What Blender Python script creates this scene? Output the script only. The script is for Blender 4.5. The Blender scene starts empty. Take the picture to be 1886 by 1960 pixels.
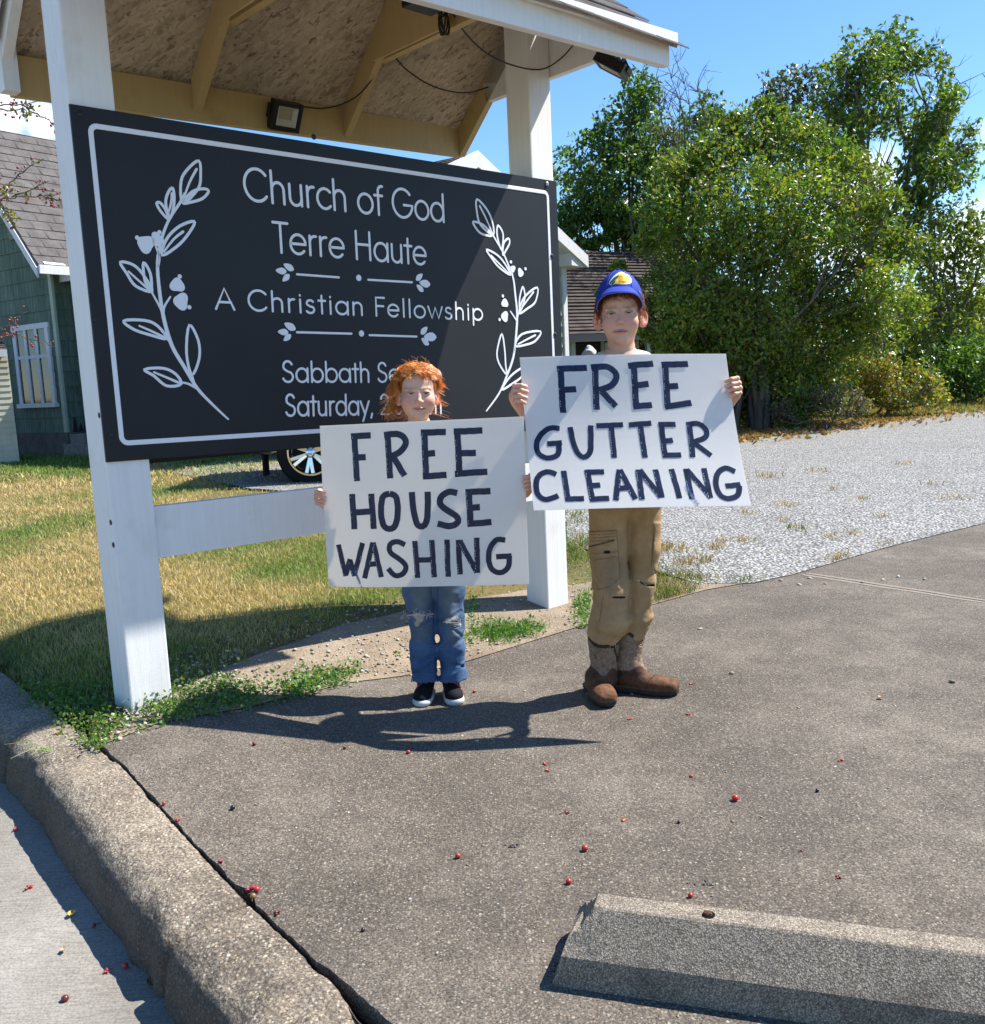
import bpy, bmesh, math, random
import numpy as np
from mathutils import Vector, Matrix, Euler

SC = bpy.context.scene
COL = SC.collection
R_ = math.radians

# ------------------------------------------------------------------ camera
PITCH, ROLL, FPX = 0.140766, -0.046136, 1811.0      # photograph measured on an 1886 x 1960 grid
CAM = np.array([0.0, 0.0, 1.18])
_cp, _sp = math.cos(PITCH), math.sin(PITCH)
_f = np.array([0, _cp, -_sp]); _r = np.array([1.0, 0, 0]); _u = np.cross(_r, _f)
_Rv = _r * math.cos(ROLL) + _u * math.sin(ROLL)
_Uv = -_r * math.sin(ROLL) + _u * math.cos(ROLL)
cam_d = bpy.data.cameras.new("camera")
cam_d.sensor_fit = 'HORIZONTAL'; cam_d.sensor_width = 36.0
cam_d.lens = 36.0 * FPX / 1886.0
cam_d.clip_start = 0.05; cam_d.clip_end = 2000
cam = bpy.data.objects.new("camera", cam_d); COL.objects.link(cam)
cam.matrix_world = Matrix(((_Rv[0], _Uv[0], -_f[0], CAM[0]), (_Rv[1], _Uv[1], -_f[1], CAM[1]),
                           (_Rv[2], _Uv[2], -_f[2], CAM[2]), (0, 0, 0, 1)))
SC.camera = cam

def ray(x, y): return _f + _Rv * (x - 943) / FPX - _Uv * (y - 980) / FPX
def at(x, y, Y):
    d = ray(x, y); return CAM + d * (Y / d[1])
def gp(x, y, z=0.0):
    d = ray(x, y); return CAM + d * ((z - CAM[2]) / d[2])

# ------------------------------------------------------------------ sun and sky
SUN_AZ, SUN_EL = R_(17), R_(53)       # azimuth from +x towards +y
SUN = np.array([math.cos(SUN_EL) * math.cos(SUN_AZ), math.cos(SUN_EL) * math.sin(SUN_AZ), math.sin(SUN_EL)])
sd = bpy.data.lights.new("sun", 'SUN'); sd.energy = 4.6; sd.angle = R_(0.53); sd.color = (1.0, 0.955, 0.89)
so = bpy.data.objects.new("sun", sd); COL.objects.link(so)
so.rotation_euler = Vector(SUN).to_track_quat('Z', 'Y').to_euler(); so.location = (20, 6, 30)

W = bpy.data.worlds.new("World"); SC.world = W; W.use_nodes = True
def build_world():
    nt = W.node_tree; nt.nodes.clear(); N = nt.nodes.new; L = nt.links.new
    out = N('ShaderNodeOutputWorld'); bg = N('ShaderNodeBackground'); L(bg.outputs[0], out.inputs[0])
    sky = N('ShaderNodeTexSky'); sky.sky_type = 'NISHITA'; sky.sun_disc = False
    sky.sun_elevation = SUN_EL; sky.sun_rotation = math.pi / 2 - SUN_AZ
    sky.altitude = 150; sky.air_density = 1.0; sky.dust_density = 0.05; sky.ozone_density = 3.0
    hs = N('ShaderNodeHueSaturation'); hs.inputs['Saturation'].default_value = 1.10; hs.inputs['Value'].default_value = 1.0
    L(sky.outputs[0], hs.inputs['Color'])
    tint = N('ShaderNodeMix'); tint.data_type = 'RGBA'; tint.blend_type = 'MULTIPLY'; tint.inputs['Factor'].default_value = 1.0
    tint.inputs['B'].default_value = (0.86, 0.985, 1.10, 1); L(hs.outputs[0], tint.inputs['A'])
    tc = N('ShaderNodeTexCoord'); no = N('ShaderNodeTexNoise'); no.inputs['Scale'].default_value = 9.0
    no.inputs['Detail'].default_value = 7; no.inputs['Roughness'].default_value = 0.6
    mp = N('ShaderNodeMapping'); mp.inputs['Scale'].default_value = (1, 1, 2.2)
    L(tc.outputs['Generated'], mp.inputs[0]); L(mp.outputs[0], no.inputs['Vector'])
    total = None
    # cloud banks standing at these bearings, (direction, half-width)
    for (x, y, w) in ((10, 215, .035), (75, 235, .022), (-140, 190, .05), (1665, 385, .06), (1620, 430, .05), (1905, 275, .03), (1830, 490, .06), (2200, 350, .16), (1640, 470, .05)):
        d = ray(x, y); d = d / np.linalg.norm(d)
        vm = N('ShaderNodeVectorMath'); vm.operation = 'DISTANCE'; vm.inputs[1].default_value = tuple(d)
        L(tc.outputs['Generated'], vm.inputs[0])
        mr = N('ShaderNodeMapRange'); mr.inputs['From Min'].default_value = w * 1.5; mr.inputs['From Max'].default_value = w * .2
        L(vm.outputs['Value'], mr.inputs[0])
        if total is None: total = mr.outputs[0]
        else:
            mx = N('ShaderNodeMath'); mx.operation = 'MAXIMUM'; L(total, mx.inputs[0]); L(mr.outputs[0], mx.inputs[1]); total = mx.outputs[0]
    mu = N('ShaderNodeMath'); mu.operation = 'MULTIPLY_ADD'; mu.inputs[1].default_value = 0.62; mu.inputs[2].default_value = -0.36
    L(total, mu.inputs[0])
    ad = N('ShaderNodeMath'); ad.operation = 'ADD'; L(mu.outputs[0], ad.inputs[0]); L(no.outputs[0], ad.inputs[1])
    cr = N('ShaderNodeMapRange'); cr.inputs['From Min'].default_value = 0.45; cr.inputs['From Max'].default_value = 0.78
    cr.interpolation_type = 'SMOOTHSTEP'
    L(ad.outputs[0], cr.inputs[0])
    mix = N('ShaderNodeMix'); mix.data_type = 'RGBA'; mix.inputs['B'].default_value = (8.2, 8.5, 9.0, 1)
    L(cr.outputs[0], mix.inputs['Factor']); L(tint.outputs['Result'], mix.inputs['A'])
    L(mix.outputs['Result'], bg.inputs['Color']); bg.inputs['Strength'].default_value = 0.090
build_world()
SC.view_settings.view_transform = 'Standard'; SC.view_settings.look = 'None'
SC.view_settings.exposure = 1.14; SC.view_settings.gamma = 1.0
SC.render.engine = 'CYCLES'
SC.cycles.max_bounces = 6; SC.cycles.diffuse_bounces = 3; SC.cycles.glossy_bounces = 3
SC.cycles.transmission_bounces = 4; SC.cycles.transparent_max_bounces = 8
SC.cycles.caustics_reflective = False; SC.cycles.caustics_refractive = False
SC.cycles.use_denoising = True

# ------------------------------------------------------------------ helpers
rng = np.random.default_rng(7)
random.seed(7)

def link(o, parent=None):
    COL.objects.link(o)
    if parent is not None: o.parent = parent
    return o
def mesh(name, v, f, mat=None, parent=None, smooth=False, col=None, uv=None):
    """one mesh object from vertices, faces (list or n x k array) and an optional colour per vertex"""
    me = bpy.data.meshes.new(name)
    v = np.asarray(v, dtype=np.float32)
    if isinstance(f, np.ndarray):
        k = f.shape[1]; n = len(f)
        me.vertices.add(len(v)); me.vertices.foreach_set('co', v.ravel())
        me.loops.add(n * k); me.loops.foreach_set('vertex_index', f.astype(np.int32).ravel())
        me.polygons.add(n); me.polygons.foreach_set('loop_start', np.arange(0, n * k, k, dtype=np.int32))
        me.update(calc_edges=True); me.validate()
    else:
        me.from_pydata([tuple(map(float, p)) for p in v], [], [tuple(map(int, q)) for q in f])
    if smooth:
        me.polygons.foreach_set('use_smooth', np.ones(len(me.polygons), dtype=bool))
    if col is not None:
        c = np.ones((len(v), 4), dtype=np.float32); c[:, :3] = col
        a = me.color_attributes.new('Col', 'FLOAT_COLOR', 'POINT'); a.data.foreach_set('color', c.ravel())
    me.update()
    if mat is not None: me.materials.append(mat)
    return link(bpy.data.objects.new(name, me), parent)
def empty(name, loc, label, cat, group=None):
    o = bpy.data.objects.new(name, None); COL.objects.link(o)
    o.location = tuple(map(float, loc)); o.empty_display_size = 0.1
    bpy.context.view_layer.update()
    return tag(o, label, cat, group)
def tag(o, label=None, cat=None, group=None, kind=None):
    if label: o['label'] = label
    if cat: o['category'] = cat
    if group: o['group'] = group
    if kind: o['kind'] = kind
    return o
def adopt(root, *objs):
    """parent meshes that were modelled in world coordinates"""
    for o in objs:
        o.parent = root
        o.matrix_parent_inverse = Matrix.Translation(root.location).inverted() if root.parent is None else Matrix.Identity(4)
    return objs[0] if objs else None
def sub(part, *objs):
    """children of a part whose own mesh is in world coordinates"""
    for o in objs: o.parent = part
    return objs[0]

class MB:
    """collects simple shapes into one mesh"""
    def __init__(s): s.v = []; s.f = []; s.c = []
    def add(s, v, f, c=None):
        b = len(s.v); s.v += [tuple(map(float, p)) for p in v]; s.f += [tuple(i + b for i in q) for q in f]
        if c is not None: s.c += [tuple(c)] * len(v)
        return s
    def box(s, c, ax, half, bev=0.0, col=None):
        """oriented box: centre, three unit axes, half sizes; bevelled edges"""
        c = np.asarray(c, float); ax = [np.asarray(a, float) for a in ax]
        bm = bmesh.new(); bmesh.ops.create_cube(bm, size=2)
        for q in bm.verts: q.co = Vector((q.co.x * half[0], q.co.y * half[1], q.co.z * half[2]))
        if bev > 0:
            bmesh.ops.bevel(bm, geom=list(bm.edges), offset=bev, segments=2, profile=.6, affect='EDGES')
        bm.verts.index_update()
        v = [c + ax[0] * q.co.x + ax[1] * q.co.y + ax[2] * q.co.z for q in bm.verts]
        det = np.dot(np.cross(ax[0], ax[1]), ax[2])
        f = [tuple(q.index for q in (fc.verts if det > 0 else reversed(fc.verts))) for fc in bm.faces]
        bm.free(); return s.add(v, f, col)
    def tube(s, pts, rad, n=6, cap=True, col=None, flat=None):
        """round tube through points; rad number or list"""
        pts = [np.asarray(p, float) for p in pts]; m = len(pts)
        rad = [rad] * m if np.isscalar(rad) else list(rad)
        v = []; prev = None
        for i, p in enumerate(pts):
            t = pts[min(i + 1, m - 1)] - pts[max(i - 1, 0)]; t = t / (np.linalg.norm(t) + 1e-12)
            if prev is None:
                a = np.cross(t, (0, 0, 1.0)); 
                if np.linalg.norm(a) < 1e-3: a = np.cross(t, (1.0, 0, 0))
            else: a = prev - t * np.dot(prev, t)
            a = a / (np.linalg.norm(a) + 1e-12); prev = a; b = np.cross(t, a)
            for k in range(n):
                w = 2 * math.pi * k / n; v.append(p + (a * math.cos(w) + b * math.sin(w)) * rad[i])
        f = []
        for i in range(m - 1):
            for k in range(n):
                k2 = (k + 1) % n; f.append((i * n + k, i * n + k2, (i + 1) * n + k2, (i + 1) * n + k))
        if cap: f.append(tuple(range(n - 1, -1, -1))); f.append(tuple((m - 1) * n + k for k in range(n)))
        return s.add(v, f, col)
    def ball(s, c, r, n=8, col=None, ax=None):
        v = []; f = []; c = np.asarray(c, float); r = np.ones(3) * r if np.isscalar(r) else np.asarray(r, float)
        for i in range(n + 1):
            th = math.pi * i / n
            for k in range(2 * n):
                ph = math.pi * k / n
                d = np.array([math.sin(th) * math.cos(ph), math.sin(th) * math.sin(ph), math.cos(th)]) * r
                if ax is not None: d = ax[0] * d[0] + ax[1] * d[1] + ax[2] * d[2]
                v.append(c + d)
        for i in range(n):
            for k in range(2 * n):
                k2 = (k + 1) % (2 * n); f.append((i * 2 * n + k, (i + 1) * 2 * n + k, (i + 1) * 2 * n + k2, i * 2 * n + k2))
        return s.add(v, f, col)
    def prism(s, poly, d, col=None):
        """polygon (3-D points) extruded by vector d"""
        n = len(poly); poly = [np.asarray(p, float) for p in poly]; d = np.asarray(d, float)
        nv = sum((np.cross(poly[i] - poly[0], poly[(i + 1) % n] - poly[0]) for i in range(1, n)), np.zeros(3))
        if np.dot(nv, d) > 0: poly = poly[::-1]
        v = poly + [p + d for p in poly]
        f = [tuple(range(n)), tuple(range(2 * n - 1, n - 1, -1))]
        for i in range(n):
            j = (i + 1) % n; f.append((j, i, n + i, n + j))
        return s.add(v, f, col)
    def build(s, name, mat, parent=None, smooth=False):
        return mesh(name, np.array(s.v), s.f, mat, parent, smooth, np.array(s.c) if s.c else None)

XYZ = (np.array([1., 0, 0]), np.array([0, 1., 0]), np.array([0, 0, 1.]))

def _h(i, j, k=0, seed=0):
    n = (i * 374761393 + j * 668265263 + k * 2147483647 + seed * 1274126177) & 0xffffffff
    n = ((n ^ (n >> 13)) * 1274126177) & 0xffffffff
    return ((n ^ (n >> 16)) & 0xffff) / 65535.0
def vnoise(x, y, z=None, seed=0):
    """smooth value noise, 0..1, on numpy arrays"""
    x = np.asarray(x, float); y = np.asarray(y, float); z = np.zeros_like(x) if z is None else np.asarray(z, float)
    x0 = np.floor(x).astype(np.int64); y0 = np.floor(y).astype(np.int64); z0 = np.floor(z).astype(np.int64)
    fx, fy, fz = x - x0, y - y0, z - z0
    fx, fy, fz = [q * q * (3 - 2 * q) for q in (fx, fy, fz)]
    o = 0
    for a in (0, 1):
        for b in (0, 1):
            for c in (0, 1):
                o = o + _h(x0 + a, y0 + b, z0 + c, seed) * (fx if a else 1 - fx) * (fy if b else 1 - fy) * (fz if c else 1 - fz)
    return o
def fbm(x, y, z=None, seed=0, o=4):
    s = 0; a = .5; t = 0
    for i in range(o):
        q = 2.03 ** i
        s = s + a * vnoise(np.asarray(x) * q, np.asarray(y) * q, None if z is None else np.asarray(z) * q, seed + i); t += a; a *= .5
    return s / t
def sstep(a, b, x):
    t = np.clip((np.asarray(x, float) - a) / (b - a), 0, 1); return t * t * (3 - 2 * t)

# ------------------------------------------------------------------ materials
class M_:
    def __init__(s, name, rough=.6, spec=.3, metal=0.0):
        m = bpy.data.materials.new(name); m.use_nodes = True; s.m = m
        s.nt = m.node_tree; s.b = s.nt.nodes['Principled BSDF']; s.out = s.nt.nodes['Material Output']
        s.b.inputs['Roughness'].default_value = rough; s.b.inputs['Specular IOR Level'].default_value = spec
        s.b.inputs['Metallic'].default_value = metal; s._c = None
    def N(s, t, **k):
        n = s.nt.nodes.new(t)
        for a, b in k.items():
            if hasattr(n, a): setattr(n, a, b)
        return n
    def L(s, a, b): s.nt.links.new(a, b)
    def co(s, scale=(1, 1, 1), rot=(0, 0, 0), src='Object'):
        tc = s.N('ShaderNodeTexCoord'); mp = s.N('ShaderNodeMapping')
        mp.inputs['Scale'].default_value = scale; mp.inputs['Rotation'].default_value = rot
        s.L(tc.outputs[src], mp.inputs[0]); return mp.outputs[0]
    def noise(s, scale, detail=4, rough=.6, vec=None, dist=0):
        n = s.N('ShaderNodeTexNoise'); n.inputs['Scale'].default_value = scale; n.inputs['Detail'].default_value = detail
        n.inputs['Roughness'].default_value = rough; n.inputs['Distortion'].default_value = dist
        s.L(vec if vec is not None else s.co(), n.inputs['Vector']); return n.outputs[0]
    def vor(s, scale, vec=None, feat='F1', out='Distance'):
        n = s.N('ShaderNodeTexVoronoi'); n.feature = feat; n.inputs['Scale'].default_value = scale
        s.L(vec if vec is not None else s.co(), n.inputs['Vector']); return n.outputs[out]
    def ramp(s, fac, stops, interp='LINEAR'):
        r = s.N('ShaderNodeValToRGB'); r.color_ramp.interpolation = interp
        e = r.color_ramp.elements
        while len(e) < len(stops): e.new(.5)
        for q, (p, c) in zip(e, stops):
            q.position = p; q.color = (c, c, c, 1) if np.isscalar(c) else (*c, 1)
        s.L(fac, r.inputs[0]); return r.outputs[0]
    def mix(s, fac, a, b, mode='MIX'):
        n = s.N('ShaderNodeMix'); n.data_type = 'RGBA'; n.blend_type = mode
        for q, i in ((fac, 'Factor'), (a, 'A'), (b, 'B')):
            if isinstance(q, (int, float)): n.inputs[i].default_value = q if i == 'Factor' else (q, q, q, 1)
            elif isinstance(q, tuple): n.inputs[i].default_value = (*q, 1)
            else: s.L(q, n.inputs[i])
        return n.outputs['Result']
    def math(s, op, a, b=0.0):
        n = s.N('ShaderNodeMath'); n.operation = op
        for q, i in ((a, 0), (b, 1)):
            if isinstance(q, (int, float)): n.inputs[i].default_value = q
            else: s.L(q, n.inputs[i])
        return n.outputs[0]
    def attr(s, name='Col'):
        n = s.N('ShaderNodeAttribute'); n.attribute_name = name; return n.outputs['Color']
    def color(s, c):
        if isinstance(c, tuple): s.b.inputs['Base Color'].default_value = (*c, 1)
        else: s.L(c, s.b.inputs['Base Color'])
        return s
    def bump(s, h, strength=.3, dist=.01):
        n = s.N('ShaderNodeBump'); n.inputs['Strength'].default_value = strength; n.inputs['Distance'].default_value = dist
        s.L(h, n.inputs['Height']); s.L(n.outputs[0], s.b.inputs['Normal']); return s
    def rough(s, v): s.L(v, s.b.inputs['Roughness']); return s
    def translucent(s, col, amount=.35):
        t = s.N('ShaderNodeBsdfTranslucent'); x = s.N('ShaderNodeMixShader'); x.inputs[0].default_value = amount
        if isinstance(col, tuple): t.inputs[0].default_value = (*col, 1)
        else: s.L(col, t.inputs[0])
        s.L(s.b.outputs[0], x.inputs[1]); s.L(t.outputs[0], x.inputs[2]); s.L(x.outputs[0], s.out.inputs[0]); return s
def plain(name, c, rough=.6, spec=.3, metal=0, var=.12, scale=30, bump=0):
    m = M_(name, rough, spec, metal)
    n = m.noise(scale, 5)
    m.color(m.mix(m.ramp(n, [(.3, 1 - var), (.7, 1 + var * .6)]), (0, 0, 0), c, 'MIX') if False else
            m.mix(1.0, c, m.ramp(n, [(.3, 1 - var), (.7, 1.0)]), 'MULTIPLY'))
    if bump: m.bump(n, bump, .005)
    return m.m
def vcol(name, rough=.7, spec=.2, var=.15, scale=60, bump=.15, bd=.003, sheen=0):
    m = M_(name, rough, spec); n = m.noise(scale, 4)
    m.color(m.mix(1.0, m.attr(), m.ramp(n, [(.3, 1 - var), (.7, 1.0)]), 'MULTIPLY'))
    if bump: m.bump(n, bump, bd)
    return m.m

# ------------------------------------------------------------------ distance-field modelling (people, clothes, boots)
class Vol:
    def __init__(s, lo, hi, h):
        s.lo = np.asarray(lo, float); s.h = h
        s.n = np.ceil((np.asarray(hi, float) - s.lo) / h).astype(int) + 1
        s.F = np.full(s.n, 1.0, dtype=np.float32)
    def _sub(s, lo, hi):
        a = np.clip(np.floor((lo - s.lo) / s.h).astype(int), 0, s.n); b = np.clip(np.ceil((hi - s.lo) / s.h).astype(int) + 1, 0, s.n)
        if (b <= a).any(): return None, None
        sl = tuple(slice(i, j) for i, j in zip(a, b))
        g = np.meshgrid(*[s.lo[k] + s.h * np.arange(a[k], b[k]) for k in range(3)], indexing='ij')
        return sl, np.stack(g, -1).astype(np.float32)
    def _op(s, sl, d, k, neg):
        F = s.F[sl]
        if neg:
            d = -d
            if k > 0:
                hh = np.clip(.5 - .5 * (F - d) / k, 0, 1); s.F[sl] = F * (1 - hh) + d * hh + k * hh * (1 - hh)
            else: s.F[sl] = np.maximum(F, d)
        else:
            if k > 0:
                hh = np.clip(.5 + .5 * (d - F) / k, 0, 1); s.F[sl] = d * (1 - hh) + F * hh - k * hh * (1 - hh)
            else: s.F[sl] = np.minimum(F, d)
    def cap(s, a, b, ra, rb=None, k=.01, neg=False, warp=None):
        rb = ra if rb is None else rb; a = np.asarray(a, float); b = np.asarray(b, float); m = max(ra, rb) + 2 * k + 4 * s.h
        sl, g = s._sub(np.minimum(a, b) - m, np.maximum(a, b) + m)
        if sl is None: return s
        ab = b - a; t = np.clip(((g - a) @ ab) / (ab @ ab + 1e-12), 0, 1)
        d = np.linalg.norm(g - (a + t[..., None] * ab), axis=-1) - (ra + (rb - ra) * t)
        if warp is not None: d = d + warp(g)
        s._op(sl, d.astype(np.float32), k, neg); return s
    def ell(s, c, r, k=.01, ax=None, neg=False):
        c = np.asarray(c, float); r = np.asarray(r, float); m = r.max() + 2 * k + 4 * s.h
        sl, g = s._sub(c - m, c + m)
        if sl is None: return s
        q = g - c
        if ax is not None: q = np.stack([q @ np.asarray(ax[i], float) for i in range(3)], -1)
        k0 = np.linalg.norm(q / r, axis=-1); k1 = np.linalg.norm(q / (r * r), axis=-1)
        d = np.where(k1 > 1e-6, k0 * (k0 - 1) / (k1 + 1e-9), -r.min())
        s._op(sl, d.astype(np.float32), k, neg); return s
    def box(s, c, half, rnd=.005, k=.005, ax=None, neg=False):
        c = np.asarray(c, float); half = np.asarray(half, float); m = np.linalg.norm(half) + rnd + 2 * k + 4 * s.h
        sl, g = s._sub(c - m, c + m)
        if sl is None: return s
        q = g - c
        if ax is not None: q = np.stack([q @ np.asarray(ax[i], float) for i in range(3)], -1)
        q = np.abs(q) - half + rnd
        d = np.linalg.norm(np.maximum(q, 0), axis=-1) + np.minimum(q.max(-1), 0) - rnd
        s._op(sl, d.astype(np.float32), k, neg); return s
    def grid(s):
        return np.stack(np.meshgrid(*[s.lo[k] + s.h * np.arange(s.n[k]) for k in range(3)], indexing='ij'), -1)
    def clip(s, fn):
        """keep only where fn(points) < 0"""
        s.F = np.maximum(s.F, fn(s.grid()).astype(np.float32)); return s
    def disp(s, fn):
        m = np.abs(s.F) < .03
        g = s.grid()[m]; s.F[m] += fn(g).astype(np.float32); return s
    def mesh(s):
        F = s.F; F = np.pad(F, 1, constant_values=1.0); lo = s.lo - s.h
        ins = F < 0; n = np.array(F.shape) - 1
        cnt = np.zeros(n, np.int8)
        offs = [(a, b, c) for a in (0, 1) for b in (0, 1) for c in (0, 1)]
        for o in offs: cnt += ins[o[0]:o[0] + n[0], o[1]:o[1] + n[1], o[2]:o[2] + n[2]]
        act = (cnt > 0) & (cnt < 8); ci = np.argwhere(act)
        idx = np.full(n, -1, np.int64); idx[act] = np.arange(len(ci))
        val = np.stack([F[ci[:, 0] + o[0], ci[:, 1] + o[1], ci[:, 2] + o[2]] for o in offs], 1)
        p = np.zeros((len(ci), 3)); w = np.zeros(len(ci))
        for a in range(8):
            for b in range(a + 1, 8):
                if sum(abs(offs[a][q] - offs[b][q]) for q in range(3)) != 1: continue
                va, vb = val[:, a], val[:, b]; m = (va < 0) != (vb < 0)
                t = np.where(m, va / np.where(m, va - vb, 1), 0)
                pos = np.array(offs[a]) + t[:, None] * (np.array(offs[b]) - np.array(offs[a]))
                p += np.where(m[:, None], pos, 0); w += m
        v = lo + s.h * (ci + p / w[:, None])
        fs = []
        for ax in range(3):
            b, c = [(1, 2), (2, 0), (0, 1)][ax]
            A = ins[tuple(slice(0, -1) if q == ax else slice(1, -1) for q in range(3))]
            B = ins[tuple(slice(1, None) if q == ax else slice(1, -1) for q in range(3))]
            e = np.argwhere(A != B); 
            if len(e) == 0: continue
            fl = A[tuple(e.T)]
            base = e.copy(); base[:, b] += 1; base[:, c] += 1
            def cell(db, dc):
                q = base.copy(); q[:, b] += db; q[:, c] += dc; return idx[tuple(q.T)]
            q = np.stack([cell(-1, -1), cell(0, -1), cell(0, 0), cell(-1, 0)], 1)
            q[~fl] = q[~fl][:, ::-1]; fs.append(q)
        f = np.concatenate(fs); f = f[(f >= 0).all(1)]
        return v, f
def join(parts):
    """parts: list of (v, f, col) -> one"""
    V, Fs, C = [], [], []; b = 0
    for v, f, c in parts:
        V.append(v); Fs.append(f + b); C.append(np.broadcast_to(np.asarray(c, float), (len(v), 3))); b += len(v)
    return np.concatenate(V), np.concatenate(Fs), np.concatenate(C)
# ================================================================== ground, drive, kerb, street
def drz(x, y):
    """height of the drive: level, rising a little towards the kerb by the left post"""
    return .095 * sstep(-.15, -1.15, x) * sstep(1.7, 2.9, y)
def gpz(x, y, up=0.0):
    p = gp(x, y, up)
    for _ in range(25): p = gp(x, y, up + float(drz(p[0], p[1])))
    return p
EDGE = np.array([gpz(*q)[:2] for q in ((190, 1425), (306, 1381), (471, 1352), (677, 1302), (777, 1290), (901, 1261),
                 (1111, 1196), (1246, 1156), (1347, 1128), (1510, 1100), (1700, 1045), (1886, 1000))])
EDGE = np.vstack([EDGE, EDGE[-1] + (EDGE[-1] - EDGE[-3]) * 1.5, EDGE[-1] + (EDGE[-1] - EDGE[-3]) * 8])
K0 = gpz(35, 1307)[:2]; K1 = gpz(190, 1425)[:2]; K2 = gpz(653, 1886)[:2]
KERB = np.array([K0 + (K0 - K1) * 7, K0 + (K0 - K1) * 2.5, K0, K0 * .5 + K1 * .5, K1, K1 * .7 + K2 * .3, K1 * .35 + K2 * .65, K2, K2 + (K2 - K1) * .8, K2 + (K2 - K1) * 6])

def sdist(P, poly):
    """distance to a polyline and which side (+ = left of its direction)"""
    best = np.full(len(P), 1e9); side = np.zeros(len(P))
    for a, b in zip(poly[:-1], poly[1:]):
        ab = b - a; t = np.clip(((P - a) @ ab) / (ab @ ab), 0, 1); q = P - (a + t[:, None] * ab)
        d = np.hypot(q[:, 0], q[:, 1]); s = ab[0] * (P[:, 1] - a[1]) - ab[1] * (P[:, 0] - a[0])
        m = d < best - 1e-9; best[m] = d[m]; side[m] = np.sign(s[m])
    return best * np.where(side == 0, 1, side)
DRIVE_POLY = np.vstack([EDGE, KERB[4:][::-1][:-1]])
def lawn_d(x, y):
    """metres from the drive's edge into the lawn (negative on the drive)"""
    return sdist(np.column_stack([np.ravel(x), np.ravel(y)]), EDGE).reshape(np.shape(x))
def kerb_d(x, y):
    """metres from the kerb's back edge towards the lawn / drive (negative towards the street)"""
    return sdist(np.column_stack([np.ravel(x), np.ravel(y)]), KERB).reshape(np.shape(x))
def gz(x, y):
    x = np.asarray(x, float); y = np.asarray(y, float)
    d = lawn_d(x, y); k = kerb_d(x, y)
    z = .085 * sstep(.02, .75, d) * sstep(-.02, .35, k) + .012 * (fbm(x * 3, y * 3, seed=3) - .5) * sstep(0, .2, d)
    z = np.where(x > 0.7, z * (1 - .55 * sstep(.7, 1.6, x)), z)
    return z + drz(x, y) * (1 - .45 * sstep(0, 1.2, d))
def gz1(x, y): return float(gz(np.array([x]), np.array([y]))[0])

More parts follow.
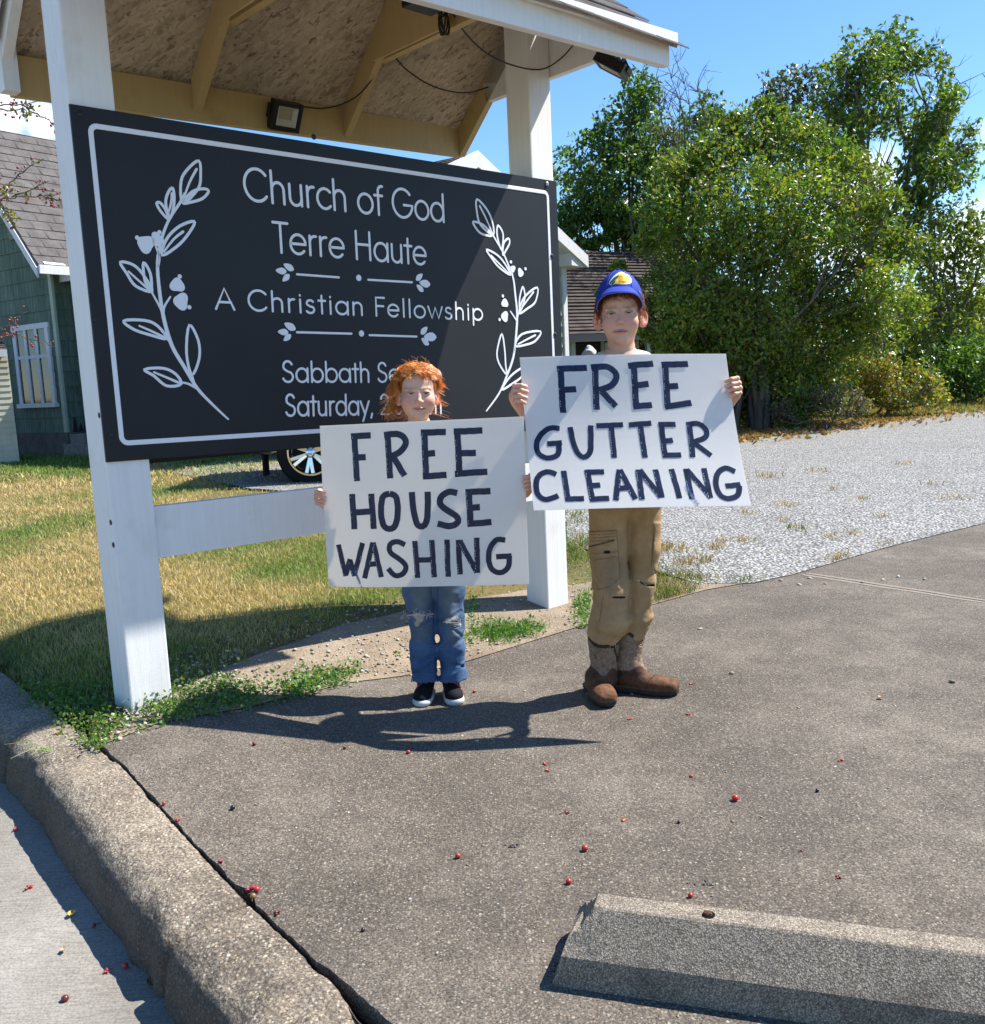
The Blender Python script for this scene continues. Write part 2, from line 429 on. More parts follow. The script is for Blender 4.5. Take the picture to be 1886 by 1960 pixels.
def ground_mats():
    global M_GROUND, M_DRIVE, M_KERB, M_STREET, M_GRAVEL, M_DIRT, M_CRACK
    m = M_("ground", .95, .1)                       # thatch and soil under the lawn
    n = m.noise(1.1, 6); n2 = m.noise(45, 5)
    c = m.ramp(n, [(.35, (.20, .145, .062)), (.52, (.15, .13, .05)), (.66, (.075, .095, .03))])
    m.color(m.mix(1.0, c, m.ramp(n2, [(.3, .55), (.7, 1.15)]), 'MULTIPLY')).bump(n2, .6, .02); M_GROUND = m.m

    m = M_("dirt", .95, .1)
    n = m.noise(5, 6); n2 = m.noise(120, 4); v = m.vor(90, out='Color'); vd = m.vor(90)
    c = m.ramp(n, [(.3, (.205, .158, .112)), (.6, (.315, .25, .18)), (.8, (.39, .318, .235))])
    c = m.mix(m.ramp(m.vor(55), [(.0, .55), (.16, 0)]), c, m.mix(.75, (.34, .30, .26), v))
    m.color(m.mix(1.0, c, m.ramp(n2, [(.3, .62), (.7, 1.1)]), 'MULTIPLY')).bump(m.mix(.5, n2, vd), .7, .012); M_DIRT = m.m

    m = M_("gravel", .9, .2)
    v = m.vor(52, out='Color'); vd = m.vor(52); n = m.noise(.7, 5); n2 = m.noise(3.2, 6, .7)
    g = m.ramp(v, [(.15, (.235, .228, .213)), (.5, (.42, .41, .39)), (.85, (.60, .588, .56))])
    g = m.mix(1.0, g, m.ramp(vd, [(.0, 1.0), (.35, .92), (.62, .42)]), 'MULTIPLY')
    g = m.mix(m.ramp(n2, [(.62, 0), (.72, .55)]), g, (.30, .22, .12))
    m.color(m.mix(1.0, g, m.ramp(n, [(.3, .86), (.7, 1.0)]), 'MULTIPLY')).bump(m.math('SUBTRACT', 1.0, vd), .9, .02); M_GRAVEL = m.m

    def aggregate(name, base, dark, pale, scale, stain, bmp, amt=1.0, cut=.50):
        """weathered exposed-aggregate concrete: small stones of many greys in a darker paste"""
        m = M_(name, .85, .2)
        w = m.noise(330, 3)
        def bw(col): return m.math('MULTIPLY', m.ramp(col, [(0, 0), (1, 1)]), 1.0)
        def grey(sc):
            n = m.N('ShaderNodeTexVoronoi'); n.inputs['Scale'].default_value = sc; m.L(m.co(), n.inputs['Vector'])
            sp = m.N('ShaderNodeSeparateColor'); m.L(n.outputs['Color'], sp.inputs[0]); return sp.outputs[0], sp.outputs[1], n.outputs['Distance']
        r1, h1, d1 = grey(scale); r2, h2, d2 = grey(scale * .5); r3, h3, d3 = grey(scale * 1.9)
        big = m.noise(1.1, 6, .62); mid = m.noise(7, 5, .6)
        c = m.ramp(big, [(.36, dark), (.5, base), (.64, stain)])
        c = m.mix(m.ramp(mid, [(.36, .6), (.58, 0)]), c, dark)
        spot = m.noise(3.1, 7, .75); c = m.mix(m.ramp(spot, [(.62, 0), (.72, .5)]), c, tuple(q * .6 for q in dark))
        c = m.mix(1.0, c, m.ramp(r3, [(.0, .52), (.5, .95), (1, 1.5)]), 'MULTIPLY')
        st = m.mix(h1, pale, tuple(q * k for q, k in zip(pale, (.86, .70, .52))))
        sel = m.math('MULTIPLY', m.ramp(r1, [(cut, 0), (cut + .2, 1)]), m.ramp(d1, [(.25, 1), (.5, 0)])); c = m.mix(m.math('MULTIPLY', sel, .60 * amt), c, st)
        drk = m.math('MULTIPLY', m.ramp(h1, [(.78, 0), (.86, 1)]), m.ramp(d1, [(.25, 1), (.5, 0)])); c = m.mix(m.math('MULTIPLY', drk, .6), c, tuple(q * .35 for q in dark))
        sel2 = m.math('MULTIPLY', m.ramp(r2, [(.80, 0), (.86, 1)]), m.ramp(d2, [(.18, 1), (.30, 0)])); c = m.mix(m.math('MULTIPLY', sel2, .7 * amt), c, m.mix(h2, tuple(min(.8, q * 1.2) for q in pale), tuple(q * .75 for q in pale)))
        c = m.mix(1.0, c, m.ramp(w, [(.3, .66), (.7, 1.18)]), 'MULTIPLY')
        m.color(c).bump(m.mix(.5, d1, w), bmp, .005)
        return m, c
    m, c = aggregate("drive_aggregate", (.130, .111, .090), (.090, .077, .063), (.40, .355, .29), 150, (.185, .160, .130), .7)
    M_DRIVE = m.m
    m, c = aggregate("kerb_aggregate", (.235, .195, .148), (.12, .10, .078), (.50, .45, .36), 120, (.31, .262, .20), 1.0, 1.3, .42)
    # black weathering down the street side of the kerb, breaking up along the shoulder
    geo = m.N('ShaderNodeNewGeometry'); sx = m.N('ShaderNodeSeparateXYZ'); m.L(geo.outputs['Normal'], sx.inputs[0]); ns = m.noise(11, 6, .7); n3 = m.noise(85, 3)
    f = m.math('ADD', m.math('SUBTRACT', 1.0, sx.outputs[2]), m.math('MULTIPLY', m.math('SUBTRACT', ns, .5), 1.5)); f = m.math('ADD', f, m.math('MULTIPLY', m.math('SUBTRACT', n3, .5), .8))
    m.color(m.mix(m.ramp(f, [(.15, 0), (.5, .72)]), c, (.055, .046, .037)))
    M_KERB = m.m
    m = M_("street_concrete", .85, .2)
    tine = m.noise(1.0, 3, .6, m.co((16, 190, 1), (0, 0, R_(12)))); n = m.noise(1.6, 6); n2 = m.noise(160, 3); mid = m.noise(9, 5)
    c = m.ramp(n, [(.3, (.19, .174, .148)), (.55, (.27, .25, .218)), (.75, (.335, .315, .278))])
    c = m.mix(1.0, c, m.ramp(tine, [(.34, .80), (.54, 1.03)]), 'MULTIPLY'); c = m.mix(1.0, c, m.ramp(n2, [(.3, .68), (.65, 1.1)]), 'MULTIPLY')
    c = m.mix(m.ramp(mid, [(.55, 0), (.72, .35)]), c, (.17, .14, .11))
    m.color(c).bump(m.mix(.4, tine, n2), .7, .006); M_STREET = m.m
    M_CRACK = plain("joint_soil", (.012, .010, .008), .95, .05)
ground_mats()

def ground_sheet():
    def axis(lo, hi, a, b, h):
        near = np.arange(a, b + 1e-6, h)
        L = a - np.cumsum(h * 1.35 ** np.arange(1, 40)); L = np.append(L[L > lo], lo)[::-1]
        Rr = b + np.cumsum(h * 1.35 ** np.arange(1, 40)); Rr = np.append(Rr[Rr < hi], hi)
        return np.concatenate([L, near, Rr])
    xs = axis(-700, 700, -5, 6, .1); ys = axis(-60, 900, .6, 14, .1)
    X, Y = np.meshgrid(xs, ys, indexing='ij')
    d = lawn_d(X, Y); k = kerb_d(X, Y)
    Z = gz(X, Y)
    Z = Z - .014; Z = np.where(d < -.13, Z - .06, Z); Z = np.where(k < .03, -.30, Z); Z = np.where((k < .12) & (d < .1), -.30, Z)
    n, m = X.shape; I = np.arange(n * m).reshape(n, m)
    f = np.stack([I[:-1, :-1], I[1:, :-1], I[1:, 1:], I[:-1, 1:]], -1).reshape(-1, 4)
    o = mesh('ground', np.column_stack([X.ravel(), Y.ravel(), Z.ravel()]), f, M_GROUND, smooth=True); tag(o, kind='structure')
ground_sheet()

def strip_sheet(name, left, right, mat, nn, dz, zf=None, wob=0):
    """a sheet between two polylines, following the ground"""
    def res(p, n):
        p = np.asarray(p, float); s = np.concatenate([[0], np.cumsum(np.linalg.norm(np.diff(p, axis=0), axis=1))])
        return np.column_stack([np.interp(np.linspace(0, s[-1], n), s, p[:, i]) for i in (0, 1)])
    n, m = nn; A = res(left, n); B = res(right, n); t = np.linspace(0, 1, m)[None, :, None]
    P = A[:, None] * (1 - t) + B[:, None] * t
    if wob:
        w = (fbm(P[..., 0] * 1.6, P[..., 1] * 1.6, seed=21) - .5) * wob
        P[:, -1, 1] += w[:, -1]
    Z = (gz(P[..., 0], P[..., 1]) if zf is None else zf(P[..., 0], P[..., 1])) + dz
    I = np.arange(n * m).reshape(n, m)
    f = np.stack([I[:-1, :-1], I[1:, :-1], I[1:, 1:], I[:-1, 1:]], -1).reshape(-1, 4)
    V = np.column_stack([P[..., 0].ravel(), P[..., 1].ravel(), Z.ravel()])
    a, b, c = V[f[0, 0]], V[f[0, 1]], V[f[0, 3]]
    if np.cross(b - a, c - a)[2] < 0: f = f[:, ::-1]
    return mesh(name, V, f, mat, smooth=True)

def drive():
    # slab: jagged joint edge along the kerb, thin rounded edge against the bank
    jn = []
    P = KERB[4:]; n = 160
    s = np.concatenate([[0], np.cumsum(np.linalg.norm(np.diff(P, axis=0), axis=1))]); tt = np.concatenate([np.linspace(0, 3.2, 150), np.linspace(3.4, s[-1], 10)])
    J = np.column_stack([np.interp(tt, s, P[:, i]) for i in (0, 1)])
    t = (K2 - K1) / np.linalg.norm(K2 - K1); nrm = np.array([-t[1], t[0]])       # towards the drive
    w = .004 + .012 * sstep(.6, 2.4, tt) + .010 * (fbm(tt * 9, tt * 0, seed=5) - .5) + .006 * (vnoise(tt * 40, tt * 0, seed=8) - .5)
    w += .022 * np.exp(-((tt - 1.02) / .035) ** 2) + .014 * np.exp(-((tt - 2.1) / .07) ** 2)
    J = J + nrm * w[:, None]
    e = EDGE
    se = np.concatenate([[0], np.cumsum(np.linalg.norm(np.diff(e, axis=0), axis=1))]); te = np.linspace(0, se[-1], 160) ** 1.0
    te = np.concatenate([np.linspace(0, 9, 130), np.linspace(9.3, se[-1], 30)])
    E = np.column_stack([np.interp(te, se, e[:, i]) for i in (0, 1)])
    E[:, 1] += (fbm(te * 2.2, te * 0, seed=9) - .5) * .06 * sstep(0, .4, te)
    ring = np.vstack([J[::-1], E]); m = len(ring)
    from mathutils.geometry import delaunay_2d_cdt
    gx, gy = np.meshgrid(np.arange(-1.6, 3.0, .11), np.arange(1.2, 5.0, .11)); pts = [Vector(p) for p in ring] + [Vector((x_, y_)) for x_, y_ in zip(gx.ravel(), gy.ravel())]
    vo, eo, fo = delaunay_2d_cdt(pts, [(i, (i + 1) % m) for i in range(m)], [list(range(m))], 1, 1e-5)[:3]
    top = np.array([(q.x, q.y) for q in vo]); V = np.column_stack([top, drz(top[:, 0], top[:, 1])])
    F = [tuple(q) for q in fo]
    q = F[0]; 
    if np.cross(V[q[1]] - V[q[0]], V[q[2]] - V[q[0]])[2] < 0: F = [x_[::-1] for x_ in F]
    k = len(V); lo = np.column_stack([ring, drz(ring[:, 0], ring[:, 1]) - .14]); hi = np.column_stack([ring, drz(ring[:, 0], ring[:, 1])])
    V = np.vstack([V, hi, lo]); ar = sum(ring[i][0] * ring[(i + 1) % m][1] - ring[(i + 1) % m][0] * ring[i][1] for i in range(m))
    side = [(k + i, k + m + i, k + m + (i + 1) % m, k + (i + 1) % m) for i in range(m)]
    if ar < 0: pass
    else: side = [x_ for x_ in side]
    o = mesh('driveway', V, F + side, M_DRIVE)
    bm = bmesh.new(); bm.from_mesh(o.data); bmesh.ops.remove_doubles(bm, verts=bm.verts, dist=1e-5); bmesh.ops.recalc_face_normals(bm, faces=bm.faces)
    bm.to_mesh(o.data); bm.free()
    if sum(p_.normal.z * p_.area for p_ in o.data.polygons) < 0: o.data.flip_normals()
    tag(o, kind='structure')
    b = strip_sheet('joint', [(p + nrm * .10)[:2] for p in KERB[4:]], [(p - nrm * .05)[:2] for p in KERB[4:]], M_CRACK, (60, 2), -.05, drz)
    tag(b, kind='structure')
    # control joint in the slab, a thin dark groove with pale lips
    a0 = gp(1540, 1099); a1 = gp(1890, 1152); d = (a1 - a0) / np.linalg.norm(a1 - a0); q = np.array([-d[1], d[0], 0])
    mb = MB(); pts = [a0 + d * t_ + q * .012 * (float(vnoise(np.array([t_ * 6]), np.array([0.]), seed=4)[0]) - .5) for t_ in np.linspace(0, 9, 120)]
    for i in range(len(pts) - 1):
        wv = .004 + .003 * random.random()
        mb.add([pts[i] - q * wv + (0, 0, .003), pts[i + 1] - q * wv + (0, 0, .003), pts[i + 1] + q * wv + (0, 0, .003), pts[i] + q * wv + (0, 0, .003)], [(0, 1, 2, 3)])
    tag(mb.build('driveway_joint', plain("groove", (.05, .042, .034), .95)), kind='structure')
    mb = MB()
    for i in range(len(pts) - 1):
        w1 = .03 + .014 * vnoise(np.array([i * .35]), np.array([0.]), seed=14)[0]; w2 = .03 + .014 * vnoise(np.array([i * .35 + .35]), np.array([0.]), seed=14)[0]
        mb.add([pts[i] - q * w1 + (0, 0, .0015), pts[i + 1] - q * w2 + (0, 0, .0015), pts[i + 1] + q * w2 + (0, 0, .0015), pts[i] + q * w1 + (0, 0, .0015)], [(0, 1, 2, 3)])
    m = M_("worn_joint", .9, .2); nz = m.noise(150, 4); m.color(m.ramp(nz, [(.35, (.17, .145, .115)), (.65, (.29, .25, .205))]))
    tag(mb.build('driveway_joint_lip', m.m), kind='structure')
drive()

def kerb():
    prof = [(0, -.12), (0, -.012), (-.006, -.003), (-.02, .0), (-.07, .002), (-.11, .001), (-.145, -.004), (-.172, -.016), (-.192, -.036), (-.204, -.062), (-.212, -.10), (-.222, -.17), (-.222, -.24)]
    P = KERB; s = np.concatenate([[0], np.cumsum(np.linalg.norm(np.diff(P, axis=0), axis=1))])
    t0 = s[2] - 3; tt = np.concatenate([np.linspace(0, t0, 8)[:-1], np.arange(t0, s[7] + .6, .012), np.linspace(s[7] + .7, s[-1], 12)])
    C = np.column_stack([np.interp(tt, s, P[:, i]) for i in (0, 1)])
    for _ in range(12): C[1:-1] = C[1:-1] * .5 + (C[:-2] + C[2:]) * .25
    T = np.gradient(C, axis=0); T /= np.linalg.norm(T, axis=1)[:, None]; Nn = np.column_stack([-T[:, 1], T[:, 0]])
    prof = np.array(prof); k = len(prof)
    u = np.concatenate([np.linspace(i, i + 1, 4)[:-1] for i in range(k - 1)] + [[k - 1]])
    pr = np.column_stack([np.interp(u, np.arange(k), prof[:, i]) for i in (0, 1)])
    X = C[:, None, 0] + Nn[:, None, 0] * pr[None, :, 0]; Y = C[:, None, 1] + Nn[:, None, 1] * pr[None, :, 0]
    Z = np.broadcast_to(pr[None, :, 1], X.shape).copy()
    big = (fbm(X * 7, Y * 7, Z * 7, seed=31, o=4) - .5); fine = (vnoise(X * 95, Y * 95, Z * 95, seed=33) - .5)
    A = .007 * big + .004 * fine
    wear = np.clip(fbm(X * 4, Y * 4, Z * 4, seed=37) - .58, 0, 1) * .10
    nx = np.gradient(X, axis=1); ny = np.gradient(Y, axis=1); nz_ = np.gradient(Z, axis=1)
    # outward = up and towards the street
    out_h = -nz_; out_v = -np.sqrt(nx ** 2 + ny ** 2) * -1
    l = np.sqrt(nz_ ** 2 + nx ** 2 + ny ** 2) + 1e-9; hh = np.sqrt(nx ** 2 + ny ** 2) / l; vv = -nz_ / l
    off = A - wear
    X += -Nn[:, None, 0] * off * np.clip(vv, -1, 1); Y += -Nn[:, None, 1] * off * np.clip(vv, -1, 1); Z += off * hh
    # the gap between two kerb lengths
    for tj in (s[7] - .42, s[4] - .3):
        g = np.exp(-((tt - tj) / .012) ** 2)[:, None] * .03; Z -= g * hh; X += Nn[:, None, 0] * g * np.clip(vv, 0, 1); Y += Nn[:, None, 1] * g * np.clip(vv, 0, 1)
    Z = Z + drz(C[:, 0], C[:, 1])[:, None]
    n, m = X.shape; I = np.arange(n * m).reshape(n, m)
    f = np.stack([I[:-1, :-1], I[:-1, 1:], I[1:, 1:], I[1:, :-1]], -1).reshape(-1, 4)
    V = np.column_stack([X.ravel(), Y.ravel(), Z.ravel()])
    q = f[len(f) // 2 + 8]; nn = np.cross(V[f[:, 1]] - V[f[:, 0]], V[f[:, 3]] - V[f[:, 0]])
    if nn[:, 2].sum() < 0: f = f[:, ::-1]
    tag(mesh('kerb', V, f, M_KERB, smooth=True), kind='structure')
    t = (K2 - K1) / np.linalg.norm(K2 - K1); nrm = np.array([-t[1], t[0]])
    a = K1 - t * 60 - nrm * .15; b = K2 + t * 60 - nrm * .15
    st = strip_sheet('street', [a + (b - a) * t_ for t_ in np.concatenate([np.linspace(0, .45, 6)[:-1], np.linspace(.45, .55, 60), np.linspace(.55, 1, 6)[1:]])], [a - nrm * 9 + (b - a) * t_ for t_ in np.linspace(0, 1, 71)], M_STREET, (400, 12), -.155, drz)
    tag(st, kind='structure')
kerb()

def bank_and_gravel():
    e = EDGE[:11]
    w = np.array([.10, .26, .42, .52, .60, .66, .55, .42, .28, .16, .10])
    top = np.array([p + np.array([-.25, 1.0]) * ww for p, ww in zip(e, w)])
    o = strip_sheet('dirt_bank', e - np.array([0, .03]), top, M_DIRT, (90, 14), .004, wob=.25); tag(o, kind='structure')
    front = np.array([gp(*q, .03)[:2] for q in ((1085, 1060), (1180, 1085), (1300, 1105), (1395, 1117))]); front = np.vstack([front, EDGE[9:] - (0, .03)])
    back = np.array([gp(*q, .05)[:2] for q in ((1085, 862), (1300, 848), (1430, 830), (1600, 805), (1886, 776))])
    back = np.vstack([back, back[-1] + (back[-1] - back[-2]) * 2.5])
    def zf(x, y): return gz(x, y)
    o = strip_sheet('gravel_lot', front, back, M_GRAVEL, (60, 60), .005, zf); tag(o, kind='structure')
    l = np.array([gp(*q, .09)[:2] for q in ((330, 912), (480, 945), (700, 960), (1085, 1000))]); r = np.array([gp(*q, .09)[:2] for q in ((420, 890), (540, 880), (800, 872), (1085, 866))])
    o = strip_sheet('gravel_path', l, r, M_GRAVEL, (40, 16), .010, wob=.6); tag(o, kind='structure')
bank_and_gravel()
# ================================================================== sign shelter
TH = 0.8139485
SD = np.array([math.sin(TH), math.cos(TH), 0]); SN = np.array([math.cos(TH), -math.sin(TH), 0]); ZZ = XYZ[2]
SO = CAM + .93 * np.array([-1.368442, 3.378021, -.235705])       # lower left corner of the board's face
BW, BH = 2.27, 1.135
def sp(s, n, z): return SO + SD * s + SN * n + ZZ * z
def spx(x, y, n=0.0):
    """pixel -> (s, z) on the plane n"""
    d = ray(x, y); X = CAM + d * (((SO + SN * n - CAM) @ SN) / (d @ SN)); return np.array([(X - SO) @ SD, X[2] - SO[2]])
AX = (SD, SN, ZZ)

def shelter_mats():
    global M_WHITE, M_TAN, M_OSB, M_SHINGLE, M_BOARD, M_VINYL, M_METAL, M_BLACKP
    def paint(name, c, dirt):
        m = M_(name, .55, .35)
        g = m.noise(1.0, 5, .6, m.co((70, 70, 3))); n = m.noise(6, 5); sp_ = m.noise(190, 2)
        k = m.mix(m.ramp(n, [(.55, 0), (.75, .30)]), c, dirt)
        k = m.mix(1.0, k, m.ramp(g, [(.3, .94), (.6, 1.0)]), 'MULTIPLY')
        k = m.mix(m.ramp(sp_, [(.70, 0), (.76, .35)]), k, dirt)
        m.color(k).bump(m.mix(.35, g, sp_), .35, .004); return m.m
    M_WHITE = paint("white_painted_timber", (.80, .79, .76), (.52, .48, .40))
    M_TAN = paint("buff_painted_timber", (.50, .36, .165), (.25, .17, .075))
    m = M_("oriented_strand_board", .85, .15)
    w = m.noise(2.2, 3); co = m.N('ShaderNodeMix'); co.data_type = 'VECTOR'; co.inputs[0].default_value = .05
    tc = m.co((1, 1, 1)); nz = m.N('ShaderNodeTexNoise'); nz.inputs['Scale'].default_value = 7; m.L(tc, nz.inputs['Vector'])
    m.L(tc, co.inputs['A']); m.L(nz.outputs['Color'], co.inputs['B'])
    def strands(rot, sc):
        mp = m.N('ShaderNodeMapping'); mp.inputs['Scale'].default_value = sc; mp.inputs['Rotation'].default_value = rot
        m.L(co.outputs['Result'] if False else co.outputs[1], mp.inputs[0]); return m.vor(1, mp.outputs[0], out='Color'), m.vor(1, mp.outputs[0])
    a, ad = strands((0, 0, R_(20)), (14, 75, 30)); b, bd_ = strands((0, 0, R_(-35)), (18, 90, 30)); c3, cd = strands((0, 0, R_(80)), (16, 80, 30))
    sel = m.noise(30, 2); t = m.mix(m.ramp(sel, [(.44, 0), (.5, 1)], 'LINEAR'), a, b); t = m.mix(m.ramp(m.noise(26, 2, vec=m.co((1, 1, 1), (1, 2, 0))), [(.5, 0), (.54, 1)]), t, c3)
    k = m.ramp(t, [(.05, (.24, .18, .12)), (.3, (.50, .40, .29)), (.85, (.68, .56, .42))])
    big = m.noise(2.2, 5); k = m.mix(1.0, k, m.ramp(big, [(.35, .70), (.65, 1.05)]), 'MULTIPLY')
    k = m.mix(m.ramp(m.noise(55, 3), [(.68, 0), (.74, .75)]), k, (.05, .035, .025))
    m.color(k).bump(t, .5, .004); M_OSB = m.m
    m = M_("asphalt_shingle", .9, .15); v = m.noise(260, 3); n = m.noise(5, 5)
    m.color(m.mix(1.0, m.ramp(n, [(.3, (.055, .05, .048)), (.7, (.12, .11, .105))]), m.ramp(v, [(.3, .5), (.7, 1.3)]), 'MULTIPLY')).bump(v, .6, .004); M_SHINGLE = m.m
    m = M_("black_sign_panel", .42, .5); v = m.noise(700, 2); n = m.noise(3, 4)
    m.color(m.ramp(n, [(.3, (.010, .0105, .013)), (.7, (.014, .0148, .018))])).bump(v, .12, .001)
    m.rough(m.ramp(v, [(.3, .42), (.7, .60)])); M_BOARD = m.m; m.b.inputs['Specular IOR Level'].default_value = .30
    M_VINYL = plain("white_vinyl", (.80, .81, .83), .4, .4, 0, .03)
    M_METAL = plain("galvanised_metal", (.45, .45, .46), .35, .5, .9, .2)
    M_BLACKP = plain("black_plastic", (.012, .012, .013), .45, .4, 0, .2)
shelter_mats()

# ---------------------------------------------------------------- single-stroke lettering
def arc(cx, cy, rx, ry, a0, a1, n=14):
    return [(cx + rx * math.cos(R_(a0 + (a1 - a0) * i / n)), cy + ry * math.sin(R_(a0 + (a1 - a0) * i / n))) for i in range(n + 1)]
def glyphs():
    X = .66                        # x-height
    r = X / 2
    g = {}
    g['o'] = (.68, [arc(.34, r, .29, r, 0, 360, 24)])
    g['a'] = (.70, [arc(.33, r, .28, r, 0, 360, 24), [(.61, X), (.61, 0)]])
    g['d'] = (.70, [arc(.33, r, .28, r, 0, 360, 24), [(.61, 1.0), (.61, 0)]])
    g['b'] = (.70, [arc(.37, r, .28, r, 0, 360, 24), [(.09, 1.0), (.09, 0)]])
    g['p'] = (.70, [arc(.37, r, .28, r, 0, 360, 24), [(.09, X), (.09, -.30)]])
    g['c'] = (.58, [arc(.33, r, .28, r, 45, 315, 18)])
    g['e'] = (.66, [[(.05, r + .01), (.60, r + .01)] + arc(.325, r, .28, r, 2, 318, 22)])
    g['h'] = (.60, [[(.08, 1.0), (.08, 0)], [(.08, .38)] + arc(.285, .42, .205, .24, 180, 0, 12) + [(.49, 0)]])
    g['n'] = (.60, [[(.08, X), (.08, 0)], [(.08, .38)] + arc(.285, .42, .205, .24, 180, 0, 12) + [(.49, 0)]])
    g['m'] = (.92, [[(.08, X), (.08, 0)], [(.08, .40)] + arc(.26, .43, .18, .23, 180, 0, 12) + [(.44, 0)], [(.44, .40)] + arc(.62, .43, .18, .23, 180, 0, 12) + [(.80, 0)]])
    g['u'] = (.60, [[(.08, X)] + arc(.285, .23, .205, .23, 180, 360, 12) + [(.49, X)], [(.49, X), (.49, 0)]])
    g['r'] = (.38, [[(.09, X), (.09, 0)], [(.09, .36)] + arc(.29, .42, .20, .24, 180, 80, 8)])
    g['s'] = (.50, [arc(.24, .49, .155, .165, 35, 200, 10) + [(.24, .33)] + arc(.23, .17, .18, .175, 60, -150, 12)])
    g['t'] = (.36, [[(.17, .92), (.17, 0)], [(.02, X), (.33, X)]])
    g['f'] = (.36, [arc(.32, .80, .15, .19, 80, 180, 8) + [(.17, 0)], [(.02, X), (.33, X)]])
    g['l'] = (.22, [[(.11, 1.0), (.11, 0)]])
    g['i'] = (.22, [[(.11, X), (.11, 0)], [(.11, .87), (.11, .885)]])
    g['v'] = (.56, [[(.03, X), (.28, 0), (.53, X)]])
    g['w'] = (.84, [[(.03, X), (.23, 0), (.42, X - .04), (.61, 0), (.81, X)]])
    g['y'] = (.56, [[(.03, X), (.29, .02)], [(.53, X), (.16, -.32)]])
    g['C'] = (.86, [arc(.46, .5, .41, .5, 42, 318, 26)])
    g['G'] = (.94, [arc(.47, .5, .42, .5, 42, 352, 28) + [(.885, .44), (.52, .44)]])
    g['S'] = (.62, [arc(.30, .755, .21, .245, 25, 215, 14) + [(.30, .5)] + arc(.29, .25, .24, .25, 62, -160, 16)])
    g['T'] = (.56, [[(.28, 1), (.28, 0)], [(.02, 1), (.54, 1)]])
    g['H'] = (.78, [[(.10, 1), (.10, 0)], [(.66, 1), (.66, 0)], [(.10, .54), (.66, .54)]])
    g['F'] = (.56, [[(.10, 0), (.10, 1), (.52, 1)], [(.10, .54), (.47, .54)]])
    g['A'] = (.78, [[(.03, 0), (.39, 1), (.75, 0)], [(.15, .34), (.63, .34)]])
    g['0'] = (.60, [arc(.30, .5, .24, .5, 0, 360, 24)])
    g['2'] = (.60, [arc(.30, .73, .23, .27, 165, -35, 14) + [(.06, 0), (.55, 0)]])
    g[','] = (.24, [[(.13, .04), (.07, -.16)]]); g[':'] = (.24, [[(.11, .06), (.11, .07)], [(.11, .55), (.11, .56)]]); g[' '] = (.32, [])
    return g
GL = glyphs()
def stroke(mb, pts2, w, to3, up, seq=[0]):
    """raised flat stroke with round ends: to3(s, z) -> point on the face, up = face normal"""
    pts2 = [np.asarray(p, float) for p in pts2]
    out = [pts2[0]]
    for p in pts2[1:]:
        if np.linalg.norm(p - out[-1]) > 1e-5: out.append(p)
    if len(out) == 1: out.append(out[0] + (1e-4, 0))
    closed = len(out) > 4 and np.linalg.norm(out[0] - out[-1]) < 1e-4
    seq[0] = (seq[0] + 1) % 9; hgt = .0012 + .00006 * seq[0]
    P = np.array(out); n = len(P); wv = np.full(n, w) if np.isscalar(w) else np.interp(np.linspace(0, 1, n), np.linspace(0, 1, len(w)), w)
    T = np.zeros_like(P)
    for i in range(n):
        a = P[i - 1] if i > 0 else (P[-2] if closed else P[i]); b = P[i + 1] if i < n - 1 else (P[1] if closed else P[i])
        d1 = P[i] - a; d2 = b - P[i]; d1 = d1 / (np.linalg.norm(d1) + 1e-12); d2 = d2 / (np.linalg.norm(d2) + 1e-12)
        t = d1 + d2; T[i] = t / (np.linalg.norm(t) + 1e-9)
    Nv = np.column_stack([-T[:, 1], T[:, 0]])
    sec = []                                  # cross sections: centre, half width
    if not closed:
        for a in (90, 60, 30): sec.append((P[0] - T[0] * wv[0] * math.sin(R_(a)), Nv[0] * max(wv[0] * math.cos(R_(a)), 1e-5)))
    for i in range(n): sec.append((P[i], Nv[i] * wv[i]))
    if not closed:
        for a in (30, 60, 90): sec.append((P[-1] + T[-1] * wv[-1] * math.sin(R_(a)), Nv[-1] * max(wv[-1] * math.cos(R_(a)), 1e-5)))
    v = []
    for c, h in sec:
        for k, e in ((-1, 0), (-.82, 1), (.82, 1), (1, 0)): v.append(to3(*(c + h * k)) + up * (hgt * e + .0002))
    f = []
    for i in range(len(sec) - 1):
        for k in range(3): f.append((i * 4 + k, i * 4 + k + 1, i * 4 + k + 5, i * 4 + k + 4))
    a, b, c = [np.asarray(v[q]) for q in (f[len(f) // 2 - len(f) // 2 % 3 + 1])[:3]]
    if np.dot(np.cross(b - a, c - a), up) < 0: f = [q[::-1] for q in f]
    mb.add(v, f)
def blob(mb, c, r, to3, up, seed=0, h=.0022):
    pts = []
    for i in range(20):
        a = 2 * math.pi * i / 20; q = r * (1 + .13 * math.sin(3 * a + seed) + .08 * math.sin(2 * a + seed * 2.3)); pts.append((c[0] + q * math.cos(a), c[1] + q * math.sin(a)))
    fill(mb, pts, to3, up, h)
def fill(mb, pts, to3, up, h=.002):
    c = np.mean(pts, axis=0); v = [to3(*c) + up * h] + [to3(*p) + up * h for p in pts] + [to3(*p) for p in pts]; n = len(pts)
    f = []
    for i in range(n):
        j = (i + 1) % n; f.append((0, 1 + i, 1 + j)); f.append((1 + i, 1 + n + i, 1 + n + j, 1 + j))
    a, b, c3 = [np.asarray(v[q]) for q in f[0]]
    if np.dot(np.cross(b - a, c3 - a), up) < 0: f = [q[::-1] for q in f]
    mb.add(v, f)
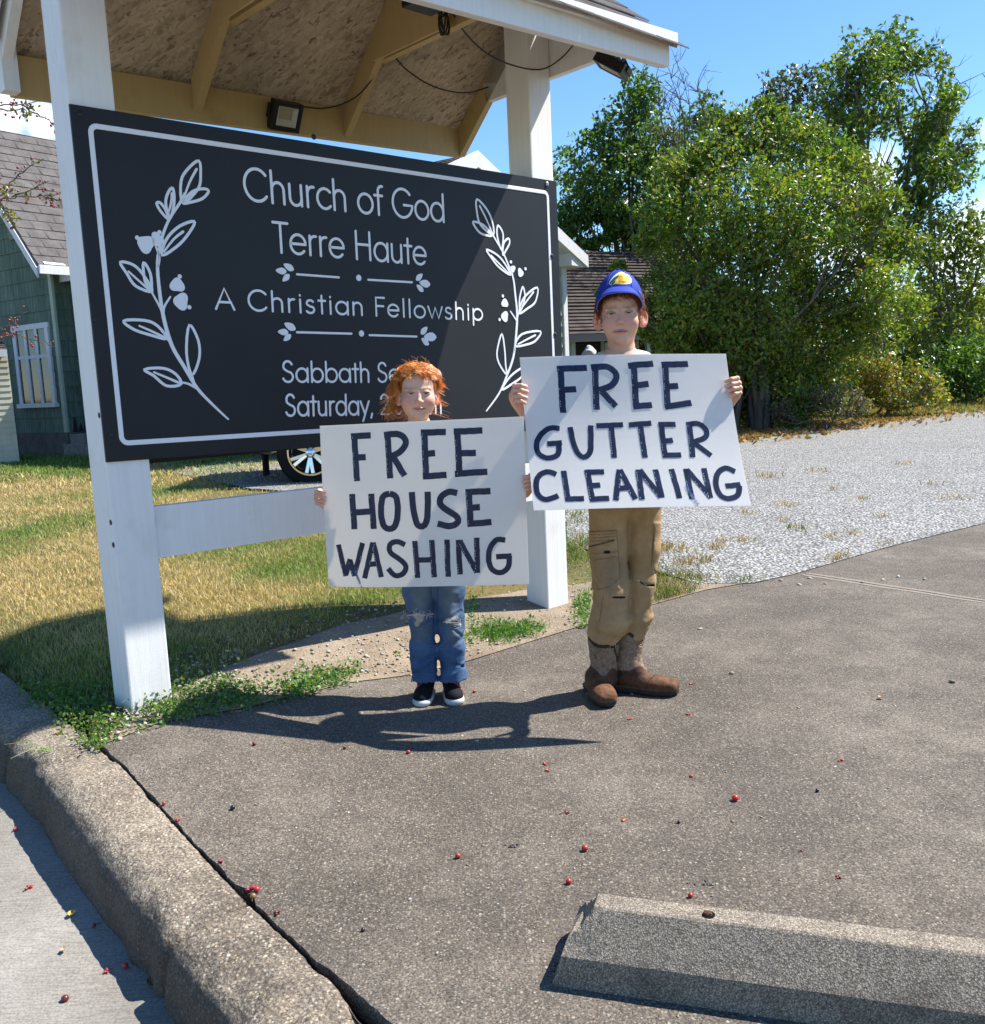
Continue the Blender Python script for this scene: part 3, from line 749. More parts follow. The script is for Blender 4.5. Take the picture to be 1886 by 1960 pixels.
def smooth2(pts, n=4, closed=False):
    """Catmull-Rom through 2-D points"""
    P = [np.asarray(p, float) for p in pts]; m = len(P); o = []
    for i in range(m - 1 if not closed else m):
        p0 = P[i - 1] if (i > 0 or closed) else P[0]; p1 = P[i % m]; p2 = P[(i + 1) % m]; p3 = P[(i + 2) % m] if (i + 2 < m or closed) else P[-1]
        for k in range(n):
            t = k / n; o.append(.5 * (2 * p1 + (p2 - p0) * t + (2 * p0 - 5 * p1 + 4 * p2 - p3) * t * t + (3 * p1 - p0 - 3 * p2 + p3) * t ** 3))
    o.append(P[0] if closed else P[-1]); return o

def board_art(board):
    to3 = lambda s, z: sp(s, .0005, z); up = SN
    def text(txt, p0, p1, cap_px, name, track=0.0, wf=.055):
        """baseline from pixel p0 to p1; cap height from the pixel above p0"""
        a = spx(*p0); b = spx(*p1); cap = spx(p0[0], p0[1] - cap_px)[1] - a[1]
        tot = sum(GL[c][0] + track for c in txt) - track; L = np.linalg.norm(b - a); sx = L / tot; e = (b - a) / L; q = np.array([-e[1], e[0]])
        mb = MB(); x = 0
        for c in txt + ' ':
            if c == ' ' and mb.v: sub(board, mb.build(name, M_VINYL)); mb = MB()
            for st in GL[c][1]:
                stroke(mb, [a + e * (x + px) * sx + q * py * cap for px, py in st], cap * wf, to3, up)
            x += GL[c][0] + track
    text("Church of God", (467, 382), (853, 425), 62, 'lettering', .02, .05)
    text("Terre Haute", (524, 482), (818, 507), 57, 'lettering', .02, .05)
    text("A Christian Fellowship", (412, 591), (925, 613), 40, 'lettering', .10, .062)
    text("Sabbath Service", (540, 731), (846, 731), 40, 'lettering', .03, .058)
    text("Saturday, 2:00 pm", (546, 796), (847, 791), 41, 'lettering', .03, .058)
    S = .5302 * .6535
    r1 = lambda x, y: spx(x * S, y * S); r2 = lambda x, y: spx(653.5 + x * S, y * S); z2 = lambda x, y: spx(588.15 + .3668 * x, 196.05 + .3668 * y)
    # dividers: a line, a dot, a line, a three-petal sprig at each end
    for yl, rows in enumerate((((1640, 1515), (-15, 1532), (95, 1535), (148, 1545), (390, 1559), ((1522, 1493), (1582, 1500)), ((1566, 1458), (1622, 1492)), ((1560, 1553), (1598, 1516)), ((447, 1513), (412, 1548)), ((430, 1560), (490, 1572)), ((415, 1573), (452, 1610))),
                               ((1640, 1835), (55, 1843), (110, 1842), (155, 1851), (415, 1859), ((1534, 1832), (1592, 1836)), ((1570, 1786), (1632, 1820)), ((1566, 1882), (1606, 1848)), ((474, 1806), (438, 1845)), ((455, 1860), (524, 1861)), ((442, 1868), (482, 1905))))):
        mb = MB(); l0, l1, dt, l2, l3 = rows[:5]
        for l_ in ((r1(*l0), r2(*l1)), (r2(*l2), r2(*l3))):
            stroke(mb, l_, .0045, to3, up); sub(board, mb.build('divider_line', M_VINYL)); mb = MB()
        fill(mb, [r2(*dt) + .0125 * np.array([math.cos(k * .39), math.sin(k * .39)]) for k in range(16)], to3, up); sub(board, mb.build('divider_dot', M_VINYL)); mb = MB()
        for i, (p, q) in enumerate(rows[5:]):
            cv = r1 if i < 3 else r2; a, b = cv(*p), cv(*q); d = b - a; nn = np.array([-d[1], d[0]]) * .26
            fill(mb, smooth2([a, a * .7 + b * .3 + nn * .8, a * .3 + b * .7 + nn, b, a * .3 + b * .7 - nn, a * .7 + b * .3 - nn * .8], 3, True)[:-1], to3, up)
            if i == 2: sub(board, mb.build('divider_sprig', M_VINYL)); mb = MB()
        sub(board, mb.build('divider_sprig', M_VINYL))
    # border
    mb = MB(); a = spx(172, 243); b = spx(1045, 363); c = spx(233, 851); x0, x1, y0, y1, r = .058, 2.205, .06, 1.078, .022
    cor = []
    for cx, cy, w in ((x1 - r, y1 - r, 0), (x0 + r, y1 - r, 90), (x0 + r, y0 + r, 180), (x1 - r, y0 + r, 270)): cor += arc(cx, cy, r, r, w, w + 90, 6)
    cor = [(s_, z_ - .045 * s_ / BW * (1 - z_ / BH)) for s_, z_ in cor]; cor.append(cor[0]); stroke(mb, cor, .0085, to3, up); sub(board, mb.build('border_line', M_VINYL))
    # sprigs
    def sprig(cv, stem, leaves, veins, blobs, dots, stems, k):
        mb = MB()
        stroke(mb, smooth2([cv(*p) for p in stem], 4), [.0035, .0065, .0075, .006, .005, .005], to3, up)
        for l in leaves: stroke(mb, smooth2([cv(*p) for p in l[:-1]], 4, True), .0052, to3, up)
        for l in veins + stems: stroke(mb, smooth2([cv(*p) for p in l], 3), [.0035, .005], to3, up)
        for i, (p, r) in enumerate(blobs): blob(mb, cv(*p), r * k, to3, up, i * 1.7)
        for p in dots: fill(mb, [cv(*p) + .0075 * np.array([math.cos(q * .5236), math.sin(q * .5236)]) for q in range(12)], to3, up)
        sub(board, mb.build('leaf_sprig', M_VINYL))
    sprig(r1, [(1260, 2315), (1180, 2240), (1090, 2145), (1020, 2030), (950, 1910), (905, 1760), (880, 1600), (870, 1450), (890, 1330), (930, 1220), (1000, 1110), (1020, 1070)],
          [[(1010, 1120), (1000, 1000), (1040, 930), (1098, 888), (1108, 960), (1095, 1040), (1010, 1120)], [(1010, 1120), (1060, 1060), (1120, 1042), (1152, 1055), (1120, 1095), (1060, 1115), (1010, 1120)],
           [(935, 1200), (915, 1120), (930, 1060), (955, 1040), (962, 1110), (950, 1180), (935, 1200)], [(930, 1210), (890, 1170), (865, 1125), (885, 1120), (915, 1160), (930, 1210)],
           [(895, 1410), (920, 1320), (990, 1250), (1072, 1222), (1055, 1270), (990, 1350), (895, 1410)], [(840, 1610), (750, 1580), (700, 1510), (665, 1448), (740, 1465), (800, 1530), (840, 1610)],
           [(835, 1600), (800, 1550), (792, 1450), (830, 1510), (835, 1600)], [(920, 1870), (830, 1850), (740, 1820), (683, 1772), (800, 1770), (870, 1800), (920, 1870)],
           [(1060, 2070), (1030, 1950), (1045, 1796), (1095, 1880), (1100, 1980), (1060, 2070)], [(1000, 2121), (920, 2131), (850, 2076), (798, 2041), (900, 2034), (970, 2066), (1000, 2121)]],
          [[(1010, 1110), (1045, 1010), (1085, 935)], [(905, 1390), (960, 1320), (1010, 1280)], [(710, 1500), (800, 1580), (830, 1605)], [(770, 1800), (850, 1835), (920, 1870)], [(850, 2056), (920, 2085), (990, 2115)], [(925, 1190), (945, 1120), (950, 1070)]],
          [((805, 1348), 50), ((868, 1322), 38), ((978, 1575), 43), ((1000, 1665), 48)], [(757, 1313), (880, 1283), (992, 1527), (1045, 1697)],
          [[(830, 1600), (885, 1700), (903, 1750)], [(860, 1360), (880, 1420), (872, 1470)], [(940, 1640), (905, 1700), (905, 1760)], [(915, 1865), (940, 1890), (955, 1920)], [(995, 2112), (1040, 2120), (1095, 2150)], [(1060, 2070), (1070, 2110)]], .00058)
    sprig(z2, [(935, 1610), (1000, 1520), (1040, 1430), (1075, 1330), (1090, 1210), (1095, 1100), (1085, 1000), (1075, 920), (1050, 850), (1020, 780), (985, 720), (968, 690)],
          [[(970, 690), (905, 640), (885, 570), (885, 505), (935, 555), (965, 620), (970, 690)], [(965, 695), (910, 685), (880, 655), (866, 622), (920, 640), (965, 695)], [(1010, 765), (990, 690), (995, 642), (1020, 680), (1020, 735), (1010, 765)],
           [(1020, 795), (1025, 735), (1050, 710), (1055, 735), (1035, 775), (1020, 795)], [(1060, 900), (1000, 860), (960, 810), (935, 768), (990, 795), (1030, 840), (1060, 900)], [(1110, 1090), (1108, 1020), (1125, 962), (1135, 1020), (1110, 1090)],
           [(1105, 1100), (1130, 1020), (1200, 966), (1190, 1040), (1150, 1075), (1105, 1100)], [(1085, 1270), (1120, 1210), (1217, 1195), (1190, 1245), (1140, 1265), (1085, 1270)], [(1040, 1420), (1000, 1360), (990, 1300), (1015, 1208), (1030, 1290), (1035, 1370), (1040, 1420)],
           [(1015, 1500), (1060, 1430), (1125, 1385), (1120, 1430), (1075, 1465), (1015, 1500)]],
          [[(965, 680), (930, 600), (900, 540)], [(1110, 1085), (1150, 1030), (1180, 990)], [(1100, 1262), (1150, 1235), (1190, 1215)], [(1050, 890), (1000, 840), (960, 800)]],
          [((1072, 868), 24), ((1112, 888), 29), ((1030, 1047), 31), ((1030, 1117), 35)], [(1062, 832), (1138, 868), (1020, 1010), (1003, 1133)],
          [[(1075, 930), (1070, 895)], [(1060, 1090), (1090, 1135)], [(1105, 1095), (1096, 1120)], [(1085, 1270), (1080, 1300)]], .00062 * 1.05)
    for (x, y) in ((152, 218), (180, 612), (212, 833)): 
        mb = MB(); s, z = spx(x, y); mb.ball(sp(s, .001, z), (.009, .003, .009), 6, ax=AX); sub(board, mb.build('screw', M_BLACKP))
    for (x, y, m_) in ((1047, 352, M_METAL), (1056, 490, M_BLACKP), (1062, 640, M_BLACKP), (600, 262, M_BLACKP)):
        mb = MB(); s, z = spx(x, y); mb.ball(sp(s, .003, z), (.011, .005, .011), 6, ax=AX); sub(board, mb.build('screw', m_))

def build_shelter():
    base = sp(1.1, -.08, -SO[2])
    root = empty('sign_shelter', base, 'white timber roofed shelter holding the black church sign beside the driveway', 'sign shelter')
    PN = -.083                                                                  # post centre line
    def put(name, mb, mat, smooth=False): return adopt(root, mb.build(name, mat, smooth=smooth))
    # posts, slightly rounded and chipped at the foot
    for s0 in (.076, 2.186):
        zt = 1.97
        p = put('post', MB().box(sp(s0, PN, (zt - 1.3) / 2), AX, (.0745, .074, (zt + 1.3) / 2), .006), M_WHITE)
        if s0 < 1:
            for (x, y) in ((212, 1000), (217, 1043), (190, 795)):
                d = ray(x, y); X = CAM + d * (((sp(s0 - .0745, 0, 0) - CAM) @ SD) / (d @ SD)); sub(p, MB().ball(X, (.003, .010, .010), 6, ax=AX).build('bolt_hole', M_BLACKP))
    a, b = spx(294, 970, -.03), spx(304, 1068, -.03)
    put('rail', MB().prism([sp(.152, -.03, a[1]), sp(.152, -.03, b[1]), sp(2.11, -.03, b[1] - .03), sp(2.11, -.03, a[1] - .03)], -SN * .04), M_WHITE)
    # sign boards, front and back
    n, m = 24, 12; V = []; 
    for k, off in ((0, 0.0), (1, -.0095)):
        for i in range(n + 1):
            for j in range(m + 1): V.append(sp(BW * i / n, off, -.045 * i / n * (1 - j / m) + BH * j / m))
    I = lambda k, i, j: k * (n + 1) * (m + 1) + i * (m + 1) + j
    Fc = []
    for i in range(n):
        for j in range(m):
            Fc.append((I(0, i, j), I(0, i + 1, j), I(0, i + 1, j + 1), I(0, i, j + 1))); Fc.append((I(1, i, j), I(1, i, j + 1), I(1, i + 1, j + 1), I(1, i + 1, j)))
    for i in range(n):
        Fc.append((I(0, i, 0), I(1, i, 0), I(1, i + 1, 0), I(0, i + 1, 0))); Fc.append((I(0, i, m), I(0, i + 1, m), I(1, i + 1, m), I(1, i, m)))
    for j in range(m):
        Fc.append((I(0, 0, j), I(0, 0, j + 1), I(1, 0, j + 1), I(1, 0, j))); Fc.append((I(0, n, j), I(1, n, j), I(1, n, j + 1), I(0, n, j + 1)))
    me = MB().add(V, Fc); nv = np.cross(np.array(V[I(0, 1, 0)]) - V[0], np.array(V[1]) - V[0])
    if nv @ SN < 0: me.f = [q[::-1] for q in me.f]
    board = adopt(root, me.build('sign_board', M_BOARD)); board['label'] = 'black front board with white lettering and leaf sprigs'
    board_art(board)
    bk = put('sign_board', MB().box(sp(BW / 2 + .008, -.166, BH / 2 - .03), AX, (BW / 2 - .008, .005, BH / 2), .001), M_BOARD); bk['label'] = 'plain black board on the back of the posts'
    # roof: two slopes of strand board on four trussed rafters
    sL, sR = -.005, 2.315
    RN, RZ = -.03, 2.13                                   # ridge
    nb, zb = -.67, 1.515                                  # underside of the sheathing over the back beam
    nf, zf = .66, 1.575                                  # over the front fascia
    def slope(n): return zb + (RZ - zb) * (n - nb) / (RN - nb) if n < RN else zf + (RZ - zf) * (nf - n) / (nf - RN)
    th = .012
    def sheet(n0, z0, n1, z1, t, s0, s1, name, mat):
        e = np.array([n1 - n0, z1 - z0]); e /= np.linalg.norm(e); q = np.array([-e[1], e[0]]); q = q if q[1] > 0 else -q
        pts = [(n0, z0), (n1, z1), (n1 + q[0] * t, z1 + q[1] * t), (n0 + q[0] * t, z0 + q[1] * t)]
        return put(name, MB().prism([sp(s0, a_, b_) for a_, b_ in pts], SD * (s1 - s0)), mat)
    sheet(nb - .04, slope(nb - .04), RN, RZ, th, sL, sR, 'roof_sheathing', M_OSB)
    sheet(RN, RZ, nf + .01, slope(nf + .01), th, sL, sR, 'roof_sheathing', M_OSB)
    # shingle courses, each a strip of tabs lapping the next one down
    for side in (0, 1):
        n0, n1 = (nb - .075, RN) if side == 0 else (nf + .05, RN)
        mb = MB(); nc = 7
        for c in range(nc):
            a_ = n0 + (n1 - n0) * c / nc; b_ = n0 + (n1 - n0) * (c + 1.12) / nc; b_ = min(b_, RN) if side == 0 else max(b_, RN)
            s = sL - .03 - .1 * (c % 2)
            while s < sR + .03:
                s2 = min(s + .2 + .012 * random.random(), sR + .035 + .012 * random.random()); s1 = max(s, sL - .03)
                if s2 - s1 > .02:
                    za, zb_ = slope(a_), slope(b_); lift = .016 + .006 * (c % 3) * .3; dz = .003 * random.random()
                    pts = [(a_, za + lift + .006 + dz), (b_, zb_ + lift - .002), (b_, zb_ + lift + .003), (a_, za + lift + .011 + dz)]
                    mb.prism([sp(s1 + .002, x, y) for x, y in pts], SD * (s2 - s1 - .004))
                s += .2
        put('roof_shingles', mb, M_SHINGLE)
    # eave beam at the back, fascia at the front
    put('eave_beam', MB().prism([sp(.06, nb, 1.328), sp(.06, nb, 1.472), sp(2.285, nb, 1.520), sp(2.285, nb, 1.380)], -SN * .038), M_TAN)
    fz0, fz1 = 1.432, 1.493                               # underside at its left and right end
    fa = put('fascia', MB().prism([sp(sL + .02, .615, fz0 - .01), sp(sL + .02, .615, fz0 + .128), sp(sR - .025, .615, fz1 + .132), sp(sR - .025, .615, fz1)], SN * .038), M_WHITE)
    bmd = fa.modifiers.new('b', 'BEVEL'); bmd.width = .004; bmd.segments = 2
    put('fascia_trim', MB().prism([sp(sL, .655, fz0 + .085), sp(sL, .655, fz0 + .128), sp(sR + .005, .655, fz1 + .135), sp(sR + .005, .655, fz1 + .092)], SN * .02), M_WHITE)
    # trusses
    def raf(n0, z0, n1, z1, w, s, t, mat, name):
        return put(name, MB().prism([sp(s - t / 2, a_, b_) for a_, b_ in ((n0, z0 - w), (n1, z1 - w), (n1, z1), (n0, z0))], SD * t), mat)
    for i, s in enumerate((.035, .79, 1.55, 2.281)):
        end = i in (0, 3); mat = M_TAN; t = .036
        sb = nb + .001 if not end else nb + .001
        raf(sb, slope(sb) - .003, RN, RZ - .003, .135, s, t, M_TAN if i != 0 else M_WHITE, 'rafter')
        if i < 3: raf(RN, RZ - .003, .613, slope(.613) - .003, .125, s, t, M_WHITE if end else M_TAN, 'rafter')
        zt = 1.655; w = .085
        n0 = -.45; n1 = .42
        if i == 3: put('collar_tie', MB().prism([sp(s - t / 2, a_, b_) for a_, b_ in ((-.45, 1.60), (.38, 1.615), (.43, 1.74), (.20, 1.90), (-.28, 1.90), (-.47, 1.68))], SD * t), M_WHITE)  # right end tie, filled up taller to block sun reaching the board
        else: raf(n0, zt + w, n1, zt + w + .01, w, s + .037, t, M_WHITE if end else M_TAN, 'collar_tie')
        if i in (1, 2):
            put('gusset', MB().prism([sp(s - t / 2 - .001, a_, b_) for a_, b_ in ((-.40, zt - .01), (-.25, zt + .25), (RN, RZ - .07), (.16, zt + .25), (.10, zt - .005))], -SD * .011), M_TAN)
    # white paint on the outside faces: thin cover boards
    put('rake_board', MB().prism([sp(sL - .012, a_, b_) for a_, b_ in ((nb - .05, slope(nb - .05) - .10), (RN, RZ - .10), (RN, RZ + .01), (nb - .05, slope(nb - .05) + .005))], SD * .012), M_WHITE)
    put('rake_board', MB().prism([sp(sL - .012, a_, b_) for a_, b_ in ((.61, slope(.61) - .10), (RN, RZ - .10), (RN, RZ + .01), (.61, slope(.61) + .005))], SD * .012), M_WHITE)
    put('rake_board', MB().prism([sp(sR, a_, b_) for a_, b_ in ((nb - .05, slope(nb - .05) - .08), (RN, RZ - .08), (RN, RZ + .01), (nb - .05, slope(nb - .05) + .005))], SD * .012), M_WHITE)
    put('corner_block', MB().prism([sp(.012, nb + .002, 1.325), sp(.012, nb + .06, 1.325), sp(.012, nb + .06, 1.50), sp(.012, nb + .002, 1.50)], SD * .055), M_WHITE)
    return root
SHELTER = build_shelter()

def floodlight(c, fwd, up, label, bracket):
    root = empty('floodlight', c, label, 'floodlight', 'floodlights under the sign roof')
    fwd = np.asarray(fwd, float) / np.linalg.norm(fwd); rt = np.cross(fwd, up); rt /= np.linalg.norm(rt); u = np.cross(rt, fwd)
    A = (rt, u, fwd); k = .072
    hb = MB().box(c - fwd * .012, A, (k, k * .86, .012), .004)
    for sx, sy, hx, hy in ((-1, 0, .010, .86), (1, 0, .010, .86), (0, -1, 1, .010), (0, 1, 1, .010)):
        hb.box(c + rt * sx * (k - .010) + u * sy * (k * .86 - .010) + fwd * .011, A, (hx if hx < .5 else k - .022, (k * .86) if hx < .5 else hy, .011), .002)
    for i in range(5): hb.box(c - fwd * .03 + rt * (-.045 + .0225 * i), A, (.003, k * .7, .010), .001)
    body = adopt(root, hb.build('housing', M_BLACKP))
    mb = MB(); a = .050; b = .032
    for q in range(4):
        c0 = [(-1, -1), (1, -1), (1, 1), (-1, 1)][q]; c1 = [(1, -1), (1, 1), (-1, 1), (-1, -1)][q]
        mb.add([c + rt * c0[0] * a + u * c0[1] * a * .82 + fwd * .019, c + rt * c1[0] * a + u * c1[1] * a * .82 + fwd * .019, c + rt * c1[0] * b + u * (c1[1] * b * .7 + .008) + fwd * .002, c + rt * c0[0] * b + u * (c0[1] * b * .7 + .008) + fwd * .002], [(0, 1, 2, 3)])
    adopt(root, mb.build('reflector', plain("lamp_reflector_" + label[:6], (.62, .60, .55), .3, .5, .2)))
    m = M_("led_panel_" + label[:6], .5, .4); v = m.vor(220); m.color(m.ramp(v, [(.2, (.62, .52, .25)), (.6, (.30, .28, .22))]))
    adopt(root, MB().box(c + u * .008 + fwd * .002, A, (b, b * .7, .0015)).build('led_panel', m.m))
    br = MB()
    for s in (-1, 1): br.box(c + rt * s * (k + .004) - fwd * .016 + u * .01, A, (.003, .03, .012), .001)
    br.tube([c - fwd * .02 + u * .0 + rt * -(k + .004), bracket, c - fwd * .02 + rt * (k + .004)], .006, 6)
    adopt(root, br.build('bracket', M_BLACKP))
    return root
s, z = spx(545, 222, -.635)
floodlight(sp(s, -.630, z), SN * .85 - ZZ * .45, ZZ, 'small black floodlight on the buff back beam above the sign', sp(s, -.668, z + .02))
s, z = spx(1172, 126, .40)
floodlight(sp(s, .40, z), SD * -.25 - SN * .45 - ZZ * .8, SD * .6 + ZZ * .4, 'black floodlight under the right end of the white fascia, seen against the sky', sp(s - .01, .43, z + .10))

def wires():
    def P(x, y, n): s_, z_ = spx(x, y, n); return sp(s_, n, z_)
    def cable(pts, label):
        P2 = [np.asarray(p) for p in pts]; o = []
        for i in range(len(P2) - 1):
            p0, p1, p2, p3 = P2[max(i - 1, 0)], P2[i], P2[i + 1], P2[min(i + 2, len(P2) - 1)]
            for k in range(8):
                t = k / 8; o.append(.5 * (2 * p1 + (p2 - p0) * t + (2 * p0 - 5 * p1 + 4 * p2 - p3) * t * t + (3 * p1 - p0 - 3 * p2 + p3) * t ** 3))
        o.append(P2[-1]); ob = MB().tube(o, .0034, 6).build('cable', M_BLACKP, smooth=True); tag(ob, label, 'cable', 'cables under the sign roof')
    cable([P(745, 97, -.40), P(720, 140, -.44), P(690, 178, -.50), P(655, 199, -.57), P(620, 207, -.62), P(590, 205, -.63), P(567, 201, -.64)], 'black cable looping from the middle rafter to the small floodlight')
    cable([P(748, 98, -.43), P(775, 130, -.42), P(815, 158, -.42), P(855, 173, -.42), P(895, 177, -.42), P(935, 166, -.43), P(973, 149, -.44)], 'black cable sagging across the strand board to the right post')
    cable([P(863, 18, .12), P(885, 55, .08), P(915, 88, .05), P(950, 112, .02), P(990, 127, .0), P(1025, 133, .005), P(1050, 128, .03), P(1078, 108, .12), P(1098, 85, .2)], 'black cable sagging in front of the right post to the outer floodlight')
    root = empty('solar_controller', P(805, 12, .15), 'black box tied under the roof beside the coiled cord', 'control box')
    c = P(812, 6, .17)
    adopt(root, MB().box(c, (SD, SN, ZZ), (.075, .05, .02), .006).build('housing', M_BLACKP))
    adopt(root, MB().box(P(750, 97, -.43), (SD, SN, ZZ), (.018, .012, .014), .003).build('cable_clamp', M_BLACKP))
    mb = MB()
    for i in range(5):
        o = P(850, 42, .12) + SD * (.004 * i - .008); pts = [o + SD * .014 * math.cos(a) * (1 + .2 * i) + ZZ * .05 * math.sin(a) + SN * .01 * math.sin(a + i) for a in np.linspace(0, 2 * math.pi, 16)]
        mb.tube(pts, .0034, 5)
    mb.tube([P(840, 25, .13), P(848, 30, .12), P(856, 24, .12)], .006, 6)
    tag(mb.build('coiled_cord', M_BLACKP, smooth=True), 'bundle of black cord hanging under the roof by the fascia', 'cord')
wires()
# ================================================================== houses and the parked car
def unit(a): a = np.asarray(a, float); return a / np.linalg.norm(a)
def on_plane(x, y, p0, n):
    d = ray(x, y); return CAM + d * (((p0 - CAM) @ n) / (d @ n))
def house_mats():
    global M_GREEN, M_GREENL, M_CREAM, M_TRIM, M_GLASS, M_ROOFG, M_ROOFB, M_CONC, M_DARKW, M_PALEG
    def siding(name, c, streak, sk):
        m = M_(name, .8, .2); g = m.noise(1.0, 5, .65, m.co((26, 26, 1.1))); n = m.noise(2.2, 5)
        k = m.mix(m.ramp(g, [(.42, 0), (.66, sk)]), c, streak); k = m.mix(1.0, k, m.ramp(n, [(.3, .75), (.7, 1.05)]), 'MULTIPLY')
        m.color(k).bump(g, .3, .01); return m.m
    M_GREEN = siding("green_shingle_siding", (.10, .155, .115), (.25, .32, .26), .55)
    M_PALEG = siding("pale_green_siding", (.42, .50, .40), (.55, .60, .50), .4)
    M_CREAM = siding("cream_clapboard", (.62, .585, .44), (.50, .46, .33), .3)
    M_TRIM = plain("white_trim", (.70, .70, .69), .5, .3, 0, .15, 12)
    M_CONC = plain("step_concrete", (.30, .27, .24), .9, .2, 0, .4, 14, .4)
    M_DARKW = plain("dark_wall", (.045, .04, .04), .9, .1, 0, .3, 8)  # near-black material for wall cores and backing
    m = M_("window_glass", .05, .6); m.color((.03, .035, .045)); M_GLASS = m.m
    def roof(name, a, b):
        m = M_(name, .9, .15); n = m.noise(4, 5); v = m.noise(70, 4)
        m.color(m.mix(1.0, m.ramp(n, [(.3, a), (.7, b)]), m.ramp(v, [(.3, .6), (.7, 1.2)]), 'MULTIPLY')).bump(v, .4, .02); return m.m
    M_ROOFG = roof("grey_diamond_shingles", (.095, .086, .082), (.165, .150, .142)); M_ROOFB = roof("brown_shingles", (.060, .048, .043), (.115, .094, .082))
house_mats()

def courses(mb, o, u, L, n, z0, z1, step, lap=.016, top=None):
    """lapped siding boards on a wall: o corner, u along, n outward; top(t) optional gable height"""
    z = z0
    while z < z1 - .01:
        h = min(step, z1 - z)
        segs = [(0, L)]
        if top is not None:
            ts = np.linspace(0, L, 90); ok = np.array([top(t) for t in ts]) > z + h * .5
            if not ok.any(): break
            segs = [(ts[ok][0], ts[ok][-1])]
        for a, b in segs:
            t = a
            while t < b - .01:
                w = min(.62 if step > .2 else 4.0, b - t)
                p = [o + u * (t + .002) + ZZ * z + n * lap, o + u * (t + w - .002) + ZZ * z + n * lap, o + u * (t + w - .002) + ZZ * (z + h + .012) + n * .002, o + u * (t + .002) + ZZ * (z + h + .012) + n * .002]
                mb.prism(p, -n * .02); t += w
        z += step

def roof_slope(mb, a, b, e, w, course=.22, lift=.012):
    """shingled slope: a -> b along the eave, e = vector up the slope"""
    nn = unit(np.cross(b - a, e)); nn = nn if nn[2] > 0 else -nn
    L = np.linalg.norm(b - a); u = (b - a) / L; S_ = np.linalg.norm(e); v = e / S_; k = int(S_ / course) + 1
    for i in range(k):
        s0 = i * course; s1 = min(s0 + course * 1.15, S_)
        if s1 <= s0: break
        t = -(i % 2) * w / 2
        while t < L:
            t0 = max(t, 0); t1 = min(t + w, L)
            if t1 - t0 > .02:
                up = lift + .008 * random.random()
                q = [a + u * (t0 + .008) + v * s0 + nn * up, a + u * (t1 - .008) + v * s0 + nn * up, a + u * t1 + v * s1 + nn * .002, a + u * t0 + v * s1 + nn * .002]
                mb.add(q, [(0, 1, 2, 3)]); mb.add([q[0], q[1], q[1] - nn * up, q[0] - nn * up], [(0, 3, 2, 1)])
            t += w
    mb.prism([a, b, b + e, a + e], -nn * .03)

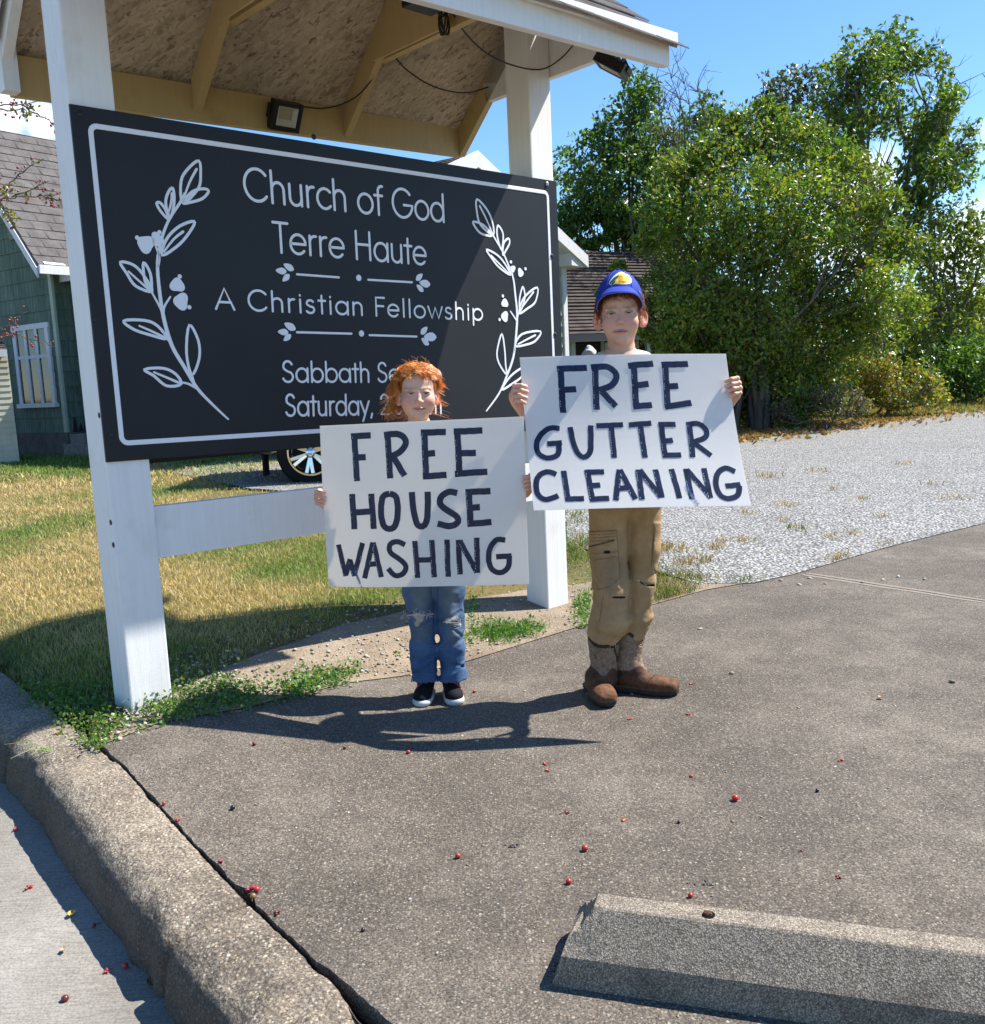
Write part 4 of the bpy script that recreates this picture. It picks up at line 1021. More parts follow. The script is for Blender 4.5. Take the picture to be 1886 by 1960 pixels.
def green_house():
    C0 = at(135, 868, 17.3); C0[2] = 0.0
    u = unit((-.82, .57, 0)); v = unit((.57, .82, 0)); nu = unit((-.57, -.82, 0)); nv = unit((.82, -.57, 0))
    root = empty('green_house', C0, 'weathered green shingle house with grey roof behind the left post', 'house')
    zf, ze, zr = .55, 3.95, 6.15; W_ = 3.6; L_ = 9.0
    A = lambda mb, name, mat, sm=False: adopt(root, mb.build(name, mat, smooth=sm))
    core = MB().prism([C0 + u * .0 + ZZ * -.2, C0 + u * W_ + ZZ * -.2, C0 + u * W_ + ZZ * ze, C0 + u * W_ / 2 + ZZ * (zr - .1), C0 + ZZ * ze], v * L_)
    A(core, 'wall_core', M_DARKW)
    top = lambda t: ze + (zr - ze) * (1 - abs(t - W_ / 2) / (W_ / 2)) - .1
    mb = MB(); courses(mb, C0 + u * .02, u, W_ - .04, nu, zf, zr, .275, .02, top); courses(mb, C0 + v * .02, v, L_ - .04, nv, zf, ze, .275, .02)
    A(mb, 'wall', M_GREEN)
    A(MB().box(C0 + u * .03 - nu * -.012 + ZZ * (zf + ze) / 2 + nv * .012, (u, nu, ZZ), (.045, .026, (ze - zf) / 2), .004), 'corner_board', M_PALEG)
    A(MB().prism([C0 + nu * .03 + ZZ * -.2, C0 + u * W_ + nu * .03 + ZZ * -.2, C0 + u * W_ + nu * .03 + ZZ * zf, C0 + nu * .03 + ZZ * zf], -nu * .1).prism([C0 + nv * .03 + ZZ * -.2, C0 + v * L_ + nv * .03 + ZZ * -.2, C0 + v * L_ + nv * .03 + ZZ * zf, C0 + nv * .03 + ZZ * zf], -nv * .1), 'foundation', plain("house_foundation", (.17, .15, .135), .9, .1, 0, .4, 6))
    ov = .45; sl = (zr - ze) / (W_ / 2)
    for sgn in (0, 1):
        a = C0 + nu * .5 + (u * -ov if sgn == 0 else u * (W_ + ov)) + ZZ * (ze - sl * ov + .05); e = (u if sgn == 0 else -u) * (W_ / 2 + ov) + ZZ * (sl * (W_ / 2 + ov))
        mb = MB(); roof_slope(mb, a, a + v * (L_ + .7), e, .34); A(mb, 'roof', M_ROOFG)
    # rake board, eave gutter with torn metal edge
    a = C0 + nu * .5 - u * ov + ZZ * (ze - sl * ov); b = C0 + nu * .5 + u * W_ / 2 + ZZ * (zr - .0)
    A(MB().prism([a, b, b - ZZ * .17, a - ZZ * .17], nu * .03), 'rake_board', M_TRIM)
    A(MB().box(a + v * (L_ / 2) + nv * .03 + ZZ * -.03, (v, nv, ZZ), (L_ / 2, .02, .075), .004), 'gutter', M_TRIM)
    mb = MB()
    for i in range(7): mb.add([a + v * (.1 + i * .5) + ZZ * .06 + nv * .05, a + v * (.5 + i * .5) + ZZ * .06 + nv * .05, a + v * (.45 + i * .5 + .1 * random.random()) + ZZ * (.16 + .1 * random.random()) - nv * .12, a + v * (.15 + i * .5) + ZZ * .18 - nv * .14], [(0, 1, 2, 3)])
    A(mb, 'flashing', M_TRIM)
    # window on the gable wall: frame, pane, three bars
    def onw(x, y): p = on_plane(x, y, C0, nu); return (p - C0) @ u, p[2]
    t1, zt = onw(92, 622); t0, zb = onw(47, 777)
    ta, tb = min(t0, t1), max(t0, t1); tb = ta + max(.7, tb - ta)
    o = C0 + nu * .03
    w = A(MB().box(o + u * (ta + tb) / 2 + ZZ * zt, (u, nu, ZZ), ((tb - ta) / 2 + .08, .03, .05), .004).box(o + u * (ta + tb) / 2 + ZZ * zb + nu * .02, (u, nu, ZZ), ((tb - ta) / 2 + .1, .05, .04), .004)
          .box(o + u * ta + ZZ * (zt + zb) / 2, (u, nu, ZZ), (.055, .028, (zt - zb) / 2 - .03), .004).box(o + u * tb + ZZ * (zt + zb) / 2, (u, nu, ZZ), (.055, .028, (zt - zb) / 2 - .03), .004), 'window', M_TRIM)
    sub(w, MB().box(o + u * (ta + tb) / 2 + ZZ * (zt + zb) / 2 - nu * .005, (u, nu, ZZ), ((tb - ta) / 2, .008, (zt - zb) / 2)).build('pane', M_GLASS))
    mb = MB()
    for k in (1, 2): mb.box(o + u * (ta + (tb - ta) * k / 3) + ZZ * (zt + zb) / 2 + nu * .012, (u, nu, ZZ), (.04, .012, (zt - zb) / 2 - .04), .002)
    mb.box(o + u * (ta + tb) / 2 + ZZ * (zb + (zt - zb) * .62) + nu * .010, (u, nu, ZZ), ((tb - ta) / 2 - .05, .010, .03), .002)
    sub(w, mb.build('glazing_bar', M_TRIM))
    # louvred vent high on the gable
    t, z = onw(31, 412); mb = MB().box(C0 + nu * .04 + u * t + ZZ * z, (u, nu, ZZ), (.2, .03, .42), .004)
    for k in range(8): mb.box(C0 + nu * .075 + u * t + ZZ * (z - .34 + k * .095), (u, nu, ZZ), (.15, .012, .02), .002)
    A(mb, 'gable_vent', plain("vent_paint", (.22, .24, .23), .7))
    # rotten corner above the steps, steps against the right wall
    mb = MB()
    for i in range(9): mb.prism([C0 + v * (.08 + i * .11) + nv * .045 + ZZ * zf, C0 + v * (.17 + i * .11) + nv * .045 + ZZ * zf, C0 + v * (.13 + i * .11) + nv * .045 + ZZ * (zf + .12 + .22 * random.random())], -nv * .02)
    A(mb, 'rotten_boards', M_DARKW)
    st = MB()
    for i, (d, h) in enumerate(((1.5, .16), (1.05, .34), (.6, .52))): st.box(C0 + v * .42 + nv * (d / 2 - .15) + ZZ * (h / 2), (v, nv, ZZ), (.5 - i * .04, d / 2, h / 2), .02)
    adopt(root, st.build('front_steps', M_CONC))
    l = on_plane(143, 545, C0, nv); A(MB().box(l + nv * .06, (v, nv, ZZ), (.09, .06, .16), .02).tube([l + nv * .1 - ZZ * .15, l + nv * .16 - ZZ * .5 - v * .12], .02), 'wall_lamp', plain("teal_lamp", (.02, .16, .17), .5))
    return root
green_house()

def cream_shed():
    C0 = at(38, 872, 16.0); C0[2] = 0; u = unit((-.88, -.47, 0)); n = unit((.47, -.88, 0)); v = -n
    root = empty('cream_shed', C0, 'cream clapboard outbuilding at the left edge of the photo', 'outbuilding')
    h = at(20, 672, 16.0)[2]
    adopt(root, MB().prism([C0 - ZZ * .1, C0 + u * 5 - ZZ * .1, C0 + u * 5 + ZZ * h, C0 + ZZ * h], v * 1.0).build('wall_core', M_DARKW))
    mb = MB(); courses(mb, C0 + u * .01, u, 5, n, .03, h - .02, .1, .014); adopt(root, mb.build('wall', M_CREAM))
    a = C0 + u * .02 + n * .3 + ZZ * (h - .02); mb = MB(); roof_slope(mb, a, a + u * 5.4, v * 1.2 + ZZ * .22, .3); adopt(root, mb.build('roof', M_ROOFB))
    adopt(root, MB().box(a + u * 2.7 - ZZ * .02, (u, n, ZZ), (2.7, .02, .06)).build('fascia', M_TRIM))
cream_shed()

def gable_house():
    Ap = at(912, 292, 16.0); w = unit((.6, .8, 0)); n = unit((.8, -.6, 0)); v = -n
    base = Ap.copy(); base[2] = 0
    root = empty('gable_house', base, 'pale green house with a white trimmed gable behind the sign board', 'house')
    zr = Ap[2]; hw = 3.35; ze = at(1115, 490, 18.7)[2]; L_ = 8
    A = lambda mb, name, mat: adopt(root, mb.build(name, mat))
    wi = hw - .32; o = base + v * .32
    sl = (zr - ze) / hw
    top = lambda t: zr - .12 - sl * abs(t - wi)
    A(MB().prism([o - w * wi - ZZ * .1, o + w * wi - ZZ * .1, o + w * wi + ZZ * (ze + .1), o + ZZ * (zr - .12), o - w * wi + ZZ * (ze + .1)], v * (L_ - .5)), 'wall_core', M_DARKW)
    mb = MB(); courses(mb, o - w * wi, w, 2 * wi, n, .3, zr, .2, .02, top); A(mb, 'wall', M_PALEG)
    A(MB().box(o + w * (wi - .03) + n * .03 + ZZ * (ze / 2), (w, n, ZZ), (.07, .02, ze / 2)), 'corner_board', M_TRIM)
    for s in (-1, 1):
        a = base + w * s * hw + ZZ * ze; e = -w * s * hw + ZZ * (zr - ze); mb = MB(); roof_slope(mb, a, a + v * L_, e, .3); A(mb, 'roof', M_ROOFB)
        b = base + ZZ * (zr + .03); a2 = base + w * s * (hw + .03) + ZZ * (ze + .0)
        A(MB().prism([a2, b, b - ZZ * .26, a2 - ZZ * .22], n * .04), 'rake_board', M_TRIM)
        A(MB().prism([a2 - n * .002 - ZZ * .2, b - n * .002 - ZZ * .25, b + v * .34 - ZZ * .25, a2 + v * .34 - ZZ * .2], ZZ * .02), 'soffit', M_TRIM)
        A(MB().prism([a2 - ZZ * .21, a2 - ZZ * .02, a2 - w * s * .55 + ZZ * .02, a2 - w * s * .55 - ZZ * .21], v * .5), 'eave_return', M_TRIM)
        A(MB().box(a2 + v * (L_ / 2 + .05) - ZZ * .1, (v, w, ZZ), (L_ / 2, .03, .09)), 'gutter', M_TRIM)
gable_house()

def dark_house():
    c = at(1175, 690, 21.5); c[2] = 0
    u = unit((.92, .38, 0)); v = unit((-.38, .92, 0))
    root = empty('dark_house', c, 'old house with a brown hipped roof and dark porch behind the boy in the cap', 'house')
    ze = at(1150, 640, 21.5)[2]; zr = at(1165, 478, 24.0)[2]
    o = c - u * 1.1
    A = lambda mb, name, mat: adopt(root, mb.build(name, mat))
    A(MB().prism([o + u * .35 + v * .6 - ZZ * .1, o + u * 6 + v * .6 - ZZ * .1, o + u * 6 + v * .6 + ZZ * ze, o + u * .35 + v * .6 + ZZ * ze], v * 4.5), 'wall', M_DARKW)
    P = [o + ZZ * ze, o + u * 6.4 + ZZ * ze, o + u * 6.4 + v * 5.4 + ZZ * ze, o + v * 5.4 + ZZ * ze]; r0 = o + u * 1.2 + v * 2.4 + ZZ * zr; r1 = o + u * 4.8 + v * 2.7 + ZZ * zr
    for q in ((P[0], P[1], r1, r0), (P[3], P[0], r0, None), (P[1], P[2], r1, None), (P[2], P[3], r0, r1)):
        mb = MB(); a, b = q[0], q[1]; k = 26
        for i in range(k):
            f0, f1 = i / k, min(1, (i + 1.15) / k); t = [q[2], q[2]] if q[3] is None else ([q[3], q[2]] if q[3] is r0 else [q[3], q[2]])
            l = lambda f, j: (a if j == 0 else b) * (1 - f) + t[j] * f
            nn = unit(np.cross(b - a, t[0] - a)); nn = nn if nn[2] > 0 else -nn; off = nn * (.03 + .02 * random.random())
            mb.add([l(f0, 0) + off, l(f0, 1) + off, l(f1, 1) + nn * .004, l(f1, 0) + nn * .004], [(0, 1, 2, 3)]); mb.add([l(f0, 0) + off, l(f0, 1) + off, l(f0, 1), l(f0, 0)], [(3, 2, 1, 0)])
        A(mb, 'roof', M_ROOFB)
    A(MB().box(o + u * 3.2 + ZZ * (ze - .06) + v * .02, (u, v, ZZ), (3.2, .03, .09)), 'fascia', plain("grey_fascia", (.25, .23, .21), .8))
    for t in (.15, 2.1, 4.1): A(MB().box(o + u * t + v * .15 + ZZ * ze / 2, (u, v, ZZ), (.05, .05, ze / 2), .005), 'porch_post', M_PALEG)
    w = A(MB().box(o + u * 1.6 + v * .57 + ZZ * 1.5, (u, v, ZZ), (.5, .03, .6)), 'window', M_PALEG); sub(w, MB().box(o + u * 1.6 + v * .535 + ZZ * 1.5, (u, v, ZZ), (.42, .01, .52)).build('pane', M_GLASS))
    for (x, y, r) in ((1128, 672, .16),):
        p = at(x, y + 8, 20.6); b = MB().ball(p, (r, r * .9, r * 1.1), 14); b.v = [tuple(np.array(q_) + (np.array(q_) - p) * (.9 * (fbm(np.array([q_[0] * 9]), np.array([q_[1] * 9]), np.array([q_[2] * 14]), 2)[0] - .5))) for q_ in b.v]; tag(adopt_none(b.build('plastic_bag', plain("white_bag", (.62, .60, .64), .5), smooth=True)), 'white plastic bag on the dark porch beside the boy in the cap', 'bag')
def adopt_none(o): return o
dark_house()


def car():
    Wc = at(596, 886, 10.3); gzc = .09
    root = empty('parked_car', (Wc[0] + 1.3, Wc[1] + .9, gzc), 'black parked car whose chrome wheel shows below the sign board', 'car')
    R = .375; cz = gzc + R; X0, Y0 = Wc[0], Wc[1]
    m = M_("car_paint", .18, .6); m.color((.006, .006, .007)); mp = m.m
    rub = plain("tyre_rubber", (.012, .012, .012), .8, .2, 0, .3, 80, .3); chrome = plain("chrome", (.72, .73, .76), .12, .6, 1.0, .05)
    glass = M_GLASS
    # body: side outline with wheel arches, bulged across the width by stacked sections
    xr, xf = X0 - .80, X0 + 3.60; wb = 2.68
    def outline():
        pts = [(xr + .05, .42)]
        def arch(cx): return [(cx + .46 * math.cos(R_(a)), cz - gzc + .46 * math.sin(R_(a))) for a in range(190, -11, -20)]
        pts += [(X0 - .50, .36)] + [p for p in arch(X0) if p[1] > .3] + [(X0 + .5, .34), (X0 + wb - .5, .34)] + [p for p in arch(X0 + wb) if p[1] > .3] + [(X0 + wb + .5, .38), (xf - .04, .42), (xf, .62), (xf - .06, .86), (xf - .35, 1.00), (X0 + 2.55, 1.10)]
        pts += [(X0 + 2.45, 1.12), (xr + .04, 1.12), (xr, .9), (xr - .02, .6)]
        return pts
    o = outline(); yo = Y0 - .02
    secs = [(0.0, .97, .02), (.06, 1.0, 0), (.9, 1.0, 0), (1.74, 1.0, 0), (1.80, .97, .02)]
    cxm, czm = (xr + xf) / 2, .7; V = []; n = len(o)
    for dy, sc, dz in secs:
        for x, z in o: V.append((cxm + (x - cxm) * sc, yo + dy, gzc + (czm + (z - czm) * sc)))
    F = [];
    for k in range(len(secs) - 1):
        for i in range(n): j = (i + 1) % n; F.append((k * n + i, k * n + j, (k + 1) * n + j, (k + 1) * n + i))
    F += [tuple(range(n - 1, -1, -1)), tuple((len(secs) - 1) * n + i for i in range(n))]
    b = MB().add(V, F).build('body', mp); adopt(root, b)
    bm = bmesh.new(); bm.from_mesh(b.data); bmesh.ops.recalc_face_normals(bm, faces=bm.faces); bm.to_mesh(b.data); bm.free()
    cab = [(xr + .10, 1.12), (xr + .30, 1.60), (xr + .55, 1.68), (X0 + 1.35, 1.68), (X0 + 1.62, 1.62), (X0 + 2.40, 1.12)]
    adopt(root, MB().prism([(x, yo + .14, gzc + z - .004) for x, z in cab], (0, 1.52, 0)).build('cabin', mp))
    for a, c in (((X0 - .45, X0 + .55)), ((X0 + .65, X0 + 1.65))):
        adopt(root, MB().prism([(a, yo + .135, gzc + 1.18), (a + .08, yo + .135, gzc + 1.58), (c - .12, yo + .135, gzc + 1.58), (c + .12, yo + .135, gzc + 1.18)], (0, -.004, 0)).build('side_window', glass))
    for cx in (X0, X0 + wb):
        for cy in (yo + .12, yo + 1.68):
            s = 1 if cy > yo + 1 else -1
            ty = MB(); V = []; F = []; prof = [(.255, .0), (.33, -.012), (R - .02, .0), (R, .04), (R, .19), (R - .02, .23), (.26, .23)]; N = 56
            for i in range(N):
                a = 2 * math.pi * i / N
                for r, d in prof: V.append((cx + r * math.cos(a), cy - .115 + d if s < 0 else cy + .115 - d, cz + r * math.sin(a)))
            k = len(prof)
            for i in range(N):
                for j in range(k - 1): F.append((i * k + j, i * k + j + 1, ((i + 1) % N) * k + j + 1, ((i + 1) % N) * k + j))
            w = adopt(root, MB().add(V, F).build('wheel', rub, smooth=True))
            rm = MB(); f = -1 if s < 0 else 1; y0 = cy + f * .115
            ring = []
            for i in range(N):
                a = 2 * math.pi * i / N
                for r, d in ((.262, .0), (.250, .018), (.232, .018), (.222, -.05), (.215, -.14)): ring.append((cx + r * math.cos(a), y0 + f * d, cz + r * math.sin(a)))
            F = [(i * 5 + j, i * 5 + j + 1, ((i + 1) % N) * 5 + j + 1, ((i + 1) % N) * 5 + j) for i in range(N) for j in range(4)]
            rm.add(ring, F)
            for q in range(6):
                a = 2 * math.pi * q / 6 + .45
                for da in (-.10, .10):
                    d0 = np.array([math.cos(a + da * .5), 0, math.sin(a + da * .5)]); d1 = np.array([math.cos(a + da * 1.6), 0, math.sin(a + da * 1.6)])
                    p0 = np.array([cx, y0 - f * .01, cz]) + d0 * .05; p1 = np.array([cx, y0 + f * .006, cz]) + d1 * .228
                    t = unit(p1 - p0); sd_ = np.cross(t, (0, 1, 0)); rm.box((p0 + p1) / 2, (t, (0, 1, 0), sd_), (np.linalg.norm(p1 - p0) / 2, .014, .021), .006)
            rm.ball((cx, y0 + f * .0, cz), (.055, .03, .055), 8)
            sub(w, rm.build('rim', chrome, smooth=False))
            sub(w, MB().tube([(cx, y0 - f * .09, cz), (cx, y0 - f * .075, cz)], .215, 32).build('brake_disc', M_DARKW))
            if s < 0 and cx == X0:
                # raised sidewall lettering blocks
                mb = MB()
                for i in range(26):
                    a = R_(215 + i * 5.2)
                    if i % 9 == 8: continue
                    c = np.array([cx + .325 * math.cos(a), y0 - .004, cz + .325 * math.sin(a)]); t = np.array([-math.sin(a), 0, math.cos(a)]); r_ = np.array([math.cos(a), 0, math.sin(a)])
                    mb.box(c + r_ * .010, (t, (0, 1, 0), r_), (.010, .004, .003)); mb.box(c - t * .008, (t, (0, 1, 0), r_), (.0025, .0035, .012)) if i % 2 else mb.box(c - r_ * .010, (t, (0, 1, 0), r_), (.009, .0035, .003))
                sub(w, mb.build('sidewall_marking', plain("tyre_white", (.28, .28, .28), .8)))['kind'] = 'stuff'
    for cy in (yo + .12, yo + 1.68): adopt(root, MB().box((X0 - .52, cy, gzc + .27), XYZ, (.01, .12, .13), .004).build('mud_flap', rub))
    adopt(root, MB().box((xr - .01, yo + .9, gzc + .50), XYZ, (.08, .86, .12), .03).build('rear_bumper', M_BLACKP))
    adopt(root, MB().box((xf + .0, yo + .9, gzc + .50), XYZ, (.07, .84, .12), .03).build('front_bumper', M_BLACKP))
    for cy in (yo + .2, yo + 1.6):
        adopt(root, MB().box((xr - .0, cy, gzc + .95), XYZ, (.03, .10, .12), .01).build('tail_light', plain("red_lens", (.35, .01, .01), .2)))
        adopt(root, MB().box((xf - .03, cy, gzc + .76), XYZ, (.04, .13, .06), .01).build('headlight', chrome))
    adopt(root, MB().box((X0 + 1.75, yo - .08, gzc + 1.18), XYZ, (.07, .09, .06), .02).build('wing_mirror', mp))
    for x in (X0 + .2, X0 + 1.25): adopt(root, MB().box((x, yo - .012, gzc + .98), XYZ, (.09, .012, .014), .004).build('door_handle', chrome))
car()
# ================================================================== trees, bushes, grass
def leaf_mat(name, sat=1.0, tr=.36, rough=.36):
    m = M_(name, rough, .45); c = m.attr(); m.color(c)
    t = m.mix(1.0, c, (1.7, 1.75, .5), 'MULTIPLY'); m.translucent(t, tr); return m.m
M_LEAF = leaf_mat("leaf")
m_ = M_("bark", .9, .1); _n = m_.noise(1.0, 5, .6, m_.co((30, 30, 5))); m_.color(m_.ramp(_n, [(.3, (.075, .06, .05)), (.7, (.19, .165, .14))])).bump(_n, .6, .02); M_BARK = m_.m

def leaves(P, size, pal, r, droop=.5, wid=.52, out=None):
    """leaf blades at points P: four-cornered, folded along the rib; returns v, f, col"""
    n = len(P); size = np.broadcast_to(size, (n,)) * r.uniform(.65, 1.3, n)
    d = r.normal(size=(n, 3)); d[:, 2] -= droop; d += 0 if out is None else out * .5; d /= np.linalg.norm(d, axis=1)[:, None]
    q = r.normal(size=(n, 3)); q[:, 2] += .6; s = np.cross(d, q); s /= np.linalg.norm(s, axis=1)[:, None] + 1e-9; nn = np.cross(s, d)
    L = size[:, None]; w = L * wid * .5
    V = np.stack([P - d * L * .5, P + s * w + nn * w * .35 - d * L * .08, P + d * L * .5 - nn * L * .06, P - s * w + nn * w * .35 - d * L * .08], 1).reshape(-1, 3)
    b = np.arange(n)[:, None] * 4; F = np.concatenate([b + [[0, 1, 2]], b + [[0, 2, 3]]])
    pal = np.asarray(pal); k = r.integers(0, len(pal), n); c = pal[k] * r.uniform(.75, 1.25, (n, 1))
    return V, F, np.repeat(c, 4, axis=0)
def in_blob(c, R, n, r, sq=(1, 1, .9), gap=.38, fr=1.6, shell=.45):
    """points through an uneven ball with holes"""
    o = np.zeros((0, 3)); R3 = R * np.asarray(sq)
    seed = int(abs(c[0] * 13.1 + c[2] * 7.7) * 10) % 97
    while len(o) < n:
        d = r.normal(size=(n * 2, 3)); d /= np.linalg.norm(d, axis=1)[:, None]
        lump = .72 + .62 * vnoise(d[:, 0] * 2.1 + 9, d[:, 1] * 2.1 + 9, d[:, 2] * 2.1 + 9, seed)
        p = d * (r.uniform(0, 1, (n * 2, 1)) ** shell) * lump[:, None]
        q = c + p * R3
        ok = vnoise(q[:, 0] * fr, q[:, 1] * fr, q[:, 2] * fr, 55) > gap - .12 * r.uniform(size=len(q))
        o = np.vstack([o, q[ok]])
    return o[:n]
def bend(a, b, k, r, n=6):
    a = np.asarray(a, float); b = np.asarray(b, float); L = np.linalg.norm(b - a); off = r.normal(size=3) * L * k; off2 = r.normal(size=3) * L * k * .5
    return [a + (b - a) * t + off * math.sin(math.pi * t) + off2 * math.sin(2 * math.pi * t) for t in np.linspace(0, 1, n)]

def tree(name, label, cat, Y, foot, clumps, leaf, pal, dens=30, seed=1, group=None, depth=.8, trunk=.14, droop=.5, gap=.38, twigs=10, fr=1.6, fork=None, squash=1.0, stems=1):
    """clumps are (x, y, radius) read off the photograph and spread in depth about Y"""
    r = np.random.default_rng(seed)
    f0 = at(foot[0], foot[1], Y); f0[2] = gz1(f0[0], f0[1]) - .05
    root = empty(name, f0, label, cat, group)
    V = []; tb = MB(); cen = []
    for i, (x, y, rp) in enumerate(clumps):
        R = rp / FPX * Y; dy = r.uniform(-1, 1) * depth * R * 1.3
        c = at(x, y, Y + dy); cen.append((c, R))
        n = int(dens * (R / leaf) ** 2); P = in_blob(c, R, n, r, (1, squash, .92), gap, fr)
        P = P[P[:, 2] > f0[2] + .05]
        cp = np.asarray(pal) * (r.uniform(.85, 1.18) * np.array([r.uniform(.9, 1.1), 1, r.uniform(.85, 1.1)]))
        o_ = (P - c) / R
        V.append(leaves(P, leaf, cp, r, droop, out=o_))
        # shoots that break the outline
        for _ in range(int(twigs * rp / 60)):
            d = r.normal(size=3); d[2] = abs(d[2]) * .9 + .25; d /= np.linalg.norm(d); p0 = c + d * R * .6; p1 = c + d * R * r.uniform(1.0, 1.42)
            tb.tube(bend(p0, p1, .05, r, 4), [.006, .005, .004, .002], 4, False)
            t = r.uniform(.25, 1, 9)[:, None]; V.append(leaves(p0 + (p1 - p0) * t + r.normal(size=(9, 3)) * leaf * .35, leaf * .95, cp * 1.12, r, droop))
    v, f, c = join(V)
    adopt(root, mesh('crown', v, f, M_LEAF, None, False, c))
    top = max(q[0][2] for q in cen); cx = np.mean([q[0] for q in cen], axis=0)
    fk = f0 + (cx - f0) * .45 if fork is None else at(fork[0], fork[1], Y)
    for sidx in range(stems):
        off = r.normal(size=3) * np.array([.35, .35, 0]) * (stems > 1)
        tb.tube(bend(f0 + off, fk + off * .6, .04, r, 7), list(np.linspace(trunk, trunk * .62, 7)), 8, False)
    for cc, R in cen:
        st = f0 + (fk - f0) * r.uniform(.7, 1.0); pts = bend(st, cc, .07, r, 7); tb.tube(pts, list(np.linspace(trunk * .42, .015, 7)), 6, False)
        for _ in range(5):
            d = r.normal(size=3); d[2] += .4; d /= np.linalg.norm(d); tb.tube(bend(pts[r.integers(3, 7)], cc + d * R * .85, .08, r, 5), [.018, .014, .010, .007, .003], 5, False)
    adopt(root, tb.build('trunk', M_BARK, smooth=True))
    return root

G1 = [(0.081, 0.149, 0.027), (0.060, 0.121, 0.023), (0.108, 0.172, 0.032), (0.049, 0.098, 0.022)]
G2 = [(0.115, 0.195, 0.026), (0.143, 0.219, 0.031), (0.086, 0.161, 0.025), (0.191, 0.219, 0.035), (0.181, 0.173, 0.026), (0.066, 0.138, 0.022)]
G3 = [(0.076, 0.146, 0.022), (0.118, 0.178, 0.030), (0.161, 0.203, 0.035), (0.054, 0.115, 0.020)]
G4 = [(0.152, 0.199, 0.034), (0.196, 0.212, 0.034), (0.087, 0.137, 0.029), (0.120, 0.174, 0.034)]
GH = [(0.112, 0.168, 0.036), (0.168, 0.224, 0.042), (0.280, 0.210, 0.042), (0.336, 0.210, 0.048), (0.098, 0.154, 0.036)]
tree('leafy_tree', 'dense green tree rising behind the right post of the sign', 'tree', 26.5, (1200, 720),
     [(1228, 185, 46), (1205, 250, 62), (1150, 290, 55), (1098, 330, 45), (1255, 300, 66), (1190, 360, 80), (1105, 420, 55), (1345, 215, 36), (1330, 285, 60), (1375, 240, 30), (1085, 430, 40), (1240, 440, 62), (1290, 390, 75), (1150, 425, 50), (1120, 455, 44), (1200, 445, 56), (1262, 470, 44), (1165, 400, 56), (1225, 500, 36)],
     .155, G1, 30, 11, trunk=.2)
tree('tall_tree', 'tallest tree with airy yellow green crown at right', 'tree', 25.0, (1690, 760),
     [(1650, 110, 52), (1705, 92, 48), (1752, 140, 55), (1618, 150, 48), (1600, 205, 42), (1680, 180, 72), (1760, 220, 68), (1715, 270, 75), (1800, 205, 40), (1808, 300, 62), (1848, 290, 36), (1770, 330, 62), (1640, 260, 55), (1835, 345, 36), (1700, 440, 60), (1745, 395, 36), (1860, 250, 18)],
     .15, G3, 22, 12, trunk=.22, gap=.45, fr=.9, fork=(1690, 460))
tree('dark_tree', 'dull dark tree half hidden between the bush and the tallest tree', 'tree', 27.0, (1520, 740),
     [(1500, 190, 50), (1545, 175, 45), (1470, 240, 55), (1540, 250, 66), (1590, 260, 40), (1600, 320, 50), (1500, 320, 60)], .15, [(.045, .06, .03), (.06, .075, .035), (.075, .085, .04)], 20, 13, trunk=.18, gap=.45, fr=1.0)
tree('autumn_tree', 'olive and yellow tree at the right edge of the photo', 'tree', 24.0, (1810, 745),
     [(1790, 425, 50), (1850, 430, 48), (1880, 480, 55), (1815, 490, 58), (1765, 500, 42), (1860, 560, 62), (1800, 580, 60), (1900, 620, 70), (1830, 650, 60), (1760, 640, 46), (1770, 570, 36)],
     .14, G4, 20, 14, trunk=.13, gap=.42, fr=1.0)
tree('shade_bush', 'low dark green leafy bush at the right edge behind the gravel', 'bush', 22.5, (1850, 775), [(1800, 700, 44), (1850, 690, 56), (1900, 700, 60), (1840, 735, 46), (1885, 740, 46)], .13, [(.06, .13, .025), (.09, .17, .03)], 26, 15, trunk=.05, stems=4)
tree('spreading_bush', 'huge spreading yellow green bush filling the right background', 'bush', 17.0, (1440, 800),
     [(1440, 262, 52), (1500, 290, 66), (1380, 318, 60), (1318, 352, 66), (1575, 325, 66), (1640, 365, 56), (1272, 420, 54), (1420, 400, 90), (1540, 420, 90), (1650, 455, 78), (1322, 470, 90), (1440, 510, 100), (1575, 540, 100), (1688, 555, 56),
      (1285, 545, 46), (1320, 585, 74), (1420, 630, 100), (1556, 645, 100), (1655, 640, 62), (1485, 730, 86), (1390, 720, 76), (1570, 730, 66), (1440, 775, 50), (1530, 780, 40), (1320, 690, 70), (1290, 650, 46), (1480, 225, 22), (1350, 690, 60), (1290, 335, 30), (1400, 245, 26), (1465, 212, 22), (1555, 262, 30), (1622, 318, 30), (1702, 402, 34), (1738, 480, 36), (1735, 600, 44), (1262, 375, 26), (1235, 470, 24), (1238, 640, 26), (1218, 560, 22), (1185, 515, 15), (1150, 560, 10), (1240, 595, 26), (1385, 795, 42), (1450, 808, 38), (1515, 806, 36), (1345, 770, 46), (1350, 285, 22)],
     .088, G2, 30, 16, trunk=.07, gap=.40, fr=1.9, twigs=44, stems=9, depth=1.2)
tree('hedge_shrub', 'round shrub with orange tinged leaves at the gravel edge', 'shrub', 18.6, (1700, 792), [(1640, 720, 50), (1690, 715, 46), (1740, 730, 46), (1660, 760, 34), (1720, 762, 34), (1780, 745, 34), (1800, 765, 22)], .085, GH, 30, 17, trunk=.04, stems=5, twigs=16)
